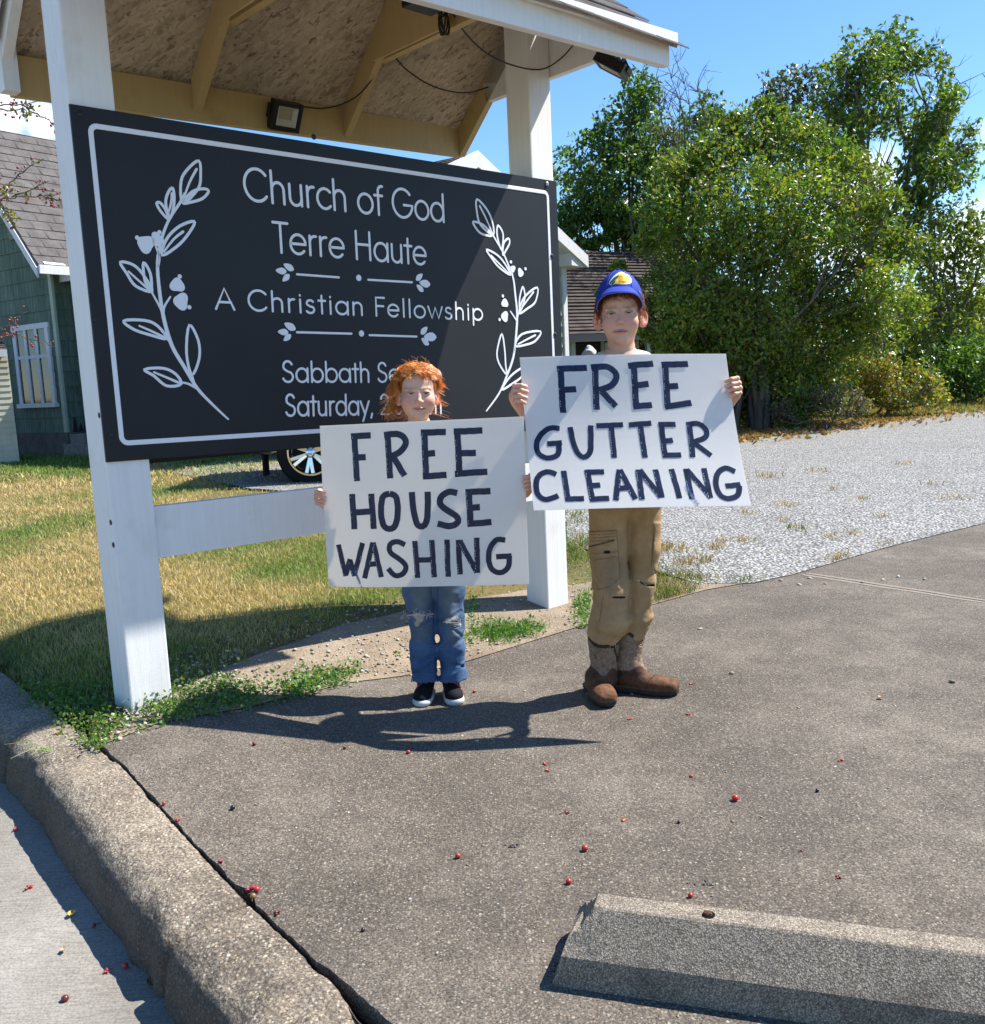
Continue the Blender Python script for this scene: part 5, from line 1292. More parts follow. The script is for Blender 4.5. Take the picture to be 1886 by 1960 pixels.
tree('vine_clump', 'dry brown vine tangle under the big bush by the gravel', 'shrub', 16.4, (1600, 805), [(1560, 775, 34), (1610, 770, 34), (1645, 778, 26), (1500, 795, 26)], .06, [(.16, .12, .09), (.12, .09, .06), (.10, .11, .04)], 16, 18, trunk=.02, stems=6, twigs=40)

def bare_tree(name, label, Y, foot, tips, seed, th=.03):
    r = np.random.default_rng(seed); f0 = at(*foot, Y); root = empty(name, (f0[0], f0[1], .05), label, 'tree')
    tb = MB(); base = np.array([f0[0], f0[1], 0.0]); fk = at(foot[0], foot[1] - 60, Y)
    tb.tube(bend(base, fk, .02, r, 6), list(np.linspace(.09, .05, 6)), 7, False)
    adopt(root, tb.build('trunk', M_BARK)); tb = MB()
    for x, y in tips:
        e = at(x, y, Y + r.uniform(-.5, .5)); p = bend(fk, e, .06, r, 8); tb.tube(p, list(np.linspace(th, .006, 8)), 5, False)
        for _ in range(14):
            k = r.integers(2, 8); d = r.normal(size=3); d[2] = abs(d[2]) + .3; d /= np.linalg.norm(d); q = bend(p[k], p[k] + d * r.uniform(.3, .9), .1, r, 4); tb.tube(q, [.012, .009, .006, .004], 4, False)
            for _ in range(2): d2 = d + r.normal(size=3) * .6; tb.tube([q[2], q[2] + unit(d2) * r.uniform(.15, .45)], [.007, .003], 3, False)
    adopt(root, tb.build('branches', M_BARK))
bare_tree('bare_tree', 'leafless grey twiggy tree top between the green crowns', 24, (1300, 420), [(1262, 160), (1285, 150), (1310, 160), (1335, 175), (1300, 190), (1280, 210)], 5)
bare_tree('bare_tree', 'leafless thin branches poking above the tallest tree', 27, (1780, 420), [(1790, 120), (1815, 130), (1838, 160), (1850, 190), (1770, 110)], 6)

def far_woods():
    r = np.random.default_rng(3); Vs = []
    for i in range(90):
        b = -58 + i * 1.35 + r.uniform(-.4, .4); D = r.uniform(48, 62); x = D * math.tan(R_(min(max(b, -60), 62))) if abs(b) < 62 else 0
        R = r.uniform(2.0, 3.6); Vs.append(leaves(in_blob(np.array([x, D, R * .75]), R, 420, r, (1.2, .8, 1), .3, .5), .55, [(.06, .09, .03), (.09, .12, .035), (.12, .13, .04)], r))
    v, f, c = join(Vs); o = mesh('far_woods', v, f, M_LEAF, None, False, c); tag(o, 'far line of trees beyond the houses', 'woods', kind='stuff')
far_woods()

def crabapple():
    Y = 5.8; S = .3465; r = np.random.default_rng(9)
    f0 = at(-105, 1090, Y); f0[2] = .06
    root = empty('crabapple_tree', f0, 'crab apple branches with tiny red fruit hanging in at the left edge', 'tree')
    q = lambda p, dy=0: at(p[0] * S, p[1] * S, Y + dy)
    hub = at(-110, 300, Y); hub2 = at(-98, 640, Y)
    br = MB(); br.tube(bend(f0, hub2, .03, r, 6), list(np.linspace(.09, .05, 6)), 8, False); br.tube(bend(hub2, hub, .03, r, 5), list(np.linspace(.05, .03, 5)), 7, False)
    adopt(root, br.build('trunk', M_BARK, smooth=True))
    tw = MB(); Vl = []; Vb = MB(); paths = [
        [(-90, 500), (0, 455), (55, 430)], [(-200, 600), (0, 585), (120, 575), (240, 556)], [(110, 575), (190, 620), (262, 660), (330, 728)], [(-40, 590), (40, 610), (120, 600), (170, 640)],
        [(-200, 1110), (0, 1095), (60, 1015), (150, 925), (242, 876)], [(-200, 1120), (0, 1100), (100, 1086), (220, 1080), (365, 1068)], [(60, 1088), (160, 1050), (270, 1000)], [(0, 1110), (30, 1160), (60, 1220)], [(220, 1080), (300, 1095), (370, 1140)],
        [(-200, 1850), (0, 1832), (80, 1772), (155, 1722)], [(-200, 1880), (100, 1850), (200, 1880), (300, 1915)], [(20, 1835), (60, 1800), (120, 1790)]]
    for i, pth in enumerate(paths):
        P = [q(p, .15 * math.sin(i * 2.1)) for p in pth]; o = []
        for k in range(len(P) - 1):
            for t in np.linspace(0, 1, 5)[:-1]: o.append(P[k] + (P[k + 1] - P[k]) * t + r.normal(size=3) * .004)
        o.append(P[-1]); tw.tube(o, list(np.linspace(.0058, .0022, len(o))), 5, False)
        L = r.uniform(.25, 1, 11 if i in (1, 2, 5, 6) else 9)
        for t in L:
            c = o[int(t * (len(o) - 1))]; e = c + np.array([r.normal() * .02, r.normal() * .02, r.choice([-1, 1]) * r.uniform(.012, .045)])
            tw.tube([c, e], [.0014, .001], 3, False)
            if r.random() < .62:
                rr = r.uniform(.0056, .0084); Vb.ball(e, rr, 6, (.30, .022, .028) if r.random() < .7 else (.22, .03, .02))
        nl = 12 if i in (3, 5, 7) else 7
        if i not in (9, 10, 11): Vl.append(leaves(np.array([o[int(t * (len(o) - 1))] + r.normal(size=3) * .016 for t in r.uniform(.2, 1, nl)]), .034, [(.10, .13, .03), (.16, .15, .035), (.14, .09, .03)], r))
    for c0 in ((30, 1190), (60, 1225), (15, 1030), (145, 630)): Vl.append(leaves(q(c0) + r.normal(size=(16, 3)) * .022, .036, [(.12, .16, .03), (.18, .18, .04), (.16, .10, .03)], r))
    adopt(root, tw.build('branches', M_BARK))
    v, f, c = join(Vl); adopt(root, mesh('foliage', v, f, M_LEAF, None, False, c))
    fm = M_("crab_fruit", .25, .5); fm.color(fm.attr()); o = adopt(root, Vb.build('fruit', fm.m, smooth=True)); o['kind'] = 'stuff'
crabapple()

# ---------------------------------------------------------------- lawn
def blades(P, h, w, col, r, lean=.5):
    """bent grass blades: two stacked triangles each"""
    n = len(P); a = r.uniform(0, 2 * math.pi, n); s = np.column_stack([np.cos(a), np.sin(a), np.zeros(n)]); b = r.uniform(0, 2 * math.pi, n)
    l = np.column_stack([np.cos(b), np.sin(b), np.zeros(n)]) * (np.abs(r.normal(size=n)) * lean * h)[:, None]; up = np.zeros((n, 3)); up[:, 2] = h
    ww = (s * (w / 2)[:, None])
    V = np.stack([P - ww, P + ww, P + up * .6 + l * .35 + ww * .7, P + up * .6 + l * .35 - ww * .7, P + up * .92 + l], 1).reshape(-1, 3)
    k = np.arange(n)[:, None] * 5; F = np.concatenate([k + [[0, 1, 2]], k + [[0, 2, 3]], k + [[3, 2, 4]]])
    return V, F, np.repeat(col, 5, axis=0)
m_ = M_("grass_blade", .6, .25); _c = m_.attr(); m_.color(_c); m_.translucent(m_.mix(1.0, _c, (1.3, 1.35, .6), 'MULTIPLY'), .3); M_GRASS = m_.m
def lawn():
    r = np.random.default_rng(21); out = []
    # rings of falling density away from the camera
    for y0, y1, n, hh, ww in ((2.6, 4.6, 92000, .024, .0032), (4.6, 7.0, 105000, .025, .0043), (7.0, 11, 90000, .030, .0070), (11, 19, 70000, .045, .015), (19, 30, 26000, .09, .04)):
        y = r.uniform(y0, y1, n); x = np.where(y < 19, r.uniform(-.80, .27, n) * y - .3, r.uniform(-.75, .75, n) * y)
        d = lawn_d(x, y); k = kerb_d(x, y)
        if y0 < 8: d = d
        worn = .30 + .55 * sstep(-1.3, -.3, x) * sstep(.75, .45, x) - .22 * sstep(.6, .9, x) + .12 * (fbm(x * 2.2, y * 2.2, seed=40) - .5) * 2
        edge = sstep(-.12, .22, d - worn * (y < 6.5))
        path = ((x > -2.6 - (y - 8) * .18) & (y > 8.2 + .4 * np.sin(x * 2)) & (y < 12.5) & (x > -2.9))
        lot = (x > .47 + (6.04 - y) * .465 + .25 * (fbm(x * 3, y * 3, seed=47) - .5)) & (x > .3)
        ok = (k > .02) & (d > .02) & (r.random(n) < edge) & ~((path & (r.random(n) > .25))) & ~(lot & (y < 19) & (x > .065 * y + .1))
        x, y = x[ok], y[ok]
        # straw on the open lawn, greener near the sign and towards the houses
        g = 1.35 * (fbm(x * 1.1, y * 1.1, seed=41, o=4) - .5) + .06 + .30 * sstep(-1.5, -.3, x) * sstep(9, 5, y) + .42 * sstep(12.5, 15, y) - .22 * sstep(-1.3, -2.4, x) * sstep(4.2, 5.4, y) * sstep(13, 11.5, y) + .12 * sstep(4.9, 4.0, y)
        g = sstep(-.36, .26, g + r.normal(size=len(x)) * .16)[:, None]
        straw = np.array([.62, .47, .25]) * r.uniform(.6, 1.25, (len(x), 1)); green = np.array([.16, .24, .055]) * r.uniform(.6, 1.5, (len(x), 1))
        col = straw * (1 - g) + green * g
        h = hh * r.uniform(.45, 1.5, len(x)) * (.75 + .5 * fbm(x * 1.7, y * 1.7, seed=44))
        out.append(blades(np.column_stack([x, y, gz(x, y) - .004]), h, ww * r.uniform(.6, 1.3, len(x)), col, r, .75))
    v, f, c = join(out); o = mesh('lawn_grass', v, f, M_GRASS, None, False, c); tag(o, 'short straw and green lawn grass behind the sign', 'grass', kind='stuff')
lawn()

def lot_tufts():
    """weeds growing through the gravel, and the leaf litter along its far edge"""
    r = np.random.default_rng(31); out = []
    T = [(1355, 1168, 1.0, 1), (1320, 1180, 1.0, 1), (1300, 1160, .8, 1)]
    spots = [(1400, 1119, 60, 7, .75), (1372, 1124, 40, 8, .7), (1330, 1128, 60, 16, .7), (1282, 1061, 60, 14, .3), (1310, 1083, 40, 9, .25), (1370, 1053, 30, 8, .1), (1270, 1130, 90, 34, .75), (1300, 1140, 70, 30, .6), (1345, 1075, 46, 8, .3), (1425, 1039, 34, 8, .15), (1523, 1014, 48, 9, .8), (1635, 1019, 22, 7, .1),
             (1385, 1040, 26, 5, .2), (1440, 1105, 60, 12, .85), (1625, 1062, 70, 12, .1), (1724, 1036, 62, 12, .25), (1470, 915, 60, 8, .05), (1500, 970, 50, 6, .1), (1560, 905, 40, 5, .1), (1430, 985, 30, 6, .05), (1830, 955, 40, 5, .05), (1290, 1105, 60, 18, .7), (1340, 1100, 50, 10, .7),
             (1100, 1000, 36, 10, .7), (1120, 1060, 60, 30, .7), (1095, 1085, 50, 30, .75), (1240, 1095, 60, 25, .7), (1250, 1125, 70, 26, .65), (1110, 1015, 34, 10, .6), (1500, 1000, 22, 4, .2), (1590, 1025, 26, 5, .1), (1690, 990, 20, 4, .05), (1790, 930, 26, 4, .2), (1650, 960, 26, 4, .1), (1730, 890, 26, 3, .1), (1600, 940, 22, 4, .1)]
    for x, y, wx, wy, gr in spots:
        n = int(8 + wx * wy * .20 * (1 if y > 1040 else .5)); px = x + r.normal(size=n) * wx * .36; py = y + r.normal(size=n) * wy * .36
        P = np.array([gp(a, min(b, 1160), .035) for a, b in zip(px, py)])
        ok = lawn_d(P[:, 0], P[:, 1]) > -.02; P = P[ok]; n = len(P)
        if n == 0: continue
        P[:, 2] = gz(P[:, 0], P[:, 1]) + .008
        g = (r.random(n) < gr)[:, None]; col = np.where(g, np.array([.10, .16, .035]), np.array([.36, .24, .10])) * r.uniform(.7, 1.3, (n, 1))
        sc = np.clip(P[:, 1] / 5, .9, 2.2); out.append(blades(P, .036 * r.uniform(.5, 1.4, n) * sc ** .5, .0045 * sc, col, r, 1.1))
    v, f, c = join(out); o = mesh('lot_weeds', v, f, M_GRASS, None, False, c); tag(o, 'weeds and dry tufts growing through the pale gravel', 'weeds', kind='stuff')
    out = []; n = 5200; px = r.uniform(1380, 2000, n); t = (px - 1430) / 456; py = 832 - 56 * t + r.normal(size=n) * 9 - 4
    P = np.array([gp(a, b, .05) for a, b in zip(px, py)]); P[:, 2] = .07
    o1 = leaves(P, .10, [(.33, .17, .06), (.27, .14, .05), (.36, .25, .08), (.20, .13, .06)], r, 0); 
    n = 9000; px = r.uniform(1480, 2000, n); t = (px - 1430) / 456; py = 826 - 56 * t + r.normal(size=n) * 6 - 5
    P = np.array([gp(a, b, .05) for a, b in zip(px, py)]); P[:, 2] = .05
    g = (r.random(n) < .5)[:, None]; o2 = blades(P, .10 * r.uniform(.5, 1.4, n), np.full(n, .025), np.where(g, np.array([.20, .18, .05]), np.array([.40, .26, .09])) * r.uniform(.7, 1.2, (n, 1)), r, .8)
    v, f, c = join([o1, o2]); o = mesh('leaf_litter', v, f, M_GRASS, None, False, c); tag(o, 'fallen brown leaves along the far gravel edge', 'leaf litter', kind='stuff')
lot_tufts()

def weed_patches():
    """low broad-leaved weeds on the bank by the posts and by the girl's feet"""
    r = np.random.default_rng(41); S = .5890
    z1 = lambda x, y: (x * S, 1078 + y * S)
    pal = [(.055, .15, .03), (.075, .18, .04), (.10, .20, .05), (.14, .20, .05)]
    def patch(name, label, cat, blobs, leaf, n, hh, group, pal=pal, grass=0):
        V = []; cs = []
        for x, y, rx, ry in blobs:
            cx, cy = z1(x, y); k = int(n * rx * ry / 3000)
            px = cx + r.normal(size=k) * rx * S * .5; py = cy + r.normal(size=k) * ry * S * .5
            P = np.array([gpz(a, b, .03) for a, b in zip(px, py)]); k = len(P)
            dd = lawn_d(P[:, 0], P[:, 1]); P = P[dd > -.06]; k = len(P)
            if k == 0: continue
            P[:, 2] = np.maximum(gz(P[:, 0], P[:, 1]), drz(P[:, 0], P[:, 1])) + hh * np.abs(r.normal(size=k)) * .8 + .004; cs.append(P.mean(0))
            cp = np.asarray(pal) * r.uniform(.85, 1.15); V.append(leaves(P, leaf, cp, r, -.5, .6))
            if grass:
                g = P[r.integers(0, k, int(k * grass))].copy(); g[:, 2] = gz(g[:, 0], g[:, 1]); m = len(g)
                V.append(blades(g + r.normal(size=(m, 3)) * (.012, .012, 0), .055 * r.uniform(.5, 1.3, m), np.full(m, .0032), np.array([.07, .18, .025]) * r.uniform(.7, 1.5, (m, 1)), r, .9))
            st = MB()
        v, f, c = join(V); o = mesh(name, v, f, M_LEAF, None, False, c); tag(o, label, cat, None, 'stuff')
    G = 'weed patches along the driveway edge'
    patch('weed_patch', 'largest bright green weed patch at the foot of the left post', 'weed', [(640, 440, 170, 60), (760, 405, 130, 50), (560, 470, 120, 50), (480, 420, 70, 50), (690, 400, 120, 40), (820, 430, 60, 30)], .016, 190, .024, G)
    patch('weed_patch', 'small weed patch on bare dirt right of the largest patch', 'weed', [(1010, 375, 120, 36), (960, 400, 80, 30), (1080, 350, 80, 24), (1130, 335, 50, 18)], .019, 250, .022, G)
    patch('weed_patch', 'weed patch between the kerb and the left post', 'weed', [(250, 480, 110, 44), (320, 540, 80, 44), (200, 455, 60, 30), (370, 500, 90, 36), (300, 570, 50, 24)], .016, 160, .018, G, [(.075, .17, .035), (.11, .20, .045), (.16, .20, .06)])
    patch('weed_patch', 'shaded weed patch in the dark beside the kerb', 'weed', [(150, 430, 90, 40), (230, 400, 120, 40), (110, 390, 60, 40), (330, 440, 60, 26)], .018, 110, .018, G)
    patch('weed_patch', 'clump of long grass and weeds right of the child in jeans', 'weed', [(1590, 220, 60, 26), (1650, 215, 70, 24), (1700, 205, 50, 18), (1730, 195, 40, 14)], .019, 330, .024, G, grass=1.2)
    patch('weed_patch', 'sparse weeds close behind the child in jeans', 'weed', [(1530, 180, 30, 34), (1545, 160, 24, 26), (1520, 240, 20, 22)], .018, 170, .028, G, grass=.4)
    patch('weed_patch', 'weeds at the drive edge just left of the boy in boots', 'weed', [(1890, 150, 34, 40), (1905, 190, 26, 22), (1900, 120, 30, 26)], .020, 260, .03, G, grass=.6)
    patch('weed_patch', 'tiny weed tuft on the dirt left of the jeans', 'weed', [(1295, 287, 20, 7)], .015, 420, .012, G)
weed_patches()

def pebbles():
    """loose stones lying on the dirt bank and on the drive"""
    r = np.random.default_rng(51); V = []; ico = None
    bm = bmesh.new(); bmesh.ops.create_icosphere(bm, subdivisions=1, radius=1); iv = np.array([q.co for q in bm.verts]); jf = np.array([[q.index for q in fc.verts] for fc in bm.faces]); bm.free()
    n = 1700; t = r.uniform(0, 1, n) ** 1.1; i = r.uniform(0, 7.2, n); a = EDGE[i.astype(int)] + (EDGE[i.astype(int) + 1] - EDGE[i.astype(int)]) * (i % 1)[:, None]
    P = a + np.array([-.25, 1.0]) * (t * (.25 + .55 * sstep(0, 2, i)))[:, None] + r.normal(size=(n, 2)) * .03
    sz = np.minimum(np.exp(r.normal(size=n) * .6) * .0038, .010)
    P2 = np.array([gp(x, y)[:2] for x, y in ((1495, 1112), (1530, 1120), (1580, 1118), (1652, 1116), (1770, 1110), (1340, 1205), (1720, 1105), (1690, 1110), (1822, 1306), (1400, 1290), (1550, 1108))]); P = np.vstack([P, P2]); sz = np.append(sz, np.full(len(P2), .013))
    # a few scattered grains all over the drive
    m = 900; gx = r.uniform(30, 1880, m); gy = r.uniform(1180, 1950, m); P3 = np.array([gp(x, y)[:2] for x, y in zip(gx, gy)]); ok = (lawn_d(P3[:, 0], P3[:, 1]) < -.02) & (kerb_d(P3[:, 0], P3[:, 1]) > .05); P = np.vstack([P, P3[ok]]); sz = np.append(sz, np.exp(r.normal(size=ok.sum()) * .5) * .0017)
    z = np.where(lawn_d(P[:, 0], P[:, 1]) < 0, drz(P[:, 0], P[:, 1]), gz(P[:, 0], P[:, 1]) + .006)
    Vv = []; C = []
    for k in range(len(P)):
        q = iv * (1 + .25 * r.normal(size=(len(iv), 1))) * sz[k] * np.array([1, r.uniform(.6, 1), r.uniform(.4, .7)]); w = r.uniform(0, 6.28); c_, s_ = math.cos(w), math.sin(w)
        Vv.append(np.column_stack([q[:, 0] * c_ - q[:, 1] * s_, q[:, 0] * s_ + q[:, 1] * c_, q[:, 2]]) + (*P[k], z[k] + sz[k] * .25)); g = r.uniform(.2, .58); C.append(np.tile((g, g * r.uniform(.82, .96), g * r.uniform(.62, .9)), (len(iv), 1)))
    F = np.concatenate([jf + k * len(iv) for k in range(len(P))])
    o = mesh('loose_stones', np.concatenate(Vv), F, vcol("stone", .85, .2), None, True, np.concatenate(C)); tag(o, 'small pale stones scattered on the dirt bank', 'stones', kind='stuff')
pebbles()
# ================================================================== poster boards
def homog(src, dst):
    A = []; b = []
    for (x, y), (u, v) in zip(src, dst):
        A.append([x, y, 1, 0, 0, 0, -u * x, -u * y]); b.append(u); A.append([0, 0, 0, x, y, 1, -v * x, -v * y]); b.append(v)
    return np.append(np.linalg.solve(np.array(A, float), np.array(b, float)), 1).reshape(3, 3)
class Poster:
    def __init__(s, corners, bow):
        """corners: TL, TR, BR, BL as (x, y, depth)"""
        s.c = [at(*q) for q in corners]; s.H = homog([q[:2] for q in corners], [(0, 0), (1, 0), (1, 1), (0, 1)])
        TL, TR, BR, BL = s.c; s.n = unit(np.cross(BL - TL, TR - TL)); s.n = s.n if s.n[1] < 0 else -s.n
        s.w = (np.linalg.norm(TR - TL) + np.linalg.norm(BR - BL)) / 2; s.h = (np.linalg.norm(BL - TL) + np.linalg.norm(BR - TR)) / 2; s.bow = bow
    def uv(s, x, y): q = s.H @ (x, y, 1); return q[:2] / q[2]
    def P(s, u, v):
        TL, TR, BR, BL = s.c
        return (TL * (1 - u) + TR * u) * (1 - v) + (BL * (1 - u) + BR * u) * v + s.n * s.bow(u, v)
    def m(s, a, b): return s.P(a / s.w, b / s.h)                         # metres from the top left corner
    def px(s, x, y): u, v = s.uv(x, y); return np.array([u * s.w, v * s.h])
def poster_mats():
    global M_PAPER, M_MARKER, M_DASH, M_SMEAR
    m = M_("poster_paper", .38, .35); n = m.noise(7, 5); c = m.ramp(n, [(.3, (.86, .85, .83)), (.7, (.91, .90, .885))]); m.color(c).translucent((.95, .89, .78), .38); M_PAPER = m.m
    m = M_("marker_ink", .38, .28); n = m.noise(60, 3, vec=m.co((1, 1, .25))); m.color(m.ramp(n, [(.3, (.009, .013, .032)), (.7, (.022, .033, .078))]))
    tr = m.N('ShaderNodeBsdfTransparent'); tr.inputs[0].default_value = (.55, .62, .85, 1); x = m.N('ShaderNodeMixShader'); x.inputs[0].default_value = .97
    m.L(tr.outputs[0], x.inputs[1]); m.L(m.b.outputs[0], x.inputs[2]); m.L(x.outputs[0], m.out.inputs[0]); M_MARKER = m.m
    M_DASH = plain("paper_gap", (.62, .66, .72), .5, .3, 0, .1)
    m = M_("ink_smear", .5, .3); m.color((.12, .17, .32)); tr = m.N('ShaderNodeBsdfTransparent'); x = m.N('ShaderNodeMixShader'); n = m.noise(40, 4); m.L(m.ramp(n, [(.35, .1), (.6, .8)]), x.inputs[0])
    m.L(tr.outputs[0], x.inputs[1]); m.L(m.b.outputs[0], x.inputs[2]); m.L(x.outputs[0], m.out.inputs[0]); M_SMEAR = m.m
poster_mats()
_mk = [0]
def marker(mb, po, pts, w, dash=None, lift0=.0007):
    """one chisel-tip stroke on the poster, slightly ragged, square ended, each stroke on its own level"""
    P = np.array(pts, float); 
    d = np.concatenate([[0], np.cumsum(np.linalg.norm(np.diff(P, axis=0), axis=1))]); n = max(3, int(d[-1] / .008)); t = np.linspace(0, d[-1], n)
    P = np.column_stack([np.interp(t, d, P[:, i]) for i in (0, 1)])
    T = np.gradient(P, axis=0); T /= np.linalg.norm(T, axis=1)[:, None] + 1e-12; N = np.column_stack([-T[:, 1], T[:, 0]])
    _mk[0] += 1; lift = lift0 + .00005 * (_mk[0] % 14); v = []; f = []
    j = (vnoise(t * 90, t * 0 + _mk[0], seed=3) - .5) * .0016
    for i in range(n):
        for sgn in (-1, 1): a = P[i] + N[i] * (sgn * w / 2 + j[i]); v.append(po.m(*a) + po.n * lift)
    for i in range(n - 1): f.append((2 * i, 2 * i + 1, 2 * i + 3, 2 * i + 2))
    q = f[0]
    if np.dot(np.cross(v[q[1]] - v[q[0]], v[q[2]] - v[q[0]]), po.n) < 0: f = [x[::-1] for x in f]
    mb.add(v, f)
    if dash is not None:
        for i in range(1, n - 1):
            if vnoise(np.array([i * .9 + _mk[0] * 7.]), np.array([0.]), seed=5)[0] > .48:
                a = P[i] + N[i] * w * .33; b = P[i] + T[i] * .0048 + N[i] * w * .33; e = N[i] * .0007
                v = [po.m(*(q_)) + po.n * (lift + .0004) for q_ in (a - e, a + e, b + e, b - e)]; F = [(0, 1, 2, 3)]
                if np.dot(np.cross(v[1] - v[0], v[2] - v[0]), po.n) < 0: F = [(3, 2, 1, 0)]
                dash.add(v, F)
def crv(pts, n=5): return [tuple(p) for p in smooth2(pts, n)]
def poster(po, label, words, smears):
    TL = po.P(0, 0); nu, nv = 28, 20
    root = empty('poster_board', po.P(.5, 1), label, 'poster', 'hand lettered posters held by the two children')
    V = []
    for k in (0, -.0016):
        for j in range(nv + 1):
            for i in range(nu + 1): V.append(po.P(i / nu, j / nv) + po.n * k)
    I = lambda k, i, j: k * (nu + 1) * (nv + 1) + j * (nu + 1) + i; F = []
    for j in range(nv):
        for i in range(nu): F.append((I(0, i, j), I(0, i, j + 1), I(0, i + 1, j + 1), I(0, i + 1, j))); F.append((I(1, i, j), I(1, i + 1, j), I(1, i + 1, j + 1), I(1, i, j + 1)))
    for i in range(nu): F.append((I(0, i, 0), I(0, i + 1, 0), I(1, i + 1, 0), I(1, i, 0))); F.append((I(0, i, nv), I(1, i, nv), I(1, i + 1, nv), I(0, i + 1, nv)))
    for j in range(nv): F.append((I(0, 0, j), I(1, 0, j), I(1, 0, j + 1), I(0, 0, j + 1))); F.append((I(0, nu, j), I(0, nu, j + 1), I(1, nu, j + 1), I(1, nu, j)))
    q = F[0]
    if np.dot(np.cross(V[q[1]] - V[q[0]], V[q[2]] - V[q[0]]), po.n) < 0: F = [x[::-1] for x in F]
    adopt(root, MB().add(V, F).build('card', M_PAPER, smooth=False))
    dash = MB()
    for wd in words:
        mb = MB()
        for cv, w, pts in wd: marker(mb, po, [po.px(*cv(*p)) for p in pts], w, dash if len(pts) == 2 and abs(pts[1][1] - pts[0][1]) > abs(pts[1][0] - pts[0][0]) else None)
        adopt(root, mb.build('lettering', M_MARKER))
    d = adopt(root, dash.build('ink_gaps', M_DASH)); d['kind'] = 'stuff'
    for cv, w, pts in smears:
        mb = MB(); marker(mb, po, [po.px(*cv(*p)) for p in pts], w, None, .0016); adopt(root, mb.build('ink_smear', M_SMEAR))
    return root
S5 = .5302 * .6535
r5 = lambda x, y: (588.15 + S5 * x, 653.5 + S5 * y)
r6 = lambda x, y: (1232.5 + S5 * x, 653.5 + S5 * y)
D_ = lambda x, y: (x, y)
GP = Poster([(614, 815, 3.245), (1003, 797, 3.165), (1013, 1118, 3.14), (626, 1125, 3.22)], lambda u, v: .024 * math.sin(math.pi * u) * (1 - .5 * v) - .05 * max(0, .3 - u) ** 2 * 8 * (v - .3) + .010 * math.sin(math.pi * v))
BP = Poster([(995, 684, 3.26), (1390, 677, 3.27), (1438, 968, 3.075), (1022, 977, 3.065)], lambda u, v: .010 * math.sin(math.pi * u) - .020 * math.sin(math.pi * v))
W1, W2 = .0215, .0185
gw = [[(r5, W1, p) for p in ([(265, 512), (282, 768)], [(247, 524), (357, 518)], [(268, 641), (330, 636)], [(450, 505), (466, 752)], crv([(430, 515), (505, 510), (545, 535), (548, 570), (515, 610), (448, 640)]), [(478, 628), (545, 738)],
                              [(652, 490), (664, 752)], [(633, 503), (770, 498)], [(655, 618), (712, 614)], [(645, 742), (775, 732)], [(832, 485), (846, 735)], [(813, 497), (970, 491)], [(838, 617), (935, 612)], [(820, 727), (998, 716)])],
      [(r5, W1, p) for p in ([(255, 838), (266, 1033)], [(361, 836), (374, 1030)], [(262, 939), (368, 934)], crv([(463, 835), (425, 855), (415, 930), (428, 1010), (462, 1030), (495, 1005), (508, 930), (498, 855), (463, 835)]),
                              crv([(584, 826), (595, 930), (612, 1000), (640, 1016), (664, 985), (672, 900), (672, 824)]), crv([(833, 832), (790, 826), (748, 848), (738, 888), (775, 925), (828, 958), (836, 990), (795, 1014), (725, 1000)]),
                              [(896, 814), (906, 1010)], [(878, 827), (1015, 822)], [(900, 914), (957, 910)], [(888, 1003), (1020, 993)])],
      [(r5, W2, p) for p in ([(172, 1120), (212, 1297)], [(212, 1290), (238, 1200)], [(236, 1203), (262, 1295)], [(260, 1293), (310, 1108)], [(318, 1307), (368, 1105)], [(370, 1105), (412, 1299)], [(345, 1228), (395, 1222)],
                              crv([(545, 1118), (500, 1100), (462, 1118), (465, 1160), (510, 1195), (548, 1235), (535, 1275), (490, 1290), (450, 1250)]), [(600, 1095), (612, 1302)], [(692, 1090), (704, 1299)], [(605, 1204), (700, 1198)],
                              [(776, 1088), (780, 1296)], [(838, 1090), (846, 1283)], [(846, 1095), (938, 1272)], [(939, 1078), (942, 1275)], crv([(1096, 1092), (1045, 1092), (1008, 1150), (1010, 1235), (1055, 1275), (1108, 1250), (1118, 1180)]), [(1045, 1186), (1130, 1180)])]]
poster(GP, 'white poster lettered FREE HOUSE WASHING, held low in front of the smaller child', gw, [(r5, .008, crv([(262, 1240), (272, 1290), (290, 1330), (302, 1360)])), (r5, .005, [(268, 1262), (300, 1362)])])
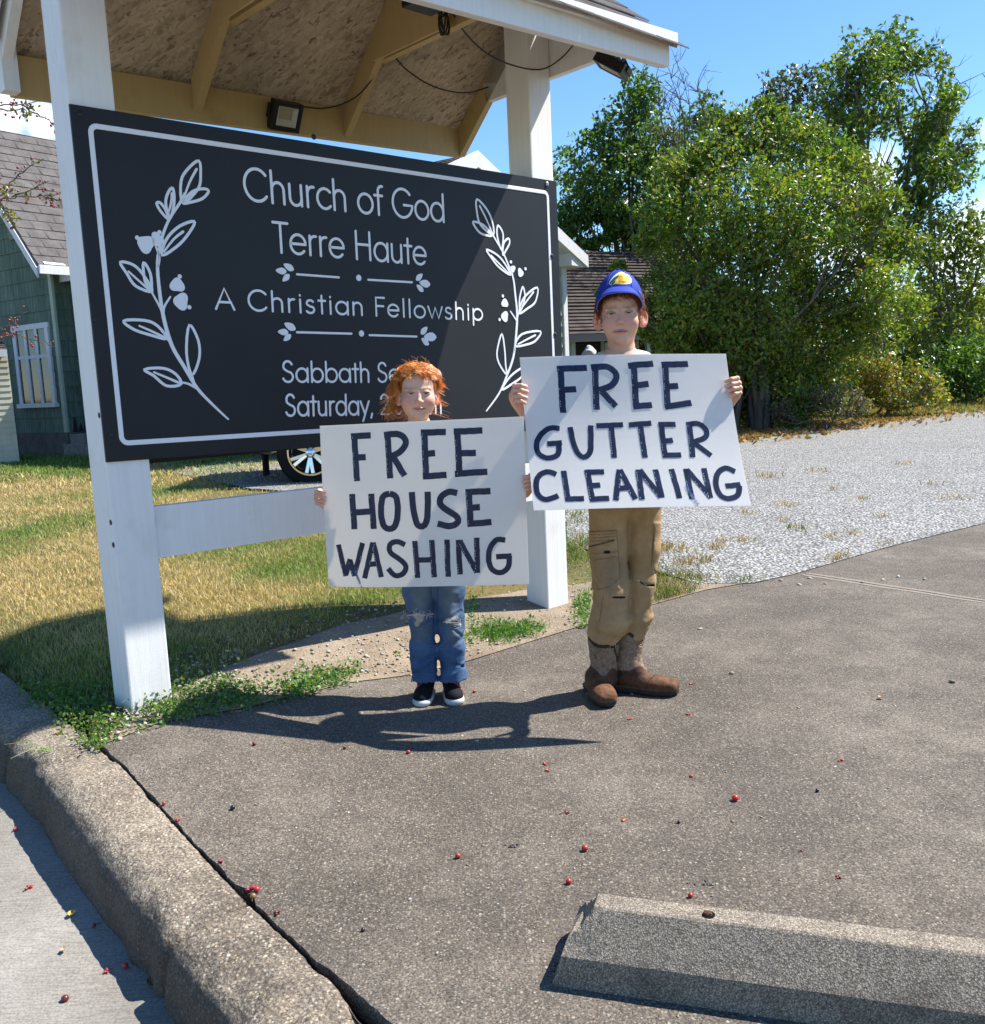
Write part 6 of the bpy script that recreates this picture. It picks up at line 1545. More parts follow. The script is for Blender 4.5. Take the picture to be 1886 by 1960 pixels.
bw = [[(r5, W1, p) for p in ([(1400, 140), (1416, 385)], [(1380, 152), (1545, 147)], [(1416, 263), (1487, 258)], [(1590, 130), (1601, 370)], crv([(1568, 146), (1650, 142), (1700, 170), (1706, 205), (1680, 242), (1606, 266)]), [(1612, 255), (1708, 352)])] +
      [(D_, W1, p) for p in ([(1213, 699), (1219, 777)], [(1202, 701), (1250, 697)], [(1214, 737), (1242, 734)], [(1213, 776), (1249, 773)], [(1273, 697), (1280, 778)], [(1266, 699), (1317, 697)], [(1277, 738), (1299, 737)], [(1274, 776), (1325, 768)])],
      [(r5, W2, p) for p in (crv([(1397, 470), (1340, 468), (1288, 510), (1268, 560), (1282, 612), (1330, 634), (1388, 615), (1392, 552)]), [(1328, 555), (1410, 550)], crv([(1455, 463), (1475, 560), (1505, 620), (1540, 630), (1568, 590), (1570, 455)]), [(1682, 460), (1700, 637)], [(1600, 458), (1748, 452)])] +
      [(D_, W2, p) for p in ([(1205, 811), (1248, 807)], [(1227, 809), (1236, 874)])] + [(r6, W2, p) for p in ([(100, 443), (121, 632)], [(84, 452), (180, 450)], [(110, 545), (165, 538)], [(108, 624), (210, 619)], [(257, 440), (275, 633)], crv([(240, 450), (310, 445), (350, 480), (345, 520), (265, 552)]), [(273, 545), (378, 622)])],
      [(r5, W2, p) for p in (crv([(1378, 728), (1330, 712), (1282, 735), (1265, 790), (1280, 850), (1325, 872), (1388, 850)]), [(1418, 708), (1440, 865)], [(1425, 870), (1530, 868)], [(1550, 708), (1576, 877)], [(1534, 718), (1642, 716)], [(1560, 796), (1620, 792)], [(1562, 872), (1668, 868)], [(1705, 880), (1726, 704)], [(1730, 704), (1814, 873)], [(1712, 812), (1790, 806)], [(1830, 704), (1850, 876)])] +
      [(D_, W2, [(1225, 898), (1265, 952)])] + [(r6, W2, p) for p in ([(66, 703), (100, 865)], [(155, 700), (197, 868)], [(235, 698), (266, 872)], [(240, 702), (372, 864)], [(336, 694), (368, 864)], crv([(510, 712), (455, 692), (412, 725), (402, 790), (425, 850), (470, 868), (522, 845), (530, 792)]), [(455, 797), (538, 786)])]]
poster(BP, 'white poster lettered FREE GUTTER CLEANING, held tilted in front of the boy in the cap', bw, [(r6, .010, crv([(235, 790), (250, 830), (275, 870), (300, 905)]))])

# ================================================================== people
def proj(X):
    X = np.asarray(X, float) - CAM; d = X @ _f; return 943 + FPX * (X @ _Rv) / d, 980 - FPX * (X @ _Uv) / d
def people_mats():
    global M_SKIN, M_EYE, M_HAIR, M_CLOTH, M_LEATHER, M_CAP
    m = M_("skin", .48, .35); n = m.noise(300, 3); sp_ = m.noise(120, 2); c = m.mix(1.0, m.attr(), m.ramp(n, [(.3, .93), (.7, 1.0)]), 'MULTIPLY'); c = m.mix(m.ramp(sp_, [(.64, 0), (.72, .22)]), c, (.36, .16, .09))
    m.color(c).bump(n, .08, .002); m.b.inputs['Subsurface Weight'].default_value = .12; m.b.inputs['Subsurface Radius'].default_value = (.012, .004, .002); m.b.inputs['Subsurface Scale'].default_value = .6; M_SKIN = m.m
    m = M_("eye", .12, .6); m.color(m.attr()); M_EYE = m.m
    m = M_("ginger_hair", .38, .5); m.color(m.attr()); m.translucent(m.mix(1.0, m.attr(), (1.3, .9, .5), 'MULTIPLY'), .22); M_HAIR = m.m
    m = M_("cotton_cloth", .85, .2); w = m.noise(420, 2); n = m.noise(24, 5); c = m.mix(1.0, m.attr(), m.ramp(n, [(.3, .78), (.7, 1.06)]), 'MULTIPLY'); m.color(m.mix(1.0, c, m.ramp(w, [(.3, .82), (.7, 1.08)]), 'MULTIPLY')).bump(m.mix(.4, n, w), .4, .004); M_CLOTH = m.m
    M_LEATHER = vcol("leather", .78, .25, .42, 70, .5, .003)
    m = M_("cap_cloth", .75, .25); w = m.noise(500, 2); m.color(m.mix(1.0, (.016, .045, .33), m.ramp(w, [(.3, .8), (.7, 1.1)]), 'MULTIPLY')).bump(w, .2, .002); M_CAP = m.m
people_mats()
SKIN = np.array([.71, .41, .285])

def head_part(H, U, ax, neck_r, ears, seed, blush=1.0, nose=1.0, smile=0.0, lid=.013, fat=1.0):
    """head and neck with a face; eye level at H, U = head height, ax = (right, back, up)"""
    X, Yb, Z = ax
    p = lambda x, y, z: H + U * (X * x + Yb * y + Z * z)
    e = lambda c, r, k=.03, neg=False, a=None: vol.ell(p(*c), np.array(r) * U, k * U, ax if a is None else a, neg)
    c = lambda a, b, ra, rb=None, k=.03, neg=False: vol.cap(p(*a), p(*b), ra * U, None if rb is None else rb * U, k * U, neg)
    vol = Vol(H - np.array([.56, .66, 1.05]) * U, H + np.array([.56, .72, .62]) * U, .0020)
    e((0, .12, .14), (.335, .40, .36)); e((0, -.10, .13), (.275, .225, .26), .06); e((0, -.07, -.15), (.285 * fat, .275, .30), .08); e((0, -.09, -.29), (.205 * fat, .225, .185), .08); e((0, -.262, -.425), (.10, .075, .07), .06)
    for s in (-1, 1):
        e((s * .165, -.215, -.16), (.115 * fat, .11, .12), .07)
        c((s * .20, -.262, .058), (s * .06, -.306, .055), .028, .024, .05)
        e((s * .135, -.375, -.012), (.088, .052, .048), .03, True)
        e((s * .135, -.268, -.012), (.080, .074, .064), .012)
        e((s * .135, -.352, -.014 - .002), (.062, .050, lid), .004, True)
        # ears
        fl = R_(ears); th = X * (s * math.cos(fl)) * 1 - Yb * math.sin(fl); wd = X * (s * math.sin(fl)) + Yb * math.cos(fl)
        ce = p(s * .318, .06, -.085) + wd * .072 * U
        vol.ell(ce, np.array([.034, .098, .145]) * U, .018 * U, (th, wd, Z)); vol.ell(ce - th * -.030 * U + wd * .012 * U + Z * .018 * U, np.array([.026, .055, .085]) * U, .012 * U, (th, wd, Z), True)
        vol.ell(ce - Z * .10 * U - wd * .045 * U, np.array([.026, .045, .045]) * U, .02 * U, (th, wd, Z)); vol.cap(p(s * .325, .0, -.08), p(s * .335, .01, -.13), .022 * U, None, .015 * U)
    c((0, -.318, .0), (0, -.382 * nose, -.145), .024, .036, .04); e((0, -.392 * nose, -.158), (.043, .040, .036), .025)
    for s in (-1, 1): e((s * .044, -.352, -.170), (.030, .036, .027), .02); e((s * .024, -.388, -.197), (.014, .020, .012), .006, True)
    sm = smile
    c((-.10, -.318, -.292 + sm), (-.025, -.352, -.280), .014, .017, .014); c((.10, -.318, -.292 + sm), (.025, -.352, -.280), .014, .017, .014); c((-.08, -.318, -.312 + sm * .6), (0, -.346, -.318), .017, .023, .016); c((.08, -.318, -.312 + sm * .6), (0, -.346, -.318), .017, .023, .016)
    for s in (-1, 1): c((s * .125, -.325, -.302 + sm), (0, -.378, -.299), .0055, .0065, .004, True)
    c((0, -.372, -.215), (0, -.362, -.262), .010, .012, .01, True)
    c((0, .08, -.30), (0, .15, -1.1), neck_r, neck_r * 1.06, .08)
    v, f = vol.mesh()
    L = np.stack([(v - H) @ a / U for a in ax], 1); x, y, z = L.T; front = sstep(-.05, -.25, y)
    col = np.tile(SKIN, (len(v), 1))
    def blend(m, c_): 
        nonlocal col; col = col * (1 - m[:, None]) + np.asarray(c_) * m[:, None]
    g = lambda cx, cz, rx, rz: np.exp(-(((x - cx) / rx) ** 2 + ((z - cz) / rz) ** 2)) * front
    for s in (-1, 1):
        blend(.50 * blush * g(s * .19, -.17, .11, .09), (.66, .22, .17)); blend(.42 * g(s * .135, -.055, .085, .035), (.45, .20, .17))
        ear = sstep(.30, .35, s * x) * sstep(-.3, -.22, z) * sstep(.12, .05, z) * sstep(-.08, .02, y); blend(.60 * ear, (.70, .24, .155))  # red of sun glowing through the ears, put into the skin colour
        blend(.72 * g(s * .14, .064 + .0, .085, .015), (.34, .145, .055))
        lash = (np.abs(((x - s * .135) / .072) ** 2 + ((z + .014) / (lid + .011)) ** 2 - .78) < .30) & (z > -.014); blend(.92 * lash * front, (.10, .035, .022)); blend(.35 * g(s * .135, .022, .07, .008), (.36, .15, .10))
    blend(.35 * blush * g(0, -.16, .055, .05), (.66, .24, .18)); blend(.8 * np.exp(-((x / .095) ** 4 + ((z + .300 - sm * (np.abs(x) / .1)) / .030) ** 4)) * sstep(-.30, -.33, y), (.50, .155, .145))
    blend((.85 * (np.abs(z + .301 - sm * np.abs(x) / .12) < .008) * (np.abs(x) < .118) * (y < -.29)), (.20, .05, .045))
    fn = fbm(v[:, 0] * 90, v[:, 1] * 90, v[:, 2] * 90, seed, 3); col *= (.93 + .14 * fn)[:, None]
    return (v, f, col), p
def eyes(p, U, ax, parent, iris, lidz=-.014):
    for s in (-1, 1):
        c = p(s * .135, -.262, lidz); n = 20; v = []; cl = []; F = []
        fw = unit(-(ax[1]) + ax[0] * (-.00) - ax[2] * .10)
        a1 = unit(np.cross(fw, ax[2])); a2 = np.cross(a1, fw)
        for i in range(n + 1):
            th = math.pi * i / n
            for k in range(24):
                ph = 2 * math.pi * k / 24; v.append(c + .0735 * U * (fw * math.cos(th) + (a1 * math.cos(ph) + a2 * math.sin(ph)) * math.sin(th)))
                cl.append((.005, .005, .006) if th < .30 else iris if th < .56 else (.55, .49, .46))
        for i in range(n):
            for k in range(24): F.append((i * 24 + k, (i + 1) * 24 + k, (i + 1) * 24 + (k + 1) % 24, i * 24 + (k + 1) % 24))
        sub(parent, mesh('eye', np.array(v), F, M_EYE, None, True, np.array(cl)))

def hand_part(E, e, o, nf, hs, wrist_dir, curl=1.0, seed=0, spread=1.0):
    """a hand gripping a card edge at E: e up the edge, o outward, nf towards the viewer; fingers in front, thumb behind"""
    vol = Vol(E - .105, E + .105, .0016); r = np.random.default_rng(seed); tips = []
    P = lambda a, b, c: E + (o * a + nf * b + e * c) * hs
    lens = (.92, 1.06, 1.0, .80); mc = []
    for i in range(4):
        z = (.0285 - .0188 * i) * spread + r.normal() * .0007; L = lens[i] * curl; bow = (.000, .004, .0055, .003)[i]
        A = P(.024 + bow, -.030, z * .95); B = P(.027 + bow, .008, z); C = P(.027 + bow - .026 * L, .0165, z - .004); T = P(.027 + bow - .046 * L, .0105, z - .0075 - .001 * i); mc.append(A)
        ra = (.0090, .0092, .0088, .0078)[i] * hs
        vol.cap(A, B, ra * 1.05, ra, .004); vol.cap(B, C, ra * 1.0, ra * .92, .0025); vol.cap(C, T, ra * .92, ra * .78, .002); vol.ell(B + nf * .0006, [ra * 1.08] * 3, .002)
        tips.append((T, C, ra))
    wr = P(-.012, -.062, -.052) + wrist_dir * .0
    for a in mc: vol.cap(a, wr * .75 + a * .25, .0125 * hs, .019 * hs, .010)
    vol.cap((mc[0] + mc[3]) / 2, wr, .024 * hs, .0225 * hs, .012)
    vol.cap(wr, wr + wrist_dir * .11, .0225 * hs, .026 * hs, .010)
    t0 = P(-.004, -.046, -.012); t1 = P(-.016, -.026, .020); t2 = P(-.036, -.0135, .027)
    vol.cap(wr, t0, .017 * hs, .0145 * hs, .012); vol.cap(t0, t1, .0125 * hs, .0108 * hs, .005); vol.cap(t1, t2, .0105 * hs, .0085 * hs, .002)
    v, f = vol.mesh(); col = np.tile(SKIN * (1.0, .93, .90), (len(v), 1))
    for T, C, ra in tips:
        d = unit(T - C); nail = T + nf * ra * .55 + d * ra * .15; m = np.linalg.norm(v - nail, axis=1) < ra * .72; col[m] = (.74, .47, .41)
        m = np.exp(-(np.linalg.norm(v - C - nf * ra, axis=1) / (ra * .55)) ** 2)[:, None] * .4; col = col * (1 - m) + np.array([.55, .25, .19]) * m
    return (v, f, col), wr

def limbs_part(vol, pts):
    for (a, ra), (b, rb) in zip(pts[:-1], pts[1:]): vol.cap(a, b, ra, rb, .02)

def hair_strands(H, U, ax, guides, kids, spec, r, rad=.0022, cols=((.46, .15, .03), (.60, .23, .05), (.38, .11, .022)), curl=1.0, vol=1.0):
    """locks of hair: spec(phi) -> (last angle, hang length, flick, lift); grown from the crown over an ellipsoid"""
    X, Yb, Z = ax; mb = MB(); C0 = H + U * (Yb * .12 + Z * .14); Rr = np.array([.345, .41, .372]) * U * vol
    for g in range(guides):
        ph = r.uniform(-math.pi, math.pi); th0 = r.uniform(.0, 1.15) ** 1.0; t1, hang, flick, lift = spec(ph, r)
        if t1 <= th0 + .1: th0 = max(0, t1 - .5)
        sw = r.normal() * .25; cph = r.uniform(0, 6.28); amp = r.uniform(.012, .045) * U * curl; fr = r.uniform(5, 10); col = np.array(cols[r.integers(0, len(cols))]) * r.uniform(.8, 1.2)
        for k in range(kids):
            ph2 = ph + r.normal() * .075; off = lift * U * (1 + r.normal() * .35) + r.uniform(.0, .02) * U; n = 13; pts = []; hg = hang * r.uniform(.75, 1.2)
            dj = r.normal(size=3) * .004
            for i in range(n):
                t = i / (n - 1); q = t * (1 + hg); a = th0 + (t1 - th0) * min(q, 1); az = ph2 + sw * q * .8
                d = np.array([math.sin(a) * math.sin(az), -math.sin(a) * math.cos(az), math.cos(a)]); o_ = 1 + (off / .08) * .08 / .35 * min(1, q * 1.6)
                pos = C0 + (X * d[0] * Rr[0] + Yb * d[1] * Rr[1] + Z * d[2] * Rr[2]) * o_
                out = X * d[0] + Yb * d[1]; out = out / (np.linalg.norm(out) + 1e-6)
                if q > 1: pos = pos - Z * (q - 1) * .5 * U + out * flick * (q - 1) ** 1.4 * U
                w = math.sin(fr * q + cph) * amp * q ** 1.5; tz = X * math.cos(az) + Yb * math.sin(az)
                pos = pos + tz * w + out * math.cos(fr * q + cph) * amp * .6 * q ** 1.5 + dj * q
                pts.append(pos)
            mb.tube(pts, [rad * (1.1 - .85 * (i / (n - 1)) ** 1.5) for i in range(n)], 3, False, col * r.uniform(.85, 1.18))
    return mb

def garment(name, vol, fn, mat, root, smooth=True):
    v, f = vol.mesh(); return adopt(root, mesh(name, v, f, mat, None, smooth, fn(v)))
def pxmask(v, x0, x1, y0, y1, s=1.5):
    x, y = proj(v); return sstep(x0 - s, x0 + s, x) * sstep(x1 + s, x1 - s, x) * sstep(y0 - s, y0 + s, y) * sstep(y1 + s, y1 - s, y)
def line_mask(v, pts, w):
    x, y = proj(v); P = np.column_stack([x, y]); d = np.full(len(P), 1e9)
    for a, b in zip(pts[:-1], pts[1:]):
        a = np.array(a, float); b = np.array(b, float); ab = b - a; t = np.clip(((P - a) @ ab) / (ab @ ab), 0, 1); d = np.minimum(d, np.linalg.norm(P - a - t[:, None] * ab, axis=1))
    return sstep(w, w * .4, d)
def face_axes(H, yaw=0.0, tilt=0.0, roll=0.0):
    fd = unit((CAM - H) * (1, 1, 0)); c, s = math.cos(yaw), math.sin(yaw); fd = np.array([fd[0] * c - fd[1] * s, fd[0] * s + fd[1] * c, 0])
    Yb = -fd; X = np.cross(Yb, ZZ); X = unit(X); Z = ZZ.copy()
    Yb, Z = Yb * math.cos(tilt) + Z * math.sin(tilt), Z * math.cos(tilt) - Yb * math.sin(tilt)
    X, Z = X * math.cos(roll) + Z * math.sin(roll), Z * math.cos(roll) - X * math.sin(roll)
    return X, Yb, Z
def edge_frame(po, x, y, right):
    u, v = po.uv(x, y); u = 1.0 if right else 0.0
    E = po.P(u, v); e = unit(po.P(u, v - .05) - po.P(u, v + .05)); o = unit(np.cross(e, po.n)); o = o if (o[0] > 0) == right else -o
    return E - po.n * .0008, e, o, po.n
def wrinkle(amp, f, seed, sq=2.4):
    return lambda g: amp * (fbm(g[:, 0] * f, g[:, 1] * f, g[:, 2] * f * sq, seed, 3) - .5) * 2

# ---------------------------------------------------------------- the boy in the cap
def boy():
    Y = 3.385; B = lambda x, y, dy=0.0: at(x, y, Y + dy)
    g0 = gp(1195, 1335); root = empty('person', (g0[0], g0[1], 0), 'boy in a blue cap, tan work trousers and brown boots, holding a poster', 'person', 'two children holding posters')
    U = .219; fe = at(1188, 598, Y - .085); H = fe + np.array([0.01, .083, 0]); ax = face_axes(H, 0, -.03, .015)
    hp, p = head_part(H, U, ax, .215, 46, 3, .75, 1.0, 0.0, .0130)
    parts = [hp]; wr = []
    for (x, y, right, cu, sd_) in ((1399, 738, True, 1.0, 4), (1002, 750, False, .95, 6)):
        E, e, o, nf = edge_frame(BP, x, y, right)
        wd = unit(np.array([-.55 if right else .55, .55, -.6])); h, w_ = hand_part(E, e, o, nf, .93, wd, cu, sd_, 1.0); parts.append(h); wr.append((w_, wd))
    vol = Vol(B(985, 1370, -.3) - (0, 0, .02), B(1420, 660, .3), .0065)
    chest = B(1190, 760, .02); pel = B(1197, 940, .02)
    vol.cap(H - ZZ * .4 * U + ax[1] * .10 * U, chest + ZZ * .05, .21 * U * .9, .05, .02); vol.ell(chest, (.150, .088, .17), .04); vol.ell(B(1194, 850, .02), (.125, .082, .16), .05); vol.ell(pel, (.13, .085, .10), .05)
    for (w_, wd), s in zip(wr, (1, -1)):
        sh = B(1190 + s * 72, 722, .02); el = B(1190 + s * 128, 852, -.02); limbs_part(vol, [(sh, .043), (el, .034), (w_ + wd * .09, .027), (w_ + wd * .02, .022)])
    limbs_part(vol, [(B(1164, 960, 0), .06), (B(1170, 1120, 0), .045), (B(1158, 1235, .01), .035)]); limbs_part(vol, [(B(1230, 960, .02), .055), (B(1228, 1110, .03), .04), (B(1212, 1225, .03), .030)])
    v, f = vol.mesh(); parts.append((v, f, SKIN))
    v, f, c = join(parts); body = adopt(root, mesh('body', v, f, M_SKIN, None, True, c))
    eyes(p, U, ax, body, (.030, .028, .026))
    # short fringe under the cap and sides by the ears
    r = np.random.default_rng(61)
    def spec(ph, r_):
        a = abs(ph)
        if a < .75: return (1.36 + r_.normal() * .05, .02, .0, .03)
        if a < 1.25: return (1.50 + r_.normal() * .06, .08, .0, .05)
        if a < 1.62: return (1.62, .28 * r_.uniform(.4, 1), .02, .05)
        return (1.85, .20, .02, .05)
    hm = hair_strands(H, U, ax, 420, 7, spec, r, .0019, ((.30, .10, .025), (.40, .15, .038), (.24, .075, .02)))
    adopt(root, hm.build('hair', M_HAIR))
    # cap: crown, bill, emblem, button
    X, Yb, Z = ax; cen = (0, .10, .16); rad = (.380, .450, .55)
    def dome(az, t):                                    # t 0 at the hem, 1 at the button
        fr = math.cos(az)                               # 1 in front
        z0 = .10 + .29 * sstep(.15, 1.0, fr) - .02 * (fr < 0); 
        zt = cen[2] + rad[2] * .985; z = z0 + (zt - z0) * t; q = math.sqrt(max(0, 1 - ((z - cen[2]) / rad[2]) ** 2))
        q = q ** (1.0 + .22 * t * (fr > -.3)); sx = rad[0] * q; sy = rad[1] * q * (1.0 - .03 * fr)
        return p(cen[0] + sx * math.sin(az), cen[1] - sy * math.cos(az), z)
    V = []; F = []; na, nt = 64, 18
    for j in range(nt + 1):
        for i in range(na): V.append(dome(2 * math.pi * i / na, (j / nt) ** .85))
    for j in range(nt):
        for i in range(na): F.append((j * na + i, j * na + (i + 1) % na, (j + 1) * na + (i + 1) % na, (j + 1) * na + i))
    cap = adopt(root, MB().add(V, F).build('cap', M_CAP, smooth=True)); sm = cap.modifiers.new('s', 'SOLIDIFY'); sm.thickness = .003; sm.offset = -1
    bl = MB(); V = []; F = []; nb_, nr = 30, 7
    for j in range(nr + 1):
        for i in range(nb_ + 1):
            az = -1.10 + 2.20 * i / nb_; b0 = dome(az, .015); t = j / nr; ext = .36 * (math.cos(az / 1.10 * math.pi / 2) ** .55); d = (-Yb * 1.0) * math.cos(az * .35) + X * math.sin(az * .35)
            V.append(b0 + d * ext * t * U - Z * (.125 * t ** 1.1 + .015 * t * (az / 1.1) ** 2) * U)
    for j in range(nr):
        for i in range(nb_): F.append((j * (nb_ + 1) + i, j * (nb_ + 1) + i + 1, (j + 1) * (nb_ + 1) + i + 1, (j + 1) * (nb_ + 1) + i))
    b = sub(cap, bl.add(V, F).build('bill', M_CAP, smooth=True)); sm = b.modifiers.new('s', 'SOLIDIFY'); sm.thickness = .0035; sm.offset = 0
    pip = MB(); pip.tube([np.array(V[nr * (nb_ + 1) + i]) - Z * .001 for i in range(nb_ + 1)], .0016, 5, False); sub(cap, pip.build('bill_edge', plain('cap_piping', (.10, .16, .62), .6)))
    pip = MB(); pip.tube([dome(az_, .02) + (dome(az_, .02) - p(0, .1, .1)) * .012 for az_ in np.linspace(-1.08, 1.08, 24)], .0018, 5, False); sub(cap, pip.build('seam', plain('cap_seam', (.008, .02, .20), .8)))
    sub(cap, MB().ball(dome(0, 1.0), (.007, .007, .004), 6).build('button', M_CAP, smooth=True))
    st = MB()
    for az in (.62, -.62, 1.6, -1.6): st.tube([dome(az, t) * 1.0 + (dome(az, t) - p(0, .1, .1)) * .006 for t in np.linspace(0, 1, 14)], .0012, 4, False)
    sub(cap, st.build('seam', M_CAP))
    from mathutils.bvhtree import BVHTree
    bt = BVHTree.FromPolygons([Vector(q) for q in MB().add([dome(2 * math.pi * i / na, (j / nt) ** .85) for j in range(nt + 1) for i in range(na)], []).v], [(j * na + i, j * na + (i + 1) % na, (j + 1) * na + (i + 1) % na, (j + 1) * na + i) for j in range(nt) for i in range(na)])
    Z2 = lambda x, y: (1098 + x / 10., 496.7 + y / 10. - 1.0)
    def onc(x, y, lift):
        d = ray(*Z2(x, y)); h = bt.ray_cast(Vector(CAM), Vector(d)); return np.array(h[0]) - unit(d) * lift if h[0] is not None else at(*Z2(x, y), Y - .1)
    def patch(name, pts, mat, lift):
        pts = smooth2(pts, 3, True)[:-1]; c = np.mean(pts, axis=0); rings = [.0, .35, .7, 1.0]; V = [onc(*c, lift)]; F = []
        n = len(pts)
        for k in rings[1:]: V += [onc(*(c + (np.array(q) - c) * k), lift) for q in pts]
        for i in range(n): F.append((0, 1 + i, 1 + (i + 1) % n))
        for k in range(2):
            for i in range(n): F.append((1 + k * n + i, 1 + (k + 1) * n + i, 1 + (k + 1) * n + (i + 1) % n, 1 + k * n + (i + 1) % n))
        q = F[0]; V = [np.asarray(w) for w in V]
        if np.dot(np.cross(V[q[1]] - V[q[0]], V[q[2]] - V[q[0]]), -Yb) < 0: F = [w[::-1] for w in F]
        return sub(cap, MB().add(V, F).build(name, mat))
    out = [(690, 470), (705, 425), (760, 350), (850, 275), (920, 253), (1010, 288), (1080, 350), (1103, 415), (1078, 462), (960, 477), (800, 474), (738, 494)]
    c = np.mean(out, axis=0)
    patch('emblem', [tuple(c + (np.array(q) - c) * 1.06) for q in out], plain("emblem_white", (.80, .80, .76), .6, .3, 0, .03), .0014)
    m = M_("emblem_yellow", .6, .3); m.color((.82, .50, .02)); patch('emblem', [(800, 462), (770, 400), (850, 300), (915, 275), (1000, 308), (1055, 360), (1070, 415), (1050, 446), (960, 460)], m.m, .0020)
    patch('emblem', [(692, 466), (712, 425), (765, 362), (825, 318), (868, 318), (850, 362), (812, 400), (795, 440), (742, 488)], plain("emblem_green", (.01, .10, .055), .6, .3, 0, .3, 400), .0026)
    wt = MB(); red = plain("emblem_red", (.50, .045, .01), .6)
    GL['B'] = (.6, [[(.08, 0), (.08, 1)], [(.08, 1)] + arc(.28, .76, .22, .24, 90, -90, 8) + [(.08, .52)], [(.08, .52)] + arc(.30, .26, .25, .26, 90, -90, 8) + [(.08, 0)]]); GL['P'] = (.56, [[(.08, 0), (.08, 1)], [(.08, 1)] + arc(.28, .74, .23, .26, 90, -90, 8) + [(.08, .48)]])
    for txt, x0, y0, cap_, adv in (("Bass", 848, 340, 48, 30), ("Pro", 872, 388, 44, 34), ("Shops", 868, 436, 44, 34)):
        x = x0
        for ch in txt:
            for s_ in GL[ch][1]: wt.tube([onc(x + a * adv * 1.4, y0 - b_ * cap_ + (x - x0) * .10, .0031) for a, b_ in s_], .00042, 3, False)
            x += GL[ch][0] * adv * 1.4
        sub(cap, wt.build('lettering', red)); wt = MB()
    sw = MB(); sw.tube([onc(x, y, .0032) for x, y in ((722, 478), (745, 440), (790, 415), (830, 380))], .0006, 4, False); sub(cap, sw.build('emblem', M_WHITE))
    # cream T-shirt, hidden belly widened to close gaps in the ground shadow
    vol = Vol(B(1060, 990, -.25), B(1320, 660, .25), .006)
    vol.ell(chest, (.160, .098, .17), .04); vol.ell(B(1194, 850, .0), (.150, .128, .17), .05); vol.ell(B(1197, 945, .0), (.152, .130, .08), .05); vol.cap(B(1150, 704, .03), B(1230, 702, .03), .052, .052, .03)
    for s in (1, -1): vol.cap(B(1190 + s * 66, 722, .02), B(1190 + s * 122, 836, -.02), .056, .064, .03)
    vol.cap(H - ZZ * .3 * U + ax[1] * .1 * U, chest + ZZ * .125 - ax[1] * .0, .245 * U, .25 * U, .004, True)
    vol.disp(wrinkle(.004, 16, 5)); garment('shirt', vol, lambda v: np.tile((.66, .62, .50), (len(v), 1)), M_CLOTH, root)
    # trousers
    vol = Vol(B(1105, 1350, -.22), B(1285, 925, .22), .0034)
    vol.ell(B(1197, 950, .02), (.140, .100, .075), .03)
    limbs_part(vol, [(B(1165, 962, 0), .074), (B(1165, 1050, -.012), .066), (B(1171, 1130, -.022), .061), (B(1167, 1183, -.005), .069), (B(1158, 1211, .006), .054), (B(1156, 1236, .012), .046)])
    limbs_part(vol, [(B(1233, 962, .015), .064), (B(1232, 1050, .012), .056), (B(1229, 1120, .008), .047), (B(1222, 1180, .02), .047), (B(1213, 1206, .026), .042), (B(1211, 1236, .03), .038)])
    def shape(g):
        d = .0050 * (fbm(g[:, 0] * 15, g[:, 1] * 15, g[:, 2] * 26, 7, 3) - .5) * 2 * (.35 + sstep(.62, .25, g[:, 2])) - .0030 * (1 - np.abs(2 * fbm(g[:, 0] * 7 + g[:, 2] * 5, g[:, 1] * 7, g[:, 2] * 15 - g[:, 0] * 8, 27, 2) - 1) * 3).clip(0, 1) * (.25 + sstep(.55, .22, g[:, 2])) + .0016 * (fbm(g[:, 0] * 60, g[:, 1] * 60, g[:, 2] * 60, 8, 2) - .5)
        fr = g[:, 1] < Y - .01
        d -= .0050 * pxmask(g, 1127, 1186, 1016, 1128) * fr; d -= .0040 * pxmask(g, 1128, 1178, 1018, 1036) * fr; d -= .0030 * pxmask(g, 1140, 1184, 1056, 1068) * fr
        d += .0040 * line_mask(g, [(1128, 1046), (1150, 1041), (1176, 1035)], 2.2) * fr
        d -= .0040 * pxmask(g, 1251, 1266, 1000, 1094); d += .0035 * line_mask(g, [(1252, 1012), (1249, 1050), (1247, 1085), (1255, 1098)], 1.8)
        d += .012 * line_mask(g, [(1176, 1143), (1186, 1143.5), (1195, 1143)], 2.4) * fr + .014 * line_mask(g, [(1226, 1113), (1236, 1119), (1251, 1120)], 2.6) * fr
        return d
    vol.disp(shape)
    def tc(v):
        x, y = proj(v); c = np.tile((.43, .285, .145), (len(v), 1)); fr = v[:, 1] < Y
        def bl_(m, k):
            nonlocal c; c = c * (1 - m[:, None]) + np.array(k) * m[:, None]
        bl_(.55 * sstep(.42, .62, fbm(v[:, 0] * 9, v[:, 1] * 9, v[:, 2] * 6, 12)), (.34, .215, .10)); bl_(.75 * np.exp(-(((x - 1172) / 30) ** 2 + ((y - 1095) / 42) ** 2)) * fr, (.255, .19, .125))
        bl_(.5 * np.exp(-(((x - 1225) / 22) ** 2 + ((y - 1150) / 30) ** 2)) * fr, (.46, .31, .17)); bl_(.4 * np.exp(-(((x - 1175) / 26) ** 2 + ((y - 1170) / 20) ** 2)) * fr, (.42, .29, .16))
        for L_ in ([(1127, 1018), (1180, 1015), (1184, 1060), (1187, 1105), (1170, 1122), (1146, 1128), (1138, 1112)], [(1130, 1036), (1177, 1033)], [(1138, 1060), (1182, 1056)], [(1138, 1072), (1181, 1065)], [(1155, 1140), (1148, 1190)], [(1131, 1024), (1178, 1021)], [(1131, 1030), (1178, 1027)], [(1252, 1005), (1250, 1050), (1247, 1085)]): bl_(.6 * line_mask(v, L_, 1.3) * fr, (.13, .075, .032))
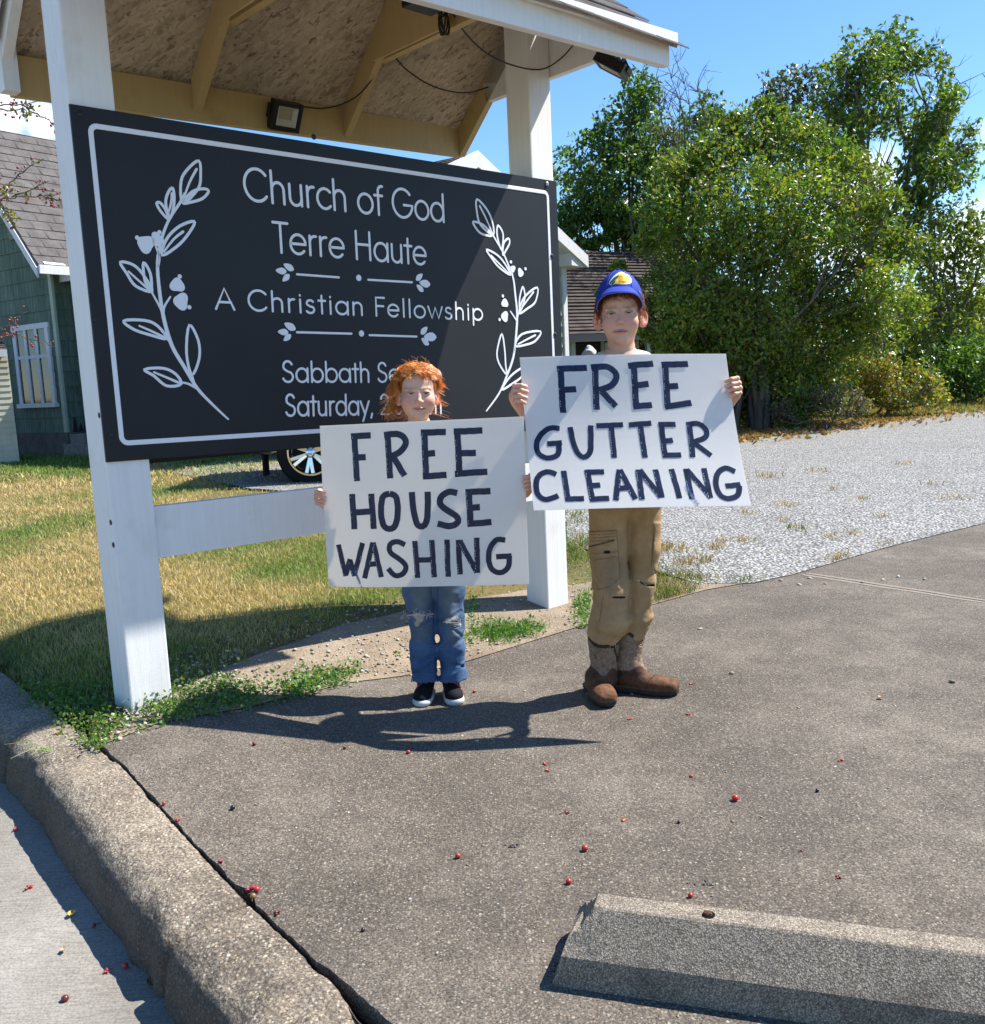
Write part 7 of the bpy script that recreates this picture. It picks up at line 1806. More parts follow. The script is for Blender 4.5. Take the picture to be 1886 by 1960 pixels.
        bl_(.95 * line_mask(v, [(1129, 1046), (1150, 1041), (1176, 1034)], 1.6) * fr, (.03, .02, .012)); bl_(pxmask(v, 1156, 1168, 1054, 1060, .7) * fr, (.012, .011, .012))
        bl_(line_mask(v, [(1174, 1143), (1186, 1143.5), (1196, 1143)], 2.2) * fr, (.02, .012, .01)); bl_(line_mask(v, [(1172, 1141), (1184, 1140), (1197, 1141)], 1.0) * fr, (.55, .45, .33))
        bl_(line_mask(v, [(1228, 1115), (1238, 1121), (1252, 1121)], 2.4) * fr, (.02, .012, .01)); bl_(line_mask(v, [(1221, 1111), (1230, 1113), (1240, 1125)], 1.5) * fr, (.60, .50, .38)); bl_(line_mask(v, [(1238, 1118), (1253, 1117)], 1.0) * fr, (.60, .50, .38))
        bl_(.7 * line_mask(v, [(1249, 1080), (1252, 1095), (1257, 1112)], 1.6), (.55, .45, .32))
        return c
    garment('trousers', vol, tc, M_CLOTH, root)
    # boots
    def boot(shaft_top, ankle, heel, toe, r_top, r_ank, label, vpx, seed):
        vol = Vol(np.minimum(np.minimum(shaft_top, heel), toe) - .09, np.maximum(np.maximum(shaft_top, heel), toe) + .09, .0030); zg = 0.0
        vol.cap(shaft_top, ankle, r_top, r_ank, .02); d = unit((toe - heel) * (1, 1, 0)); q = np.cross(ZZ, d)
        h_ = heel * (1, 1, 0); t_ = toe * (1, 1, 0); L = np.linalg.norm(t_ - h_)
        vol.ell(h_ + d * .045 + ZZ * .052, (.047, .036, .042), .02, (d, q, ZZ)); vol.cap(ankle, h_ + d * L * .42 + ZZ * .050, r_ank * .95, .032, .03); vol.ell(h_ + d * L * .62 + ZZ * .034, (L * .37, .044, .030), .025, (d, q, ZZ)); vol.box(t_ - d * .058 + ZZ * .034, (.056, .036, .021), .019, .02, (d, q, ZZ))
        vol.ell(h_ + d * L * .62 + ZZ * .012, (L * .385, .046, .020), .01, (d, q, ZZ)); vol.box(h_ + d * L * .62 + ZZ * .012, (L * .30, .034, .010), .009, .006, (d, q, ZZ)); vol.box(h_ + d * .042 + ZZ * .014, (.044, .036, .014), .008, .006, (d, q, ZZ))
        vol.F = np.maximum(vol.F, -(vol.grid()[..., 2]).astype(np.float32) + .001)
        # scalloped top: cut low in front, hollow
        def top(g): 
            a = (g - shaft_top) @ d; return (g[..., 2] - (shaft_top[2] - .002 - .030 * sstep(-.01, .05, a) - .018 * sstep(0, -.05, a)))
        vol.F = np.maximum(vol.F, top(vol.grid()).astype(np.float32)); vol.cap(shaft_top + ZZ * .04, shaft_top - ZZ * .05, r_top - .006, r_top - .010, .002, True)
        vol.disp(lambda g: .0022 * (fbm(g[:, 0] * 40, g[:, 1] * 40, g[:, 2] * 70, seed, 3) - .5) * 2)
        def cc(v):
            c = np.tile((.125, .058, .028), (len(v), 1)); a = (v - h_) @ d; z = v[:, 2]; b = (v - h_) @ q; n = fbm(v[:, 0] * 30, v[:, 1] * 30, v[:, 2] * 30, 4)
            def bl_(m, k):
                nonlocal c; c = c * (1 - m[:, None]) + np.array(k) * m[:, None]
            bl_(.7 * sstep(.4, .65, n) * sstep(L * .55, L * .8, a), (.20, .095, .042)); bl_(.7 * sstep(L * .5, L * .42, a) * sstep(.06, .075, z), (.065, .032, .022))
            line = .082 + .012 * sstep(.0, .05, a) + .03 * np.exp(-((a - .075) / .02) ** 2) * 0; sh = sstep(line - .003, line + .003, z + .012 * np.sin(b * 90)); bl_(sh, (.30, .205, .135))
            sw_ = np.abs(np.sin(110 * (b + .022 * np.sin(z * 70)) + 30 * (fbm(v[:, 0] * 22, v[:, 1] * 22, z * 22, 9, 2) - .5)) ); bl_(.75 * sh * (sw_ < .25), (.12, .07, .045)); bl_(.5 * sh * (np.abs(sw_ - .5) < .06), (.40, .32, .25))
            tp = top(v); bl_(sstep(-.017, -.014, tp), (.055, .030, .020))
            hole = np.exp(-(((v - (shaft_top - ZZ * .045)) @ q * (1 if seed % 2 else -1) - .022) / .011) ** 4 - ((z - shaft_top[2] + .040) / .013) ** 4) * ((v - shaft_top) @ d > 0); bl_(hole > .5, (.02, .014, .01)); bl_(((hole < .5) & (hole > .22)) * 1.0, (.33, .25, .18))
            bl_(sstep(.027, .023, z), (.050, .040, .034)); bl_(.8 * (np.abs(z - .026) < .0016), (.16, .115, .075)); bl_(.85 * (np.abs(a - L * .62 + 9 * b ** 2) < .0024) * (z > .03), (.035, .018, .010))
            return c
        v, f = vol.mesh(); o = adopt(root, mesh('boot', v, f, M_LEATHER, None, True, cc(v)))
        return o
    t = gp(1166, 1357); hl = t + np.array([-.035, .235, 0]); boot(B(1155, 1209, .010), B(1158, 1292, .02), hl, t, .0605, .048, '', 0, 5)
    t = gp(1299, 1331); hl = gp(1199, 1322); hl = t + unit(hl - t) * .235; sh = B(1209, 1198, .030); an = np.array([hl[0] + .045, hl[1] - .005, .105]); boot(sh, an, hl, t, .0555, .046, '', 0, 6)
    return root
boy()

# ---------------------------------------------------------------- the smaller child
def girl():
    Y = 3.395; B = lambda x, y, dy=0.0: at(x, y, Y + dy)
    g0 = gp(838, 1345); root = empty('person', (g0[0], g0[1], 0), 'small red haired child in ripped blue jeans and black sneakers holding a poster', 'person', 'two children holding posters')
    U = .196; fe = at(803, 752, Y - .075); H = fe + np.array([-.012, .074, 0]); ax = face_axes(H, .06, -.03, -.02)
    hp, p = head_part(H, U, ax, .185, 28, 8, 1.1, .93, .012, .0135, 1.10)
    parts = [hp]; wr = []
    for (x, y, right, cu, sd_) in ((621, 951, False, .85, 9), (1006, 921, True, .85, 10)):
        E, e, o, nf = edge_frame(GP, x, y, right); wd = unit(np.array([-.5 if right else .5, .6, -.35])); h, w_ = hand_part(E, e, o, nf, .74, wd, cu, sd_); parts.append(h); wr.append((w_, wd))
    vol = Vol(B(590, 1360, -.3) - (0, 0, .02), B(1030, 780, .3), .0065)
    chest = B(806, 880, .02); pel = B(830, 1055, .02)
    vol.cap(H - ZZ * .4 * U + ax[1] * .1 * U, chest + ZZ * .05, .17 * U, .045, .02); vol.ell(chest, (.118, .074, .13), .04); vol.ell(B(818, 970, .02), (.105, .072, .13), .05); vol.ell(pel, (.108, .076, .09), .05)
    for (w_, wd), s in zip(wr, (-1, 1)):
        sh = B(808 + s * 58, 848, .02); el = B(815 + s * 118, 935, .03); limbs_part(vol, [(sh, .034), (el, .027), (w_ + wd * .07, .022), (w_ + wd * .02, .018)])
    limbs_part(vol, [(B(800, 1080, 0), .048), (B(806, 1190, 0), .034), (B(812, 1296, 0), .026)]); limbs_part(vol, [(B(862, 1080, 0), .048), (B(866, 1190, 0), .034), (B(868, 1296, 0), .026)])
    v, f = vol.mesh(); parts.append((v, f, SKIN)); v, f, c = join(parts); body = adopt(root, mesh('body', v, f, M_SKIN, None, True, c)); eyes(p, U, ax, body, (.035, .03, .028))
    # tousled ginger hair to the neck
    r = np.random.default_rng(71)
    vol = Vol(H - .5 * U - (.03, .03, .03), H + .62 * U + (.03, .05, .0), .004); vol.ell(p(0, .13, .15), np.array([.368, .435, .405]) * U, .01, ax); vol.ell(p(0, .33, -.18), np.array([.25, .18, .30]) * U, .05, ax)
    vol.ell(p(0, -.32, -.12), np.array([.31, .34, .40]) * U, .02, ax, True); vol.F = np.maximum(vol.F, -(((vol.grid() - p(0, 0, -.42)) @ ax[2])).astype(np.float32))
    for s in (-1, 1): vol.ell(p(s * .36, .06, -.10), np.array([.10, .11, .13]) * U, .01, ax, True)
    v, f = vol.mesh(); capc = np.tile((.30, .095, .02), (len(v), 1)) * (.7 + .6 * fbm(v[:, 0] * 60, v[:, 1] * 60, v[:, 2] * 25, 3))[:, None]
    hair = adopt(root, mesh('hair', v, f, M_HAIR, None, True, capc))
    def spec(ph, r_):
        a = abs(ph)
        if a < .6: return (.93 + .16 * r_.normal(), .0, 0, .10)
        if a < 1.0: return (1.05 + .10 * r_.normal(), .0, .05, .10)
        if a < 1.45: return (1.25 + .10 * r_.normal(), .0, .12, .17)
        if a < 2.0: return (1.45 + .12 * r_.normal(), .05 + (.55 if ph < 0 else .30) * r_.random() ** 2, .40 * r_.uniform(.2, 1.7), .18)
        return (1.75, .30 + (.65 if ph < 0 else .30) * r_.random(), .22 * r_.uniform(.2, 1.6), .11)
    hm = hair_strands(H, U, ax, 420, 17, spec, r, .0013, ((.70, .27, .055), (.86, .42, .11), (.52, .17, .03), (.92, .56, .21), (.78, .34, .08)), 2.3, 1.06)
    # a few wild strands
    for _ in range(80):
        ph = r.uniform(-math.pi, math.pi); a = r.uniform(.1, 1.7); d = np.array([math.sin(a) * math.sin(ph), -math.sin(a) * math.cos(ph) * .9, math.cos(a)])
        if a > .9 and abs(ph) < .9: continue
        b = p(0, .12, .14) + (ax[0] * d[0] * .36 + ax[1] * d[1] * .42 + ax[2] * d[2] * .38) * U; t = unit(ax[0] * d[0] + ax[1] * d[1] + ax[2] * (d[2] - .3) + r.normal(size=3) * .5); u_ = unit(np.cross(t, r.normal(size=3))); L = r.uniform(.015, .04)
        hm.tube([b + t * L * q + u_ * L * .5 * math.sin(q * 3.5) for q in np.linspace(0, 1, 6)], [.0009, .0009, .0008, .0007, .0005, .0003], 3, False, np.array((.66, .26, .06)) * r.uniform(.7, 1.2))
    sub(hair, hm.build('locks', M_HAIR))
    # pale top, deepened behind the poster to make the cast shadow more solid
    vol = Vol(B(700, 1120, -.2), B(910, 790, .2), .006); vol.ell(chest, (.126, .083, .13), .04); vol.ell(B(818, 975, .0), (.125, .112, .15), .05); vol.cap(B(772, 842, .02), B(842, 840, .02), .044, .044, .03)
    for s in (-1, 1): vol.cap(B(808 + s * 52, 850, .02), B(812 + s * 100, 916, .02), .046, .052, .03)
    vol.cap(H - ZZ * .3 * U + ax[1] * .1 * U, chest + ZZ * .10, .21 * U, .215 * U, .004, True); vol.disp(wrinkle(.0035, 18, 15)); garment('shirt', vol, lambda v: np.tile((.66, .64, .50), (len(v), 1)), M_CLOTH, root)
    # ripped jeans
    J = lambda x, y: (738.5 + x / 6.975, 1097.9 + y / 6.975)
    vol = Vol(B(750, 1372, -.16), B(912, 1020, .18), .0030); vol.ell(B(831, 1062, .015), (.112, .084, .075), .02)
    for pts in ([(800, 1085, .055), (801, 1130, .0545), (806, 1178, .047), (809, 1200, .0445), (811, 1240, .0455), (814, 1308, .0470)], [(861, 1085, .055), (861, 1130, .0535), (862, 1178, .0465), (863, 1200, .0445), (866, 1240, .0455), (868, 1309, .0470)]):
        limbs_part(vol, [(B(x, y, .005), rr) for x, y, rr in pts])
    vol.cap(B(806, 1160, -.035), B(807, 1186, -.042), .018, .016, .02); vol.cap(B(860, 1160, -.035), B(861, 1186, -.042), .018, .016, .02)
    hem = lambda g: -(g[..., 2] - (B(814, 1300)[2] - .05 * (g[..., 1] - Y + .05))); vol.F = np.maximum(vol.F, hem(vol.grid()).astype(np.float32))
    for x, y in ((814, 1313), (868, 1313)): vol.cap(B(x, y, .005), B(x, y - 40, .005), .037, .034, .002, True)
    def shape(g):
        fr = g[:, 1] < Y; d = -.0050 * (1 - np.abs(2 * fbm(g[:, 0] * 8 + g[:, 2] * 5, g[:, 1] * 8, g[:, 2] * 17 - g[:, 0] * 8, 37, 2) - 1) * 3).clip(0, 1) * (.3 + sstep(.42, .15, g[:, 2])) + .0042 * (fbm(g[:, 0] * 17, g[:, 1] * 17, g[:, 2] * 30, 17, 3) - .5) * 2 * (.5 + sstep(.5, .2, g[:, 2]))
        d += .008 * line_mask(g, [J(245, 505), J(380, 525), J(420, 520)], 2.6) * fr + .006 * line_mask(g, [J(880, 650), J(990, 660)], 3) * fr
        d += .0035 * line_mask(g, [J(720, 640), J(860, 700), J(1000, 830)], 4) * fr + .003 * line_mask(g, [J(1040, 860), J(900, 960), J(820, 1060)], 4) * fr + .003 * line_mask(g, [J(850, 1210), J(1060, 1240)], 4) * fr + .003 * line_mask(g, [J(1000, 500), J(860, 600)], 4) * fr
        return d
    vol.disp(shape)
    def jc(v):
        x, y = proj(v); fr = v[:, 1] < Y + .02; c = np.tile((.050, .105, .215), (len(v), 1)); n = fbm(v[:, 0] * 40, v[:, 1] * 40, v[:, 2] * 14, 6)
        def bl_(m, k):
            nonlocal c; c = c * (1 - m[:, None]) + np.array(k) * m[:, None]
        bl_(.5 * sstep(.35, .7, n), (.085, .155, .28))
        for cx, cy, rx, ry in ((805, 1150, 20, 36), (806, 1212, 16, 22), (862, 1150, 20, 36), (870, 1212, 16, 24)): bl_(.72 * np.exp(-(((x - cx) / rx) ** 2 + ((y - cy) / ry) ** 2)) * fr, (.155, .185, .20))
        bl_(.6 * sstep(1286, 1291, y), (.075, .135, .25)); bl_(.5 * line_mask(v, [(786, 1290.5), (840, 1289)], .7) + .5 * line_mask(v, [(842, 1291), (894, 1290)], .7), (.16, .13, .09))
        for L_ in ([J(600, 200), J(640, 480), J(630, 800), J(680, 1320)], [J(690, 200), J(700, 700), J(730, 1320)]): bl_(.5 * line_mask(v, L_, 1.2) * fr, (.02, .04, .085))
        for k in range(14): bl_(.6 * line_mask(v, [J(590, 700 + k * 48), J(640, 705 + k * 48)], .9) * fr, (.025, .05, .11)); bl_(.6 * line_mask(v, [J(725, 700 + k * 48), J(775, 700 + k * 48)], .9) * fr, (.025, .05, .11))
        # tears: dark gap, pale threads, skin
        bl_(line_mask(v, [J(245, 505), J(330, 520), J(385, 527)], 2.0) * fr, (.012, .012, .015)); bl_(line_mask(v, [J(550, 530), J(620, 520)], 1.2) * fr, (.015, .016, .02))
        for L_, w in (([J(400, 560), J(450, 610), J(420, 670)], 6.5), ([J(480, 565), J(470, 620)], 6), ([J(400, 660), J(410, 690)], 3)): bl_(.95 * line_mask(v, L_, w) * fr, (.46, .40, .33))
        bl_(.9 * line_mask(v, [J(225, 530), J(300, 560), J(400, 545), J(520, 555)], 1.2) * fr, (.55, .55, .53)); bl_(.8 * line_mask(v, [J(240, 560), J(320, 600)], .9) * fr, (.55, .55, .53))
        for L_, w in (([J(810, 640), J(870, 610), J(950, 590)], 4.6), ([J(820, 660), J(880, 650)], 3.6)): bl_(.9 * line_mask(v, L_, w) * fr, (.48, .44, .38))
        bl_(line_mask(v, [J(930, 640), J(985, 670)], 2.2) * fr, (.10, .08, .07)); bl_(.9 * line_mask(v, [J(920, 615), J(985, 640), J(1000, 700)], 1.2) * fr, (.56, .55, .52))
        return c
    garment('jeans', vol, jc, M_CLOTH, root)
    th = MB()
    for _ in range(46):
        a = J(r.uniform(220, 640), 530 + r.normal() * 16) if r.random() < .6 else J(r.uniform(820, 1010), 630 + r.normal() * 24); q = at(*a, Y - .062); th.tube([q, q + np.array([r.normal() * .006, -.004, r.normal() * .005]), q + np.array([r.normal() * .010, -.003, -.004 + r.normal() * .008])], .0006, 3, False)
    adopt(root, th.build('frayed_threads', plain("white_thread", (.62, .62, .60), .8)))
    # sneakers
    def shoe(toe_px, yaw, seed):
        t = gp(*toe_px); t[2] = drz(t[0], t[1]); zg = t[2]; d = np.array([math.sin(yaw), -math.cos(yaw), 0]); q = np.cross(ZZ, d); L = .178; h_ = t - d * L; vol = Vol(np.minimum(t, h_) - (.06, .06, .01), np.maximum(t, h_) + (.06, .06, .13), .0024)
        vol.ell(h_ + d * .045 + ZZ * .045, (.042, .030, .045), .015, (d, q, ZZ)); vol.ell(h_ + d * L * .62 + ZZ * .034, (L * .34, .034, .028), .025, (d, q, ZZ)); vol.ell(t - d * .034 + ZZ * .026, (.033, .031, .021), .015, (d, q, ZZ)); vol.cap(h_ + d * .045 + ZZ * .06, h_ + d * .05 + ZZ * .112, .030, .029, .015); vol.cap(h_ + d * .06 + ZZ * .078, h_ + d * .115 + ZZ * .045, .019, .016, .015)
        vol.F = np.maximum(vol.F, (zg + .013 - vol.grid()[..., 2]).astype(np.float32))
        v, f = vol.mesh(); a = (v - h_) @ d; b = (v - h_) @ q; z = v[:, 2] - zg; c = np.tile((.010, .010, .012), (len(v), 1))
        m = (np.abs(a - .105 - (b if seed else -b) * .5) < .010) & ((b > .006) if seed else (b < -.004)) & (z > .030); c[m] = (.55, .06, .12); m = (np.abs(a - .07) < .012) & (np.abs(b) < .010) & (z > .085); c[m] = (.60, .08, .14)
        up = adopt(root, mesh('sneaker', v, f, vcol("sneaker_mesh", .8, .2, .3, 300, .3), None, True, c))
        s = Vol(np.minimum(t, h_) - (.06, .06, .01), np.maximum(t, h_) + (.06, .06, .05), .0022)
        s.ell(h_ + d * L * .62 + ZZ * .012, (L * .40, .0385, .016), .01, (d, q, ZZ)); s.ell(h_ + d * .045 + ZZ * .012, (.048, .034, .018), .02, (d, q, ZZ)); s.ell(t - d * .030 + ZZ * .014, (.033, .034, .020), .012, (d, q, ZZ)); s.F = np.maximum(s.F, (zg + .0005 - s.grid()[..., 2]).astype(np.float32)); s.F = np.maximum(s.F, (s.grid()[..., 2] - zg - .024 - .010 * sstep(.11, .17, (s.grid() - h_) @ d)).astype(np.float32))
        v, f = s.mesh(); sub(up, mesh('sole', v, f, plain("white_rubber", (.62, .62, .60), .6, .3, 0, .2, 60), None, True))
        lc = MB()
        for k in range(4): c0 = h_ + d * (.078 + .013 * k) + ZZ * (.083 - .009 * k); lc.tube([c0 - q * .022 - ZZ * .004, c0 + ZZ * .006 + d * .004, c0 + q * .022 - ZZ * .004], .0022, 4)
        sg = 1 if seed else -1; c0 = h_ + d * .075 + ZZ * .092
        lc.tube([c0, c0 + q * sg * .025 + ZZ * .008, c0 + q * sg * .045 - ZZ * .004, c0 + q * sg * .050 - ZZ * .030], .0017, 5); lc.tube([c0, c0 - q * sg * .02 + ZZ * .005 + d * .02, c0 - q * sg * .025 - ZZ * .022 + d * .035], .0017, 5); lc.ball(c0, .006, 5)
        sub(up, lc.build('lace', M_BLACKP, smooth=True))
    shoe((806, 1357), -.10, 0); shoe((873, 1352), .16, 1)
    return root
girl()
# ================================================================== parking stop, fallen fruit, leaves
def parking_stop():
    a = gp(1075, 1857); far = gp(1155, 1778)                       # left end: near foot, far foot on the ground
    A0 = gp(1056, 1886); e = unit(gp(1886, 2010) - A0); q = np.array([-e[1], e[0], 0]); 
    L = 1.85; w = .190; h = .135
    root = empty('parking_stop', A0, 'weathered concrete parking stop at the lower right', 'parking stop')
    prof = [(0, 0), (.006, .060), (.066, h - .003), (.071, h), (.117, h), (.122, h - .003), (.184, .060), (w, 0)]
    n = 90; ts = np.concatenate([np.linspace(0, .075, 10), np.linspace(.085, L, n)]); V = []
    pu = np.concatenate([np.linspace(i, i + 1, 5)[:-1] for i in range(len(prof) - 1)] + [[len(prof) - 1]]); P = np.column_stack([np.interp(pu, np.arange(len(prof)), np.array(prof)[:, k]) for k in (0, 1)]); m = len(P)
    for t in ts:
        k = sstep(0, .075, t); hh = .62 + .38 * min(1, t / .075); sh = .030 * (1 - min(1, t / .075))
        for x, z in P:
            zz = min(z, h * hh + .0 if z > .06 else z); xx = w / 2 + (x - w / 2) * (1 - .08 * (1 - min(1, t / .075)) * (z > .07))
            p = A0 + e * (t + .045 * (z / h) * (1 - min(1, t / .075))) + q * xx + ZZ * zz; V.append(p)
    V = np.array(V); nz = (vnoise(V[:, 0] * 160, V[:, 1] * 160, V[:, 2] * 160, 61) - .5) * .0012 + (fbm(V[:, 0] * 14, V[:, 1] * 14, V[:, 2] * 14, 62) - .5) * .003; V[:, 2] = np.maximum(V[:, 2] + nz * (V[:, 2] > .01), -.003); V[:, :2] += (-q[:2])[None] * (nz * .7 * (V[:, 2] < h - .01))[:, None]
    F = []
    for i in range(len(ts) - 1):
        for j in range(m - 1): F.append((i * m + j, (i + 1) * m + j, (i + 1) * m + j + 1, i * m + j + 1))
    F.append(tuple(range(m))); F.append(tuple((len(ts) - 1) * m + j for j in range(m - 1, -1, -1)))
    b = MB().add(V, F)
    o = b.build('concrete_bar', None, smooth=False)
    bm = bmesh.new(); bm.from_mesh(o.data); bmesh.ops.recalc_face_normals(bm, faces=bm.faces); bm.to_mesh(o.data); bm.free()
    m_ = M_("parking_stop_concrete", .9, .2); v = m_.vor(330, out='Color'); vd = m_.vor(330); n_ = m_.noise(9, 5); w_ = m_.noise(330, 3)
    c = m_.ramp(v, [(.1, (.19, .158, .118)), (.5, (.31, .265, .205)), (.9, (.48, .42, .33))]); c = m_.mix(1.0, c, m_.ramp(vd, [(.0, 1.0), (.4, .95), (.65, .5)]), 'MULTIPLY'); c = m_.mix(m_.ramp(n_, [(.5, 0), (.72, .55)]), c, (.075, .065, .05)); c = m_.mix(1.0, c, m_.ramp(w_, [(.3, .7), (.7, 1.15)]), 'MULTIPLY')
    m_.color(c).bump(m_.mix(.5, vd, w_), .45, .003); o.data.materials.append(m_.m); adopt(root, o)
    c = gp(1357, 1752, h + .0); hole = MB(); N = 18; V = [c + ZZ * .0022] ; 
    ring = [c + (e * math.cos(2 * math.pi * i / N) + q * math.sin(2 * math.pi * i / N)) * .0125 + ZZ * .0018 for i in range(N)]
    hole.add([c + ZZ * .0016] + ring, [(0, 1 + i, 1 + (i + 1) % N) for i in range(N)])
    adopt(root, hole.build('pin_hole', M_CRACK))
    adopt(root, MB().ball(c + ZZ * .002 - e * .002, (.0095, .0080, .006), 8, ax=(e, q, ZZ)).box(c + ZZ * .004 - e * .002, (e, q, ZZ), (.007, .006, .003), .002).build('steel_pin', plain("rusty_steel", (.11, .05, .035), .8, .3, .3, .4, 200, .4)))
parking_stop()

def litter():
    r = np.random.default_rng(81)
    red = M_("fallen_fruit", .32, .5); red.color(red.attr()); stem = plain("fruit_stem", (.20, .07, .03), .8)
    spots = [  # x, y, size, kind, colour word, where
        (1408, 1533, 1.25, 'b', 'bright red', 'round bright red berry on the drive right of centre'), (1120, 1629, 1.15, 'b', 'red', 'red berry with a stem above the parking stop'), (1089, 1692, .95, 'b', 'red', 'orange red berry just beyond the left end of the parking stop'),
        (1045, 1463, 1.0, 's', 'red', 'upper one of two shrivelled red fruits at mid drive'), (1047, 1477, 1.0, 's', 'red', 'lower one of two shrivelled red fruits at mid drive'), (1320, 1487, 1.0, 's', 'red', 'shrivelled crimson fruit left of the brightest berry'), (1610, 1457, .9, 's', 'red', 'split orange red fruit far right on the drive'),
        (1085, 1557, .85, 's', 'dark', 'small dark red fruit at mid drive below the pair'), (1197, 1572, .9, 's', 'orange', 'torn orange fruit skin at mid drive'), (1322, 1718, .8, 'b', 'red', 'small red berry at the top edge of the parking stop'), (877, 1643, .95, 'b', 'red', 'lone red berry left of the drive centre'),
        (782, 1443, .9, 'b', 'red', 'red berry just below the shadow of the children'), (660, 1434, .75, 'b', 'dark', 'dark red berry at the edge of the children shadow'), (487, 1427, .8, 'b', 'dark', 'dark berry at the left of the children shadow'), (446, 1550, .95, 'b', 'black', 'black berry with a pale stem on the left of the drive'),
        (908, 1326, .8, 'b', 'red', 'red berry beside the right sneaker'), (1205, 1377, .9, 's', 'red', 'squashed red fruit in front of the boots'), (1318, 1368, .9, 's', 'red', 'squashed red fruit right of the boots'), (1324, 1310, .85, 's', 'red', 'flat red fruit beyond the right boot toe'), (1605, 1680, .8, 's', 'dark', 'dull red fruit with a long stem near the right edge'),
        (1565, 1516, .7, 'b', 'black', 'small black berry right of the brightest berry'), (1300, 1576, .6, 'b', 'black', 'tiny black seed at mid drive'), (695, 1783, .6, 'b', 'black', 'tiny black seed near the kerb joint'), (1686, 1338, 1.1, 'l', 'tan', 'dry tan leaf lying on the drive at right'),
        (1532, 1630, .6, 's', 'dark', 'tiny dark crumb right of centre on the drive'), (1360, 1692, .9, 'd', 'dark', 'dark splotch of crushed fruit beyond the parking stop'), (985, 1618, .8, 'd', 'dark', 'faint dark crumb left of the red berry with a stem')]
    kerbs = [(478, 1704, 1.1, 's', 'crimson', 'cluster of crimson fruit on the kerb joint'), (492, 1709, 1.0, 'b', 'red', 'shiny red berry by the crimson cluster on the joint'), (485, 1722, 1.0, 'b', 'brown', 'brown berry on the kerb top by the crimson cluster'), (530, 1750, .9, 's', 'dark', 'dark crimson fruit down in the kerb joint'), (314, 1542, .7, 'b', 'red', 'red berry wedged far up the kerb joint'), (340, 1572, .8, 's', 'red', 'orange red fruit in the joint by the chipped slab'), (425, 1650, .8, 's', 'crimson', 'crimson fruit in the joint just past the chip'), (208, 1410, .9, 'b', 'red', 'red berry by the weeds at the corner of the drive'), (112, 1407, .9, 's', 'brown', 'brown curled leaf on the kerb top by the weeds')]
    street = [(32, 1518, .9, 'b', 'red', 'red berry in the sun high on the street'), (30, 1586, .9, 's', 'red', 'dull red fruit by the street edge at left'), (55, 1699, 1.1, 's', 'red', 'bright red torn fruit on the street'), (137, 1752, 1.1, 'l', 'yellow', 'yellow leaf on the pale street'), (125, 1916, 1.15, 'b', 'dark', 'dark red berry on the dark street corner'), (180, 1773, .7, 'b', 'dark', 'dark berry at the shadow edge on the street'), (240, 1852, 1.0, 'b', 'red', 'red berry in the kerb shadow'),
              (205, 1858, .9, 's', 'red', 'broken orange red fruit by the kerb shadow'), (125, 1622, 1.3, 'l', 'brown', 'brown leaf in the kerb shadow'), (275, 1805, 1.6, 'l', 'brown', 'curled brown leaf against the kerb foot'), (297, 1885, 2.0, 'l', 'brown', 'largest brown leaf in the gutter'), (122, 1821, .8, 'l', 'tan', 'tiny tan leaf in the sun on the street'), (155, 1645, .8, 's', 'brown', 'brown fragment in the kerb shadow'), (95, 1563, .8, 's', 'red', 'dark red fruit in the shadow under the kerb'), (222, 1729, 1.0, 'l', 'brown', 'brown leaf halfway down the gutter')]
    cols = {'bright red': (.62, .02, .03), 'red': (.40, .03, .025), 'crimson': (.30, .012, .03), 'dark': (.13, .015, .02), 'black': (.012, .012, .02), 'orange': (.55, .16, .05), 'brown': (.22, .11, .05), 'yellow': (.55, .36, .06), 'tan': (.45, .30, .16)}
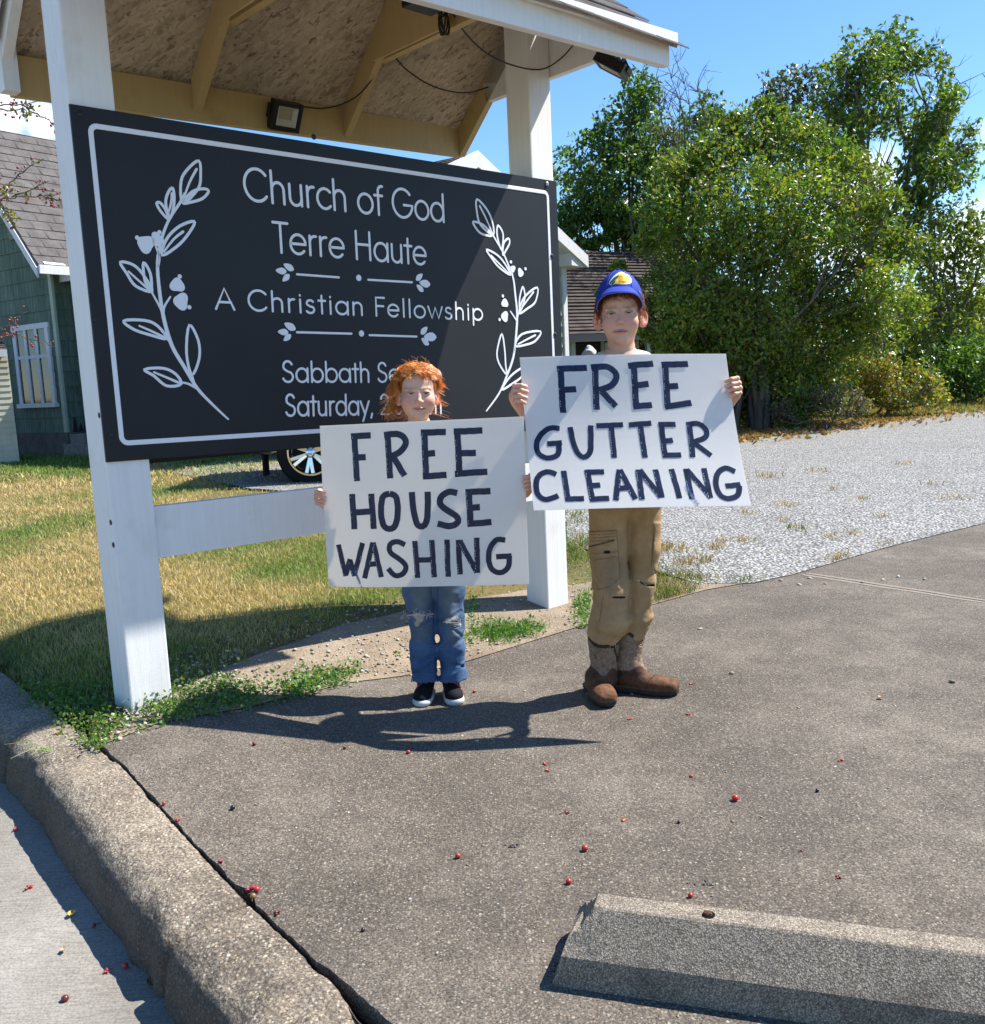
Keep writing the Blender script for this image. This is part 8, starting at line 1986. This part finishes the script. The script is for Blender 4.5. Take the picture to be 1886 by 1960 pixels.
    for lst, zf in ((spots, None), (kerbs, 'k'), (street, 's')):
        for x, y, sz, kd, cw, lab in lst:
            if zf == 's':
                p = gpz(x, y, -.152); z = -.154 + float(drz(p[0], p[1]))
            else:
                p = gpz(x, y); z = float(drz(p[0], p[1])) + (.002 if zf else 0)
            col = np.array(cols[cw]); mb = MB(); s = .0075 * sz; c = np.array([p[0], p[1], z])
            nm, cat = ('berry', 'berry')
            if kd == 'b': mb.ball(c + ZZ * s * .92, (s, s * .95, s * .92), 8, col); st_ = r.uniform(0, 6.28)
            elif kd == 's':
                nm, cat = 'dried_fruit', 'fruit'
                for k in range(4): a = r.uniform(0, 6.28); mb.ball(c + np.array([math.cos(a), math.sin(a), 0]) * s * .75 + ZZ * s * .3, np.array([s * r.uniform(.5, .95), s * r.uniform(.35, .7), s * r.uniform(.25, .5)]), 5, col * r.uniform(.7, 1.3), (unit((math.cos(a), math.sin(a), .2)), unit((-math.sin(a), math.cos(a), 0)), ZZ))
                st_ = r.uniform(0, 6.28)
            elif kd == 'd':
                nm, cat = 'crushed_fruit', 'fruit'
                for k in range(7): mb.ball(c + np.array([r.normal() * .012, r.normal() * .007, .001]), (r.uniform(.002, .006), r.uniform(.002, .004), .0018), 5, np.array((.03, .022, .02)))
                st_ = None
            else:
                nm, cat = 'fallen_leaf', 'leaf'; a = r.uniform(0, 6.28); u1 = np.array([math.cos(a), math.sin(a), 0]); u2 = np.array([-math.sin(a), math.cos(a), 0]); L = .017 * sz; n = 7; V = []
                for i in range(n + 1):
                    t = i / n; w = L * .45 * math.sin(math.pi * min(1, t * .95 + .03)) ** .8 * (1 + .25 * (i % 2)); lift = .004 + L * .35 * (t - .5) ** 2 + .003 * r.random()
                    for k in (-1, 0, 1): V.append(c + u1 * L * (t - .5) * 2 * .6 + u2 * w * k + ZZ * (lift + abs(k) * L * .22))
                F = [(i * 3 + k, i * 3 + k + 1, i * 3 + k + 4, i * 3 + k + 3) for i in range(n) for k in (0, 1)]; mb.add(V, F, col); st_ = None
            o = mb.build(nm, red.m, smooth=kd != 'l'); tag(o, lab, cat, 'fallen fruit and leaves on the pavement')
            if st_ is not None and kd == 'b' or (kd == 's' and r.random() < .6):
                L = r.uniform(.015, .032); d = np.array([math.cos(st_), math.sin(st_) * .5, 0]); sub(o, MB().tube([c + ZZ * s * .5, c + d * L * .5 + ZZ * .004, c + d * L + ZZ * .001], .0008, 4).build('stem', stem))
    # grass sprig on the kerb
    p = gpz(45, 1432); o = []; mb = MB()
    for a, b in (((100, 1436), (8, 1425)), ((100, 1438), (20, 1452)), ((98, 1440), (40, 1428)), ((96, 1436), (60, 1446))):
        q0 = gpz(*a); q1 = gpz(*b, .03); mb.tube([q0, (q0 + q1) / 2 + ZZ * .018, q1], [.0016, .0015, .0006], 4)
    tag(mb.build('grass_sprig', M_GRASS2 if False else plain("sprig_green", (.20, .28, .08), .7)), 'thin grass sprig lying over the kerb at left', 'grass')
litter()
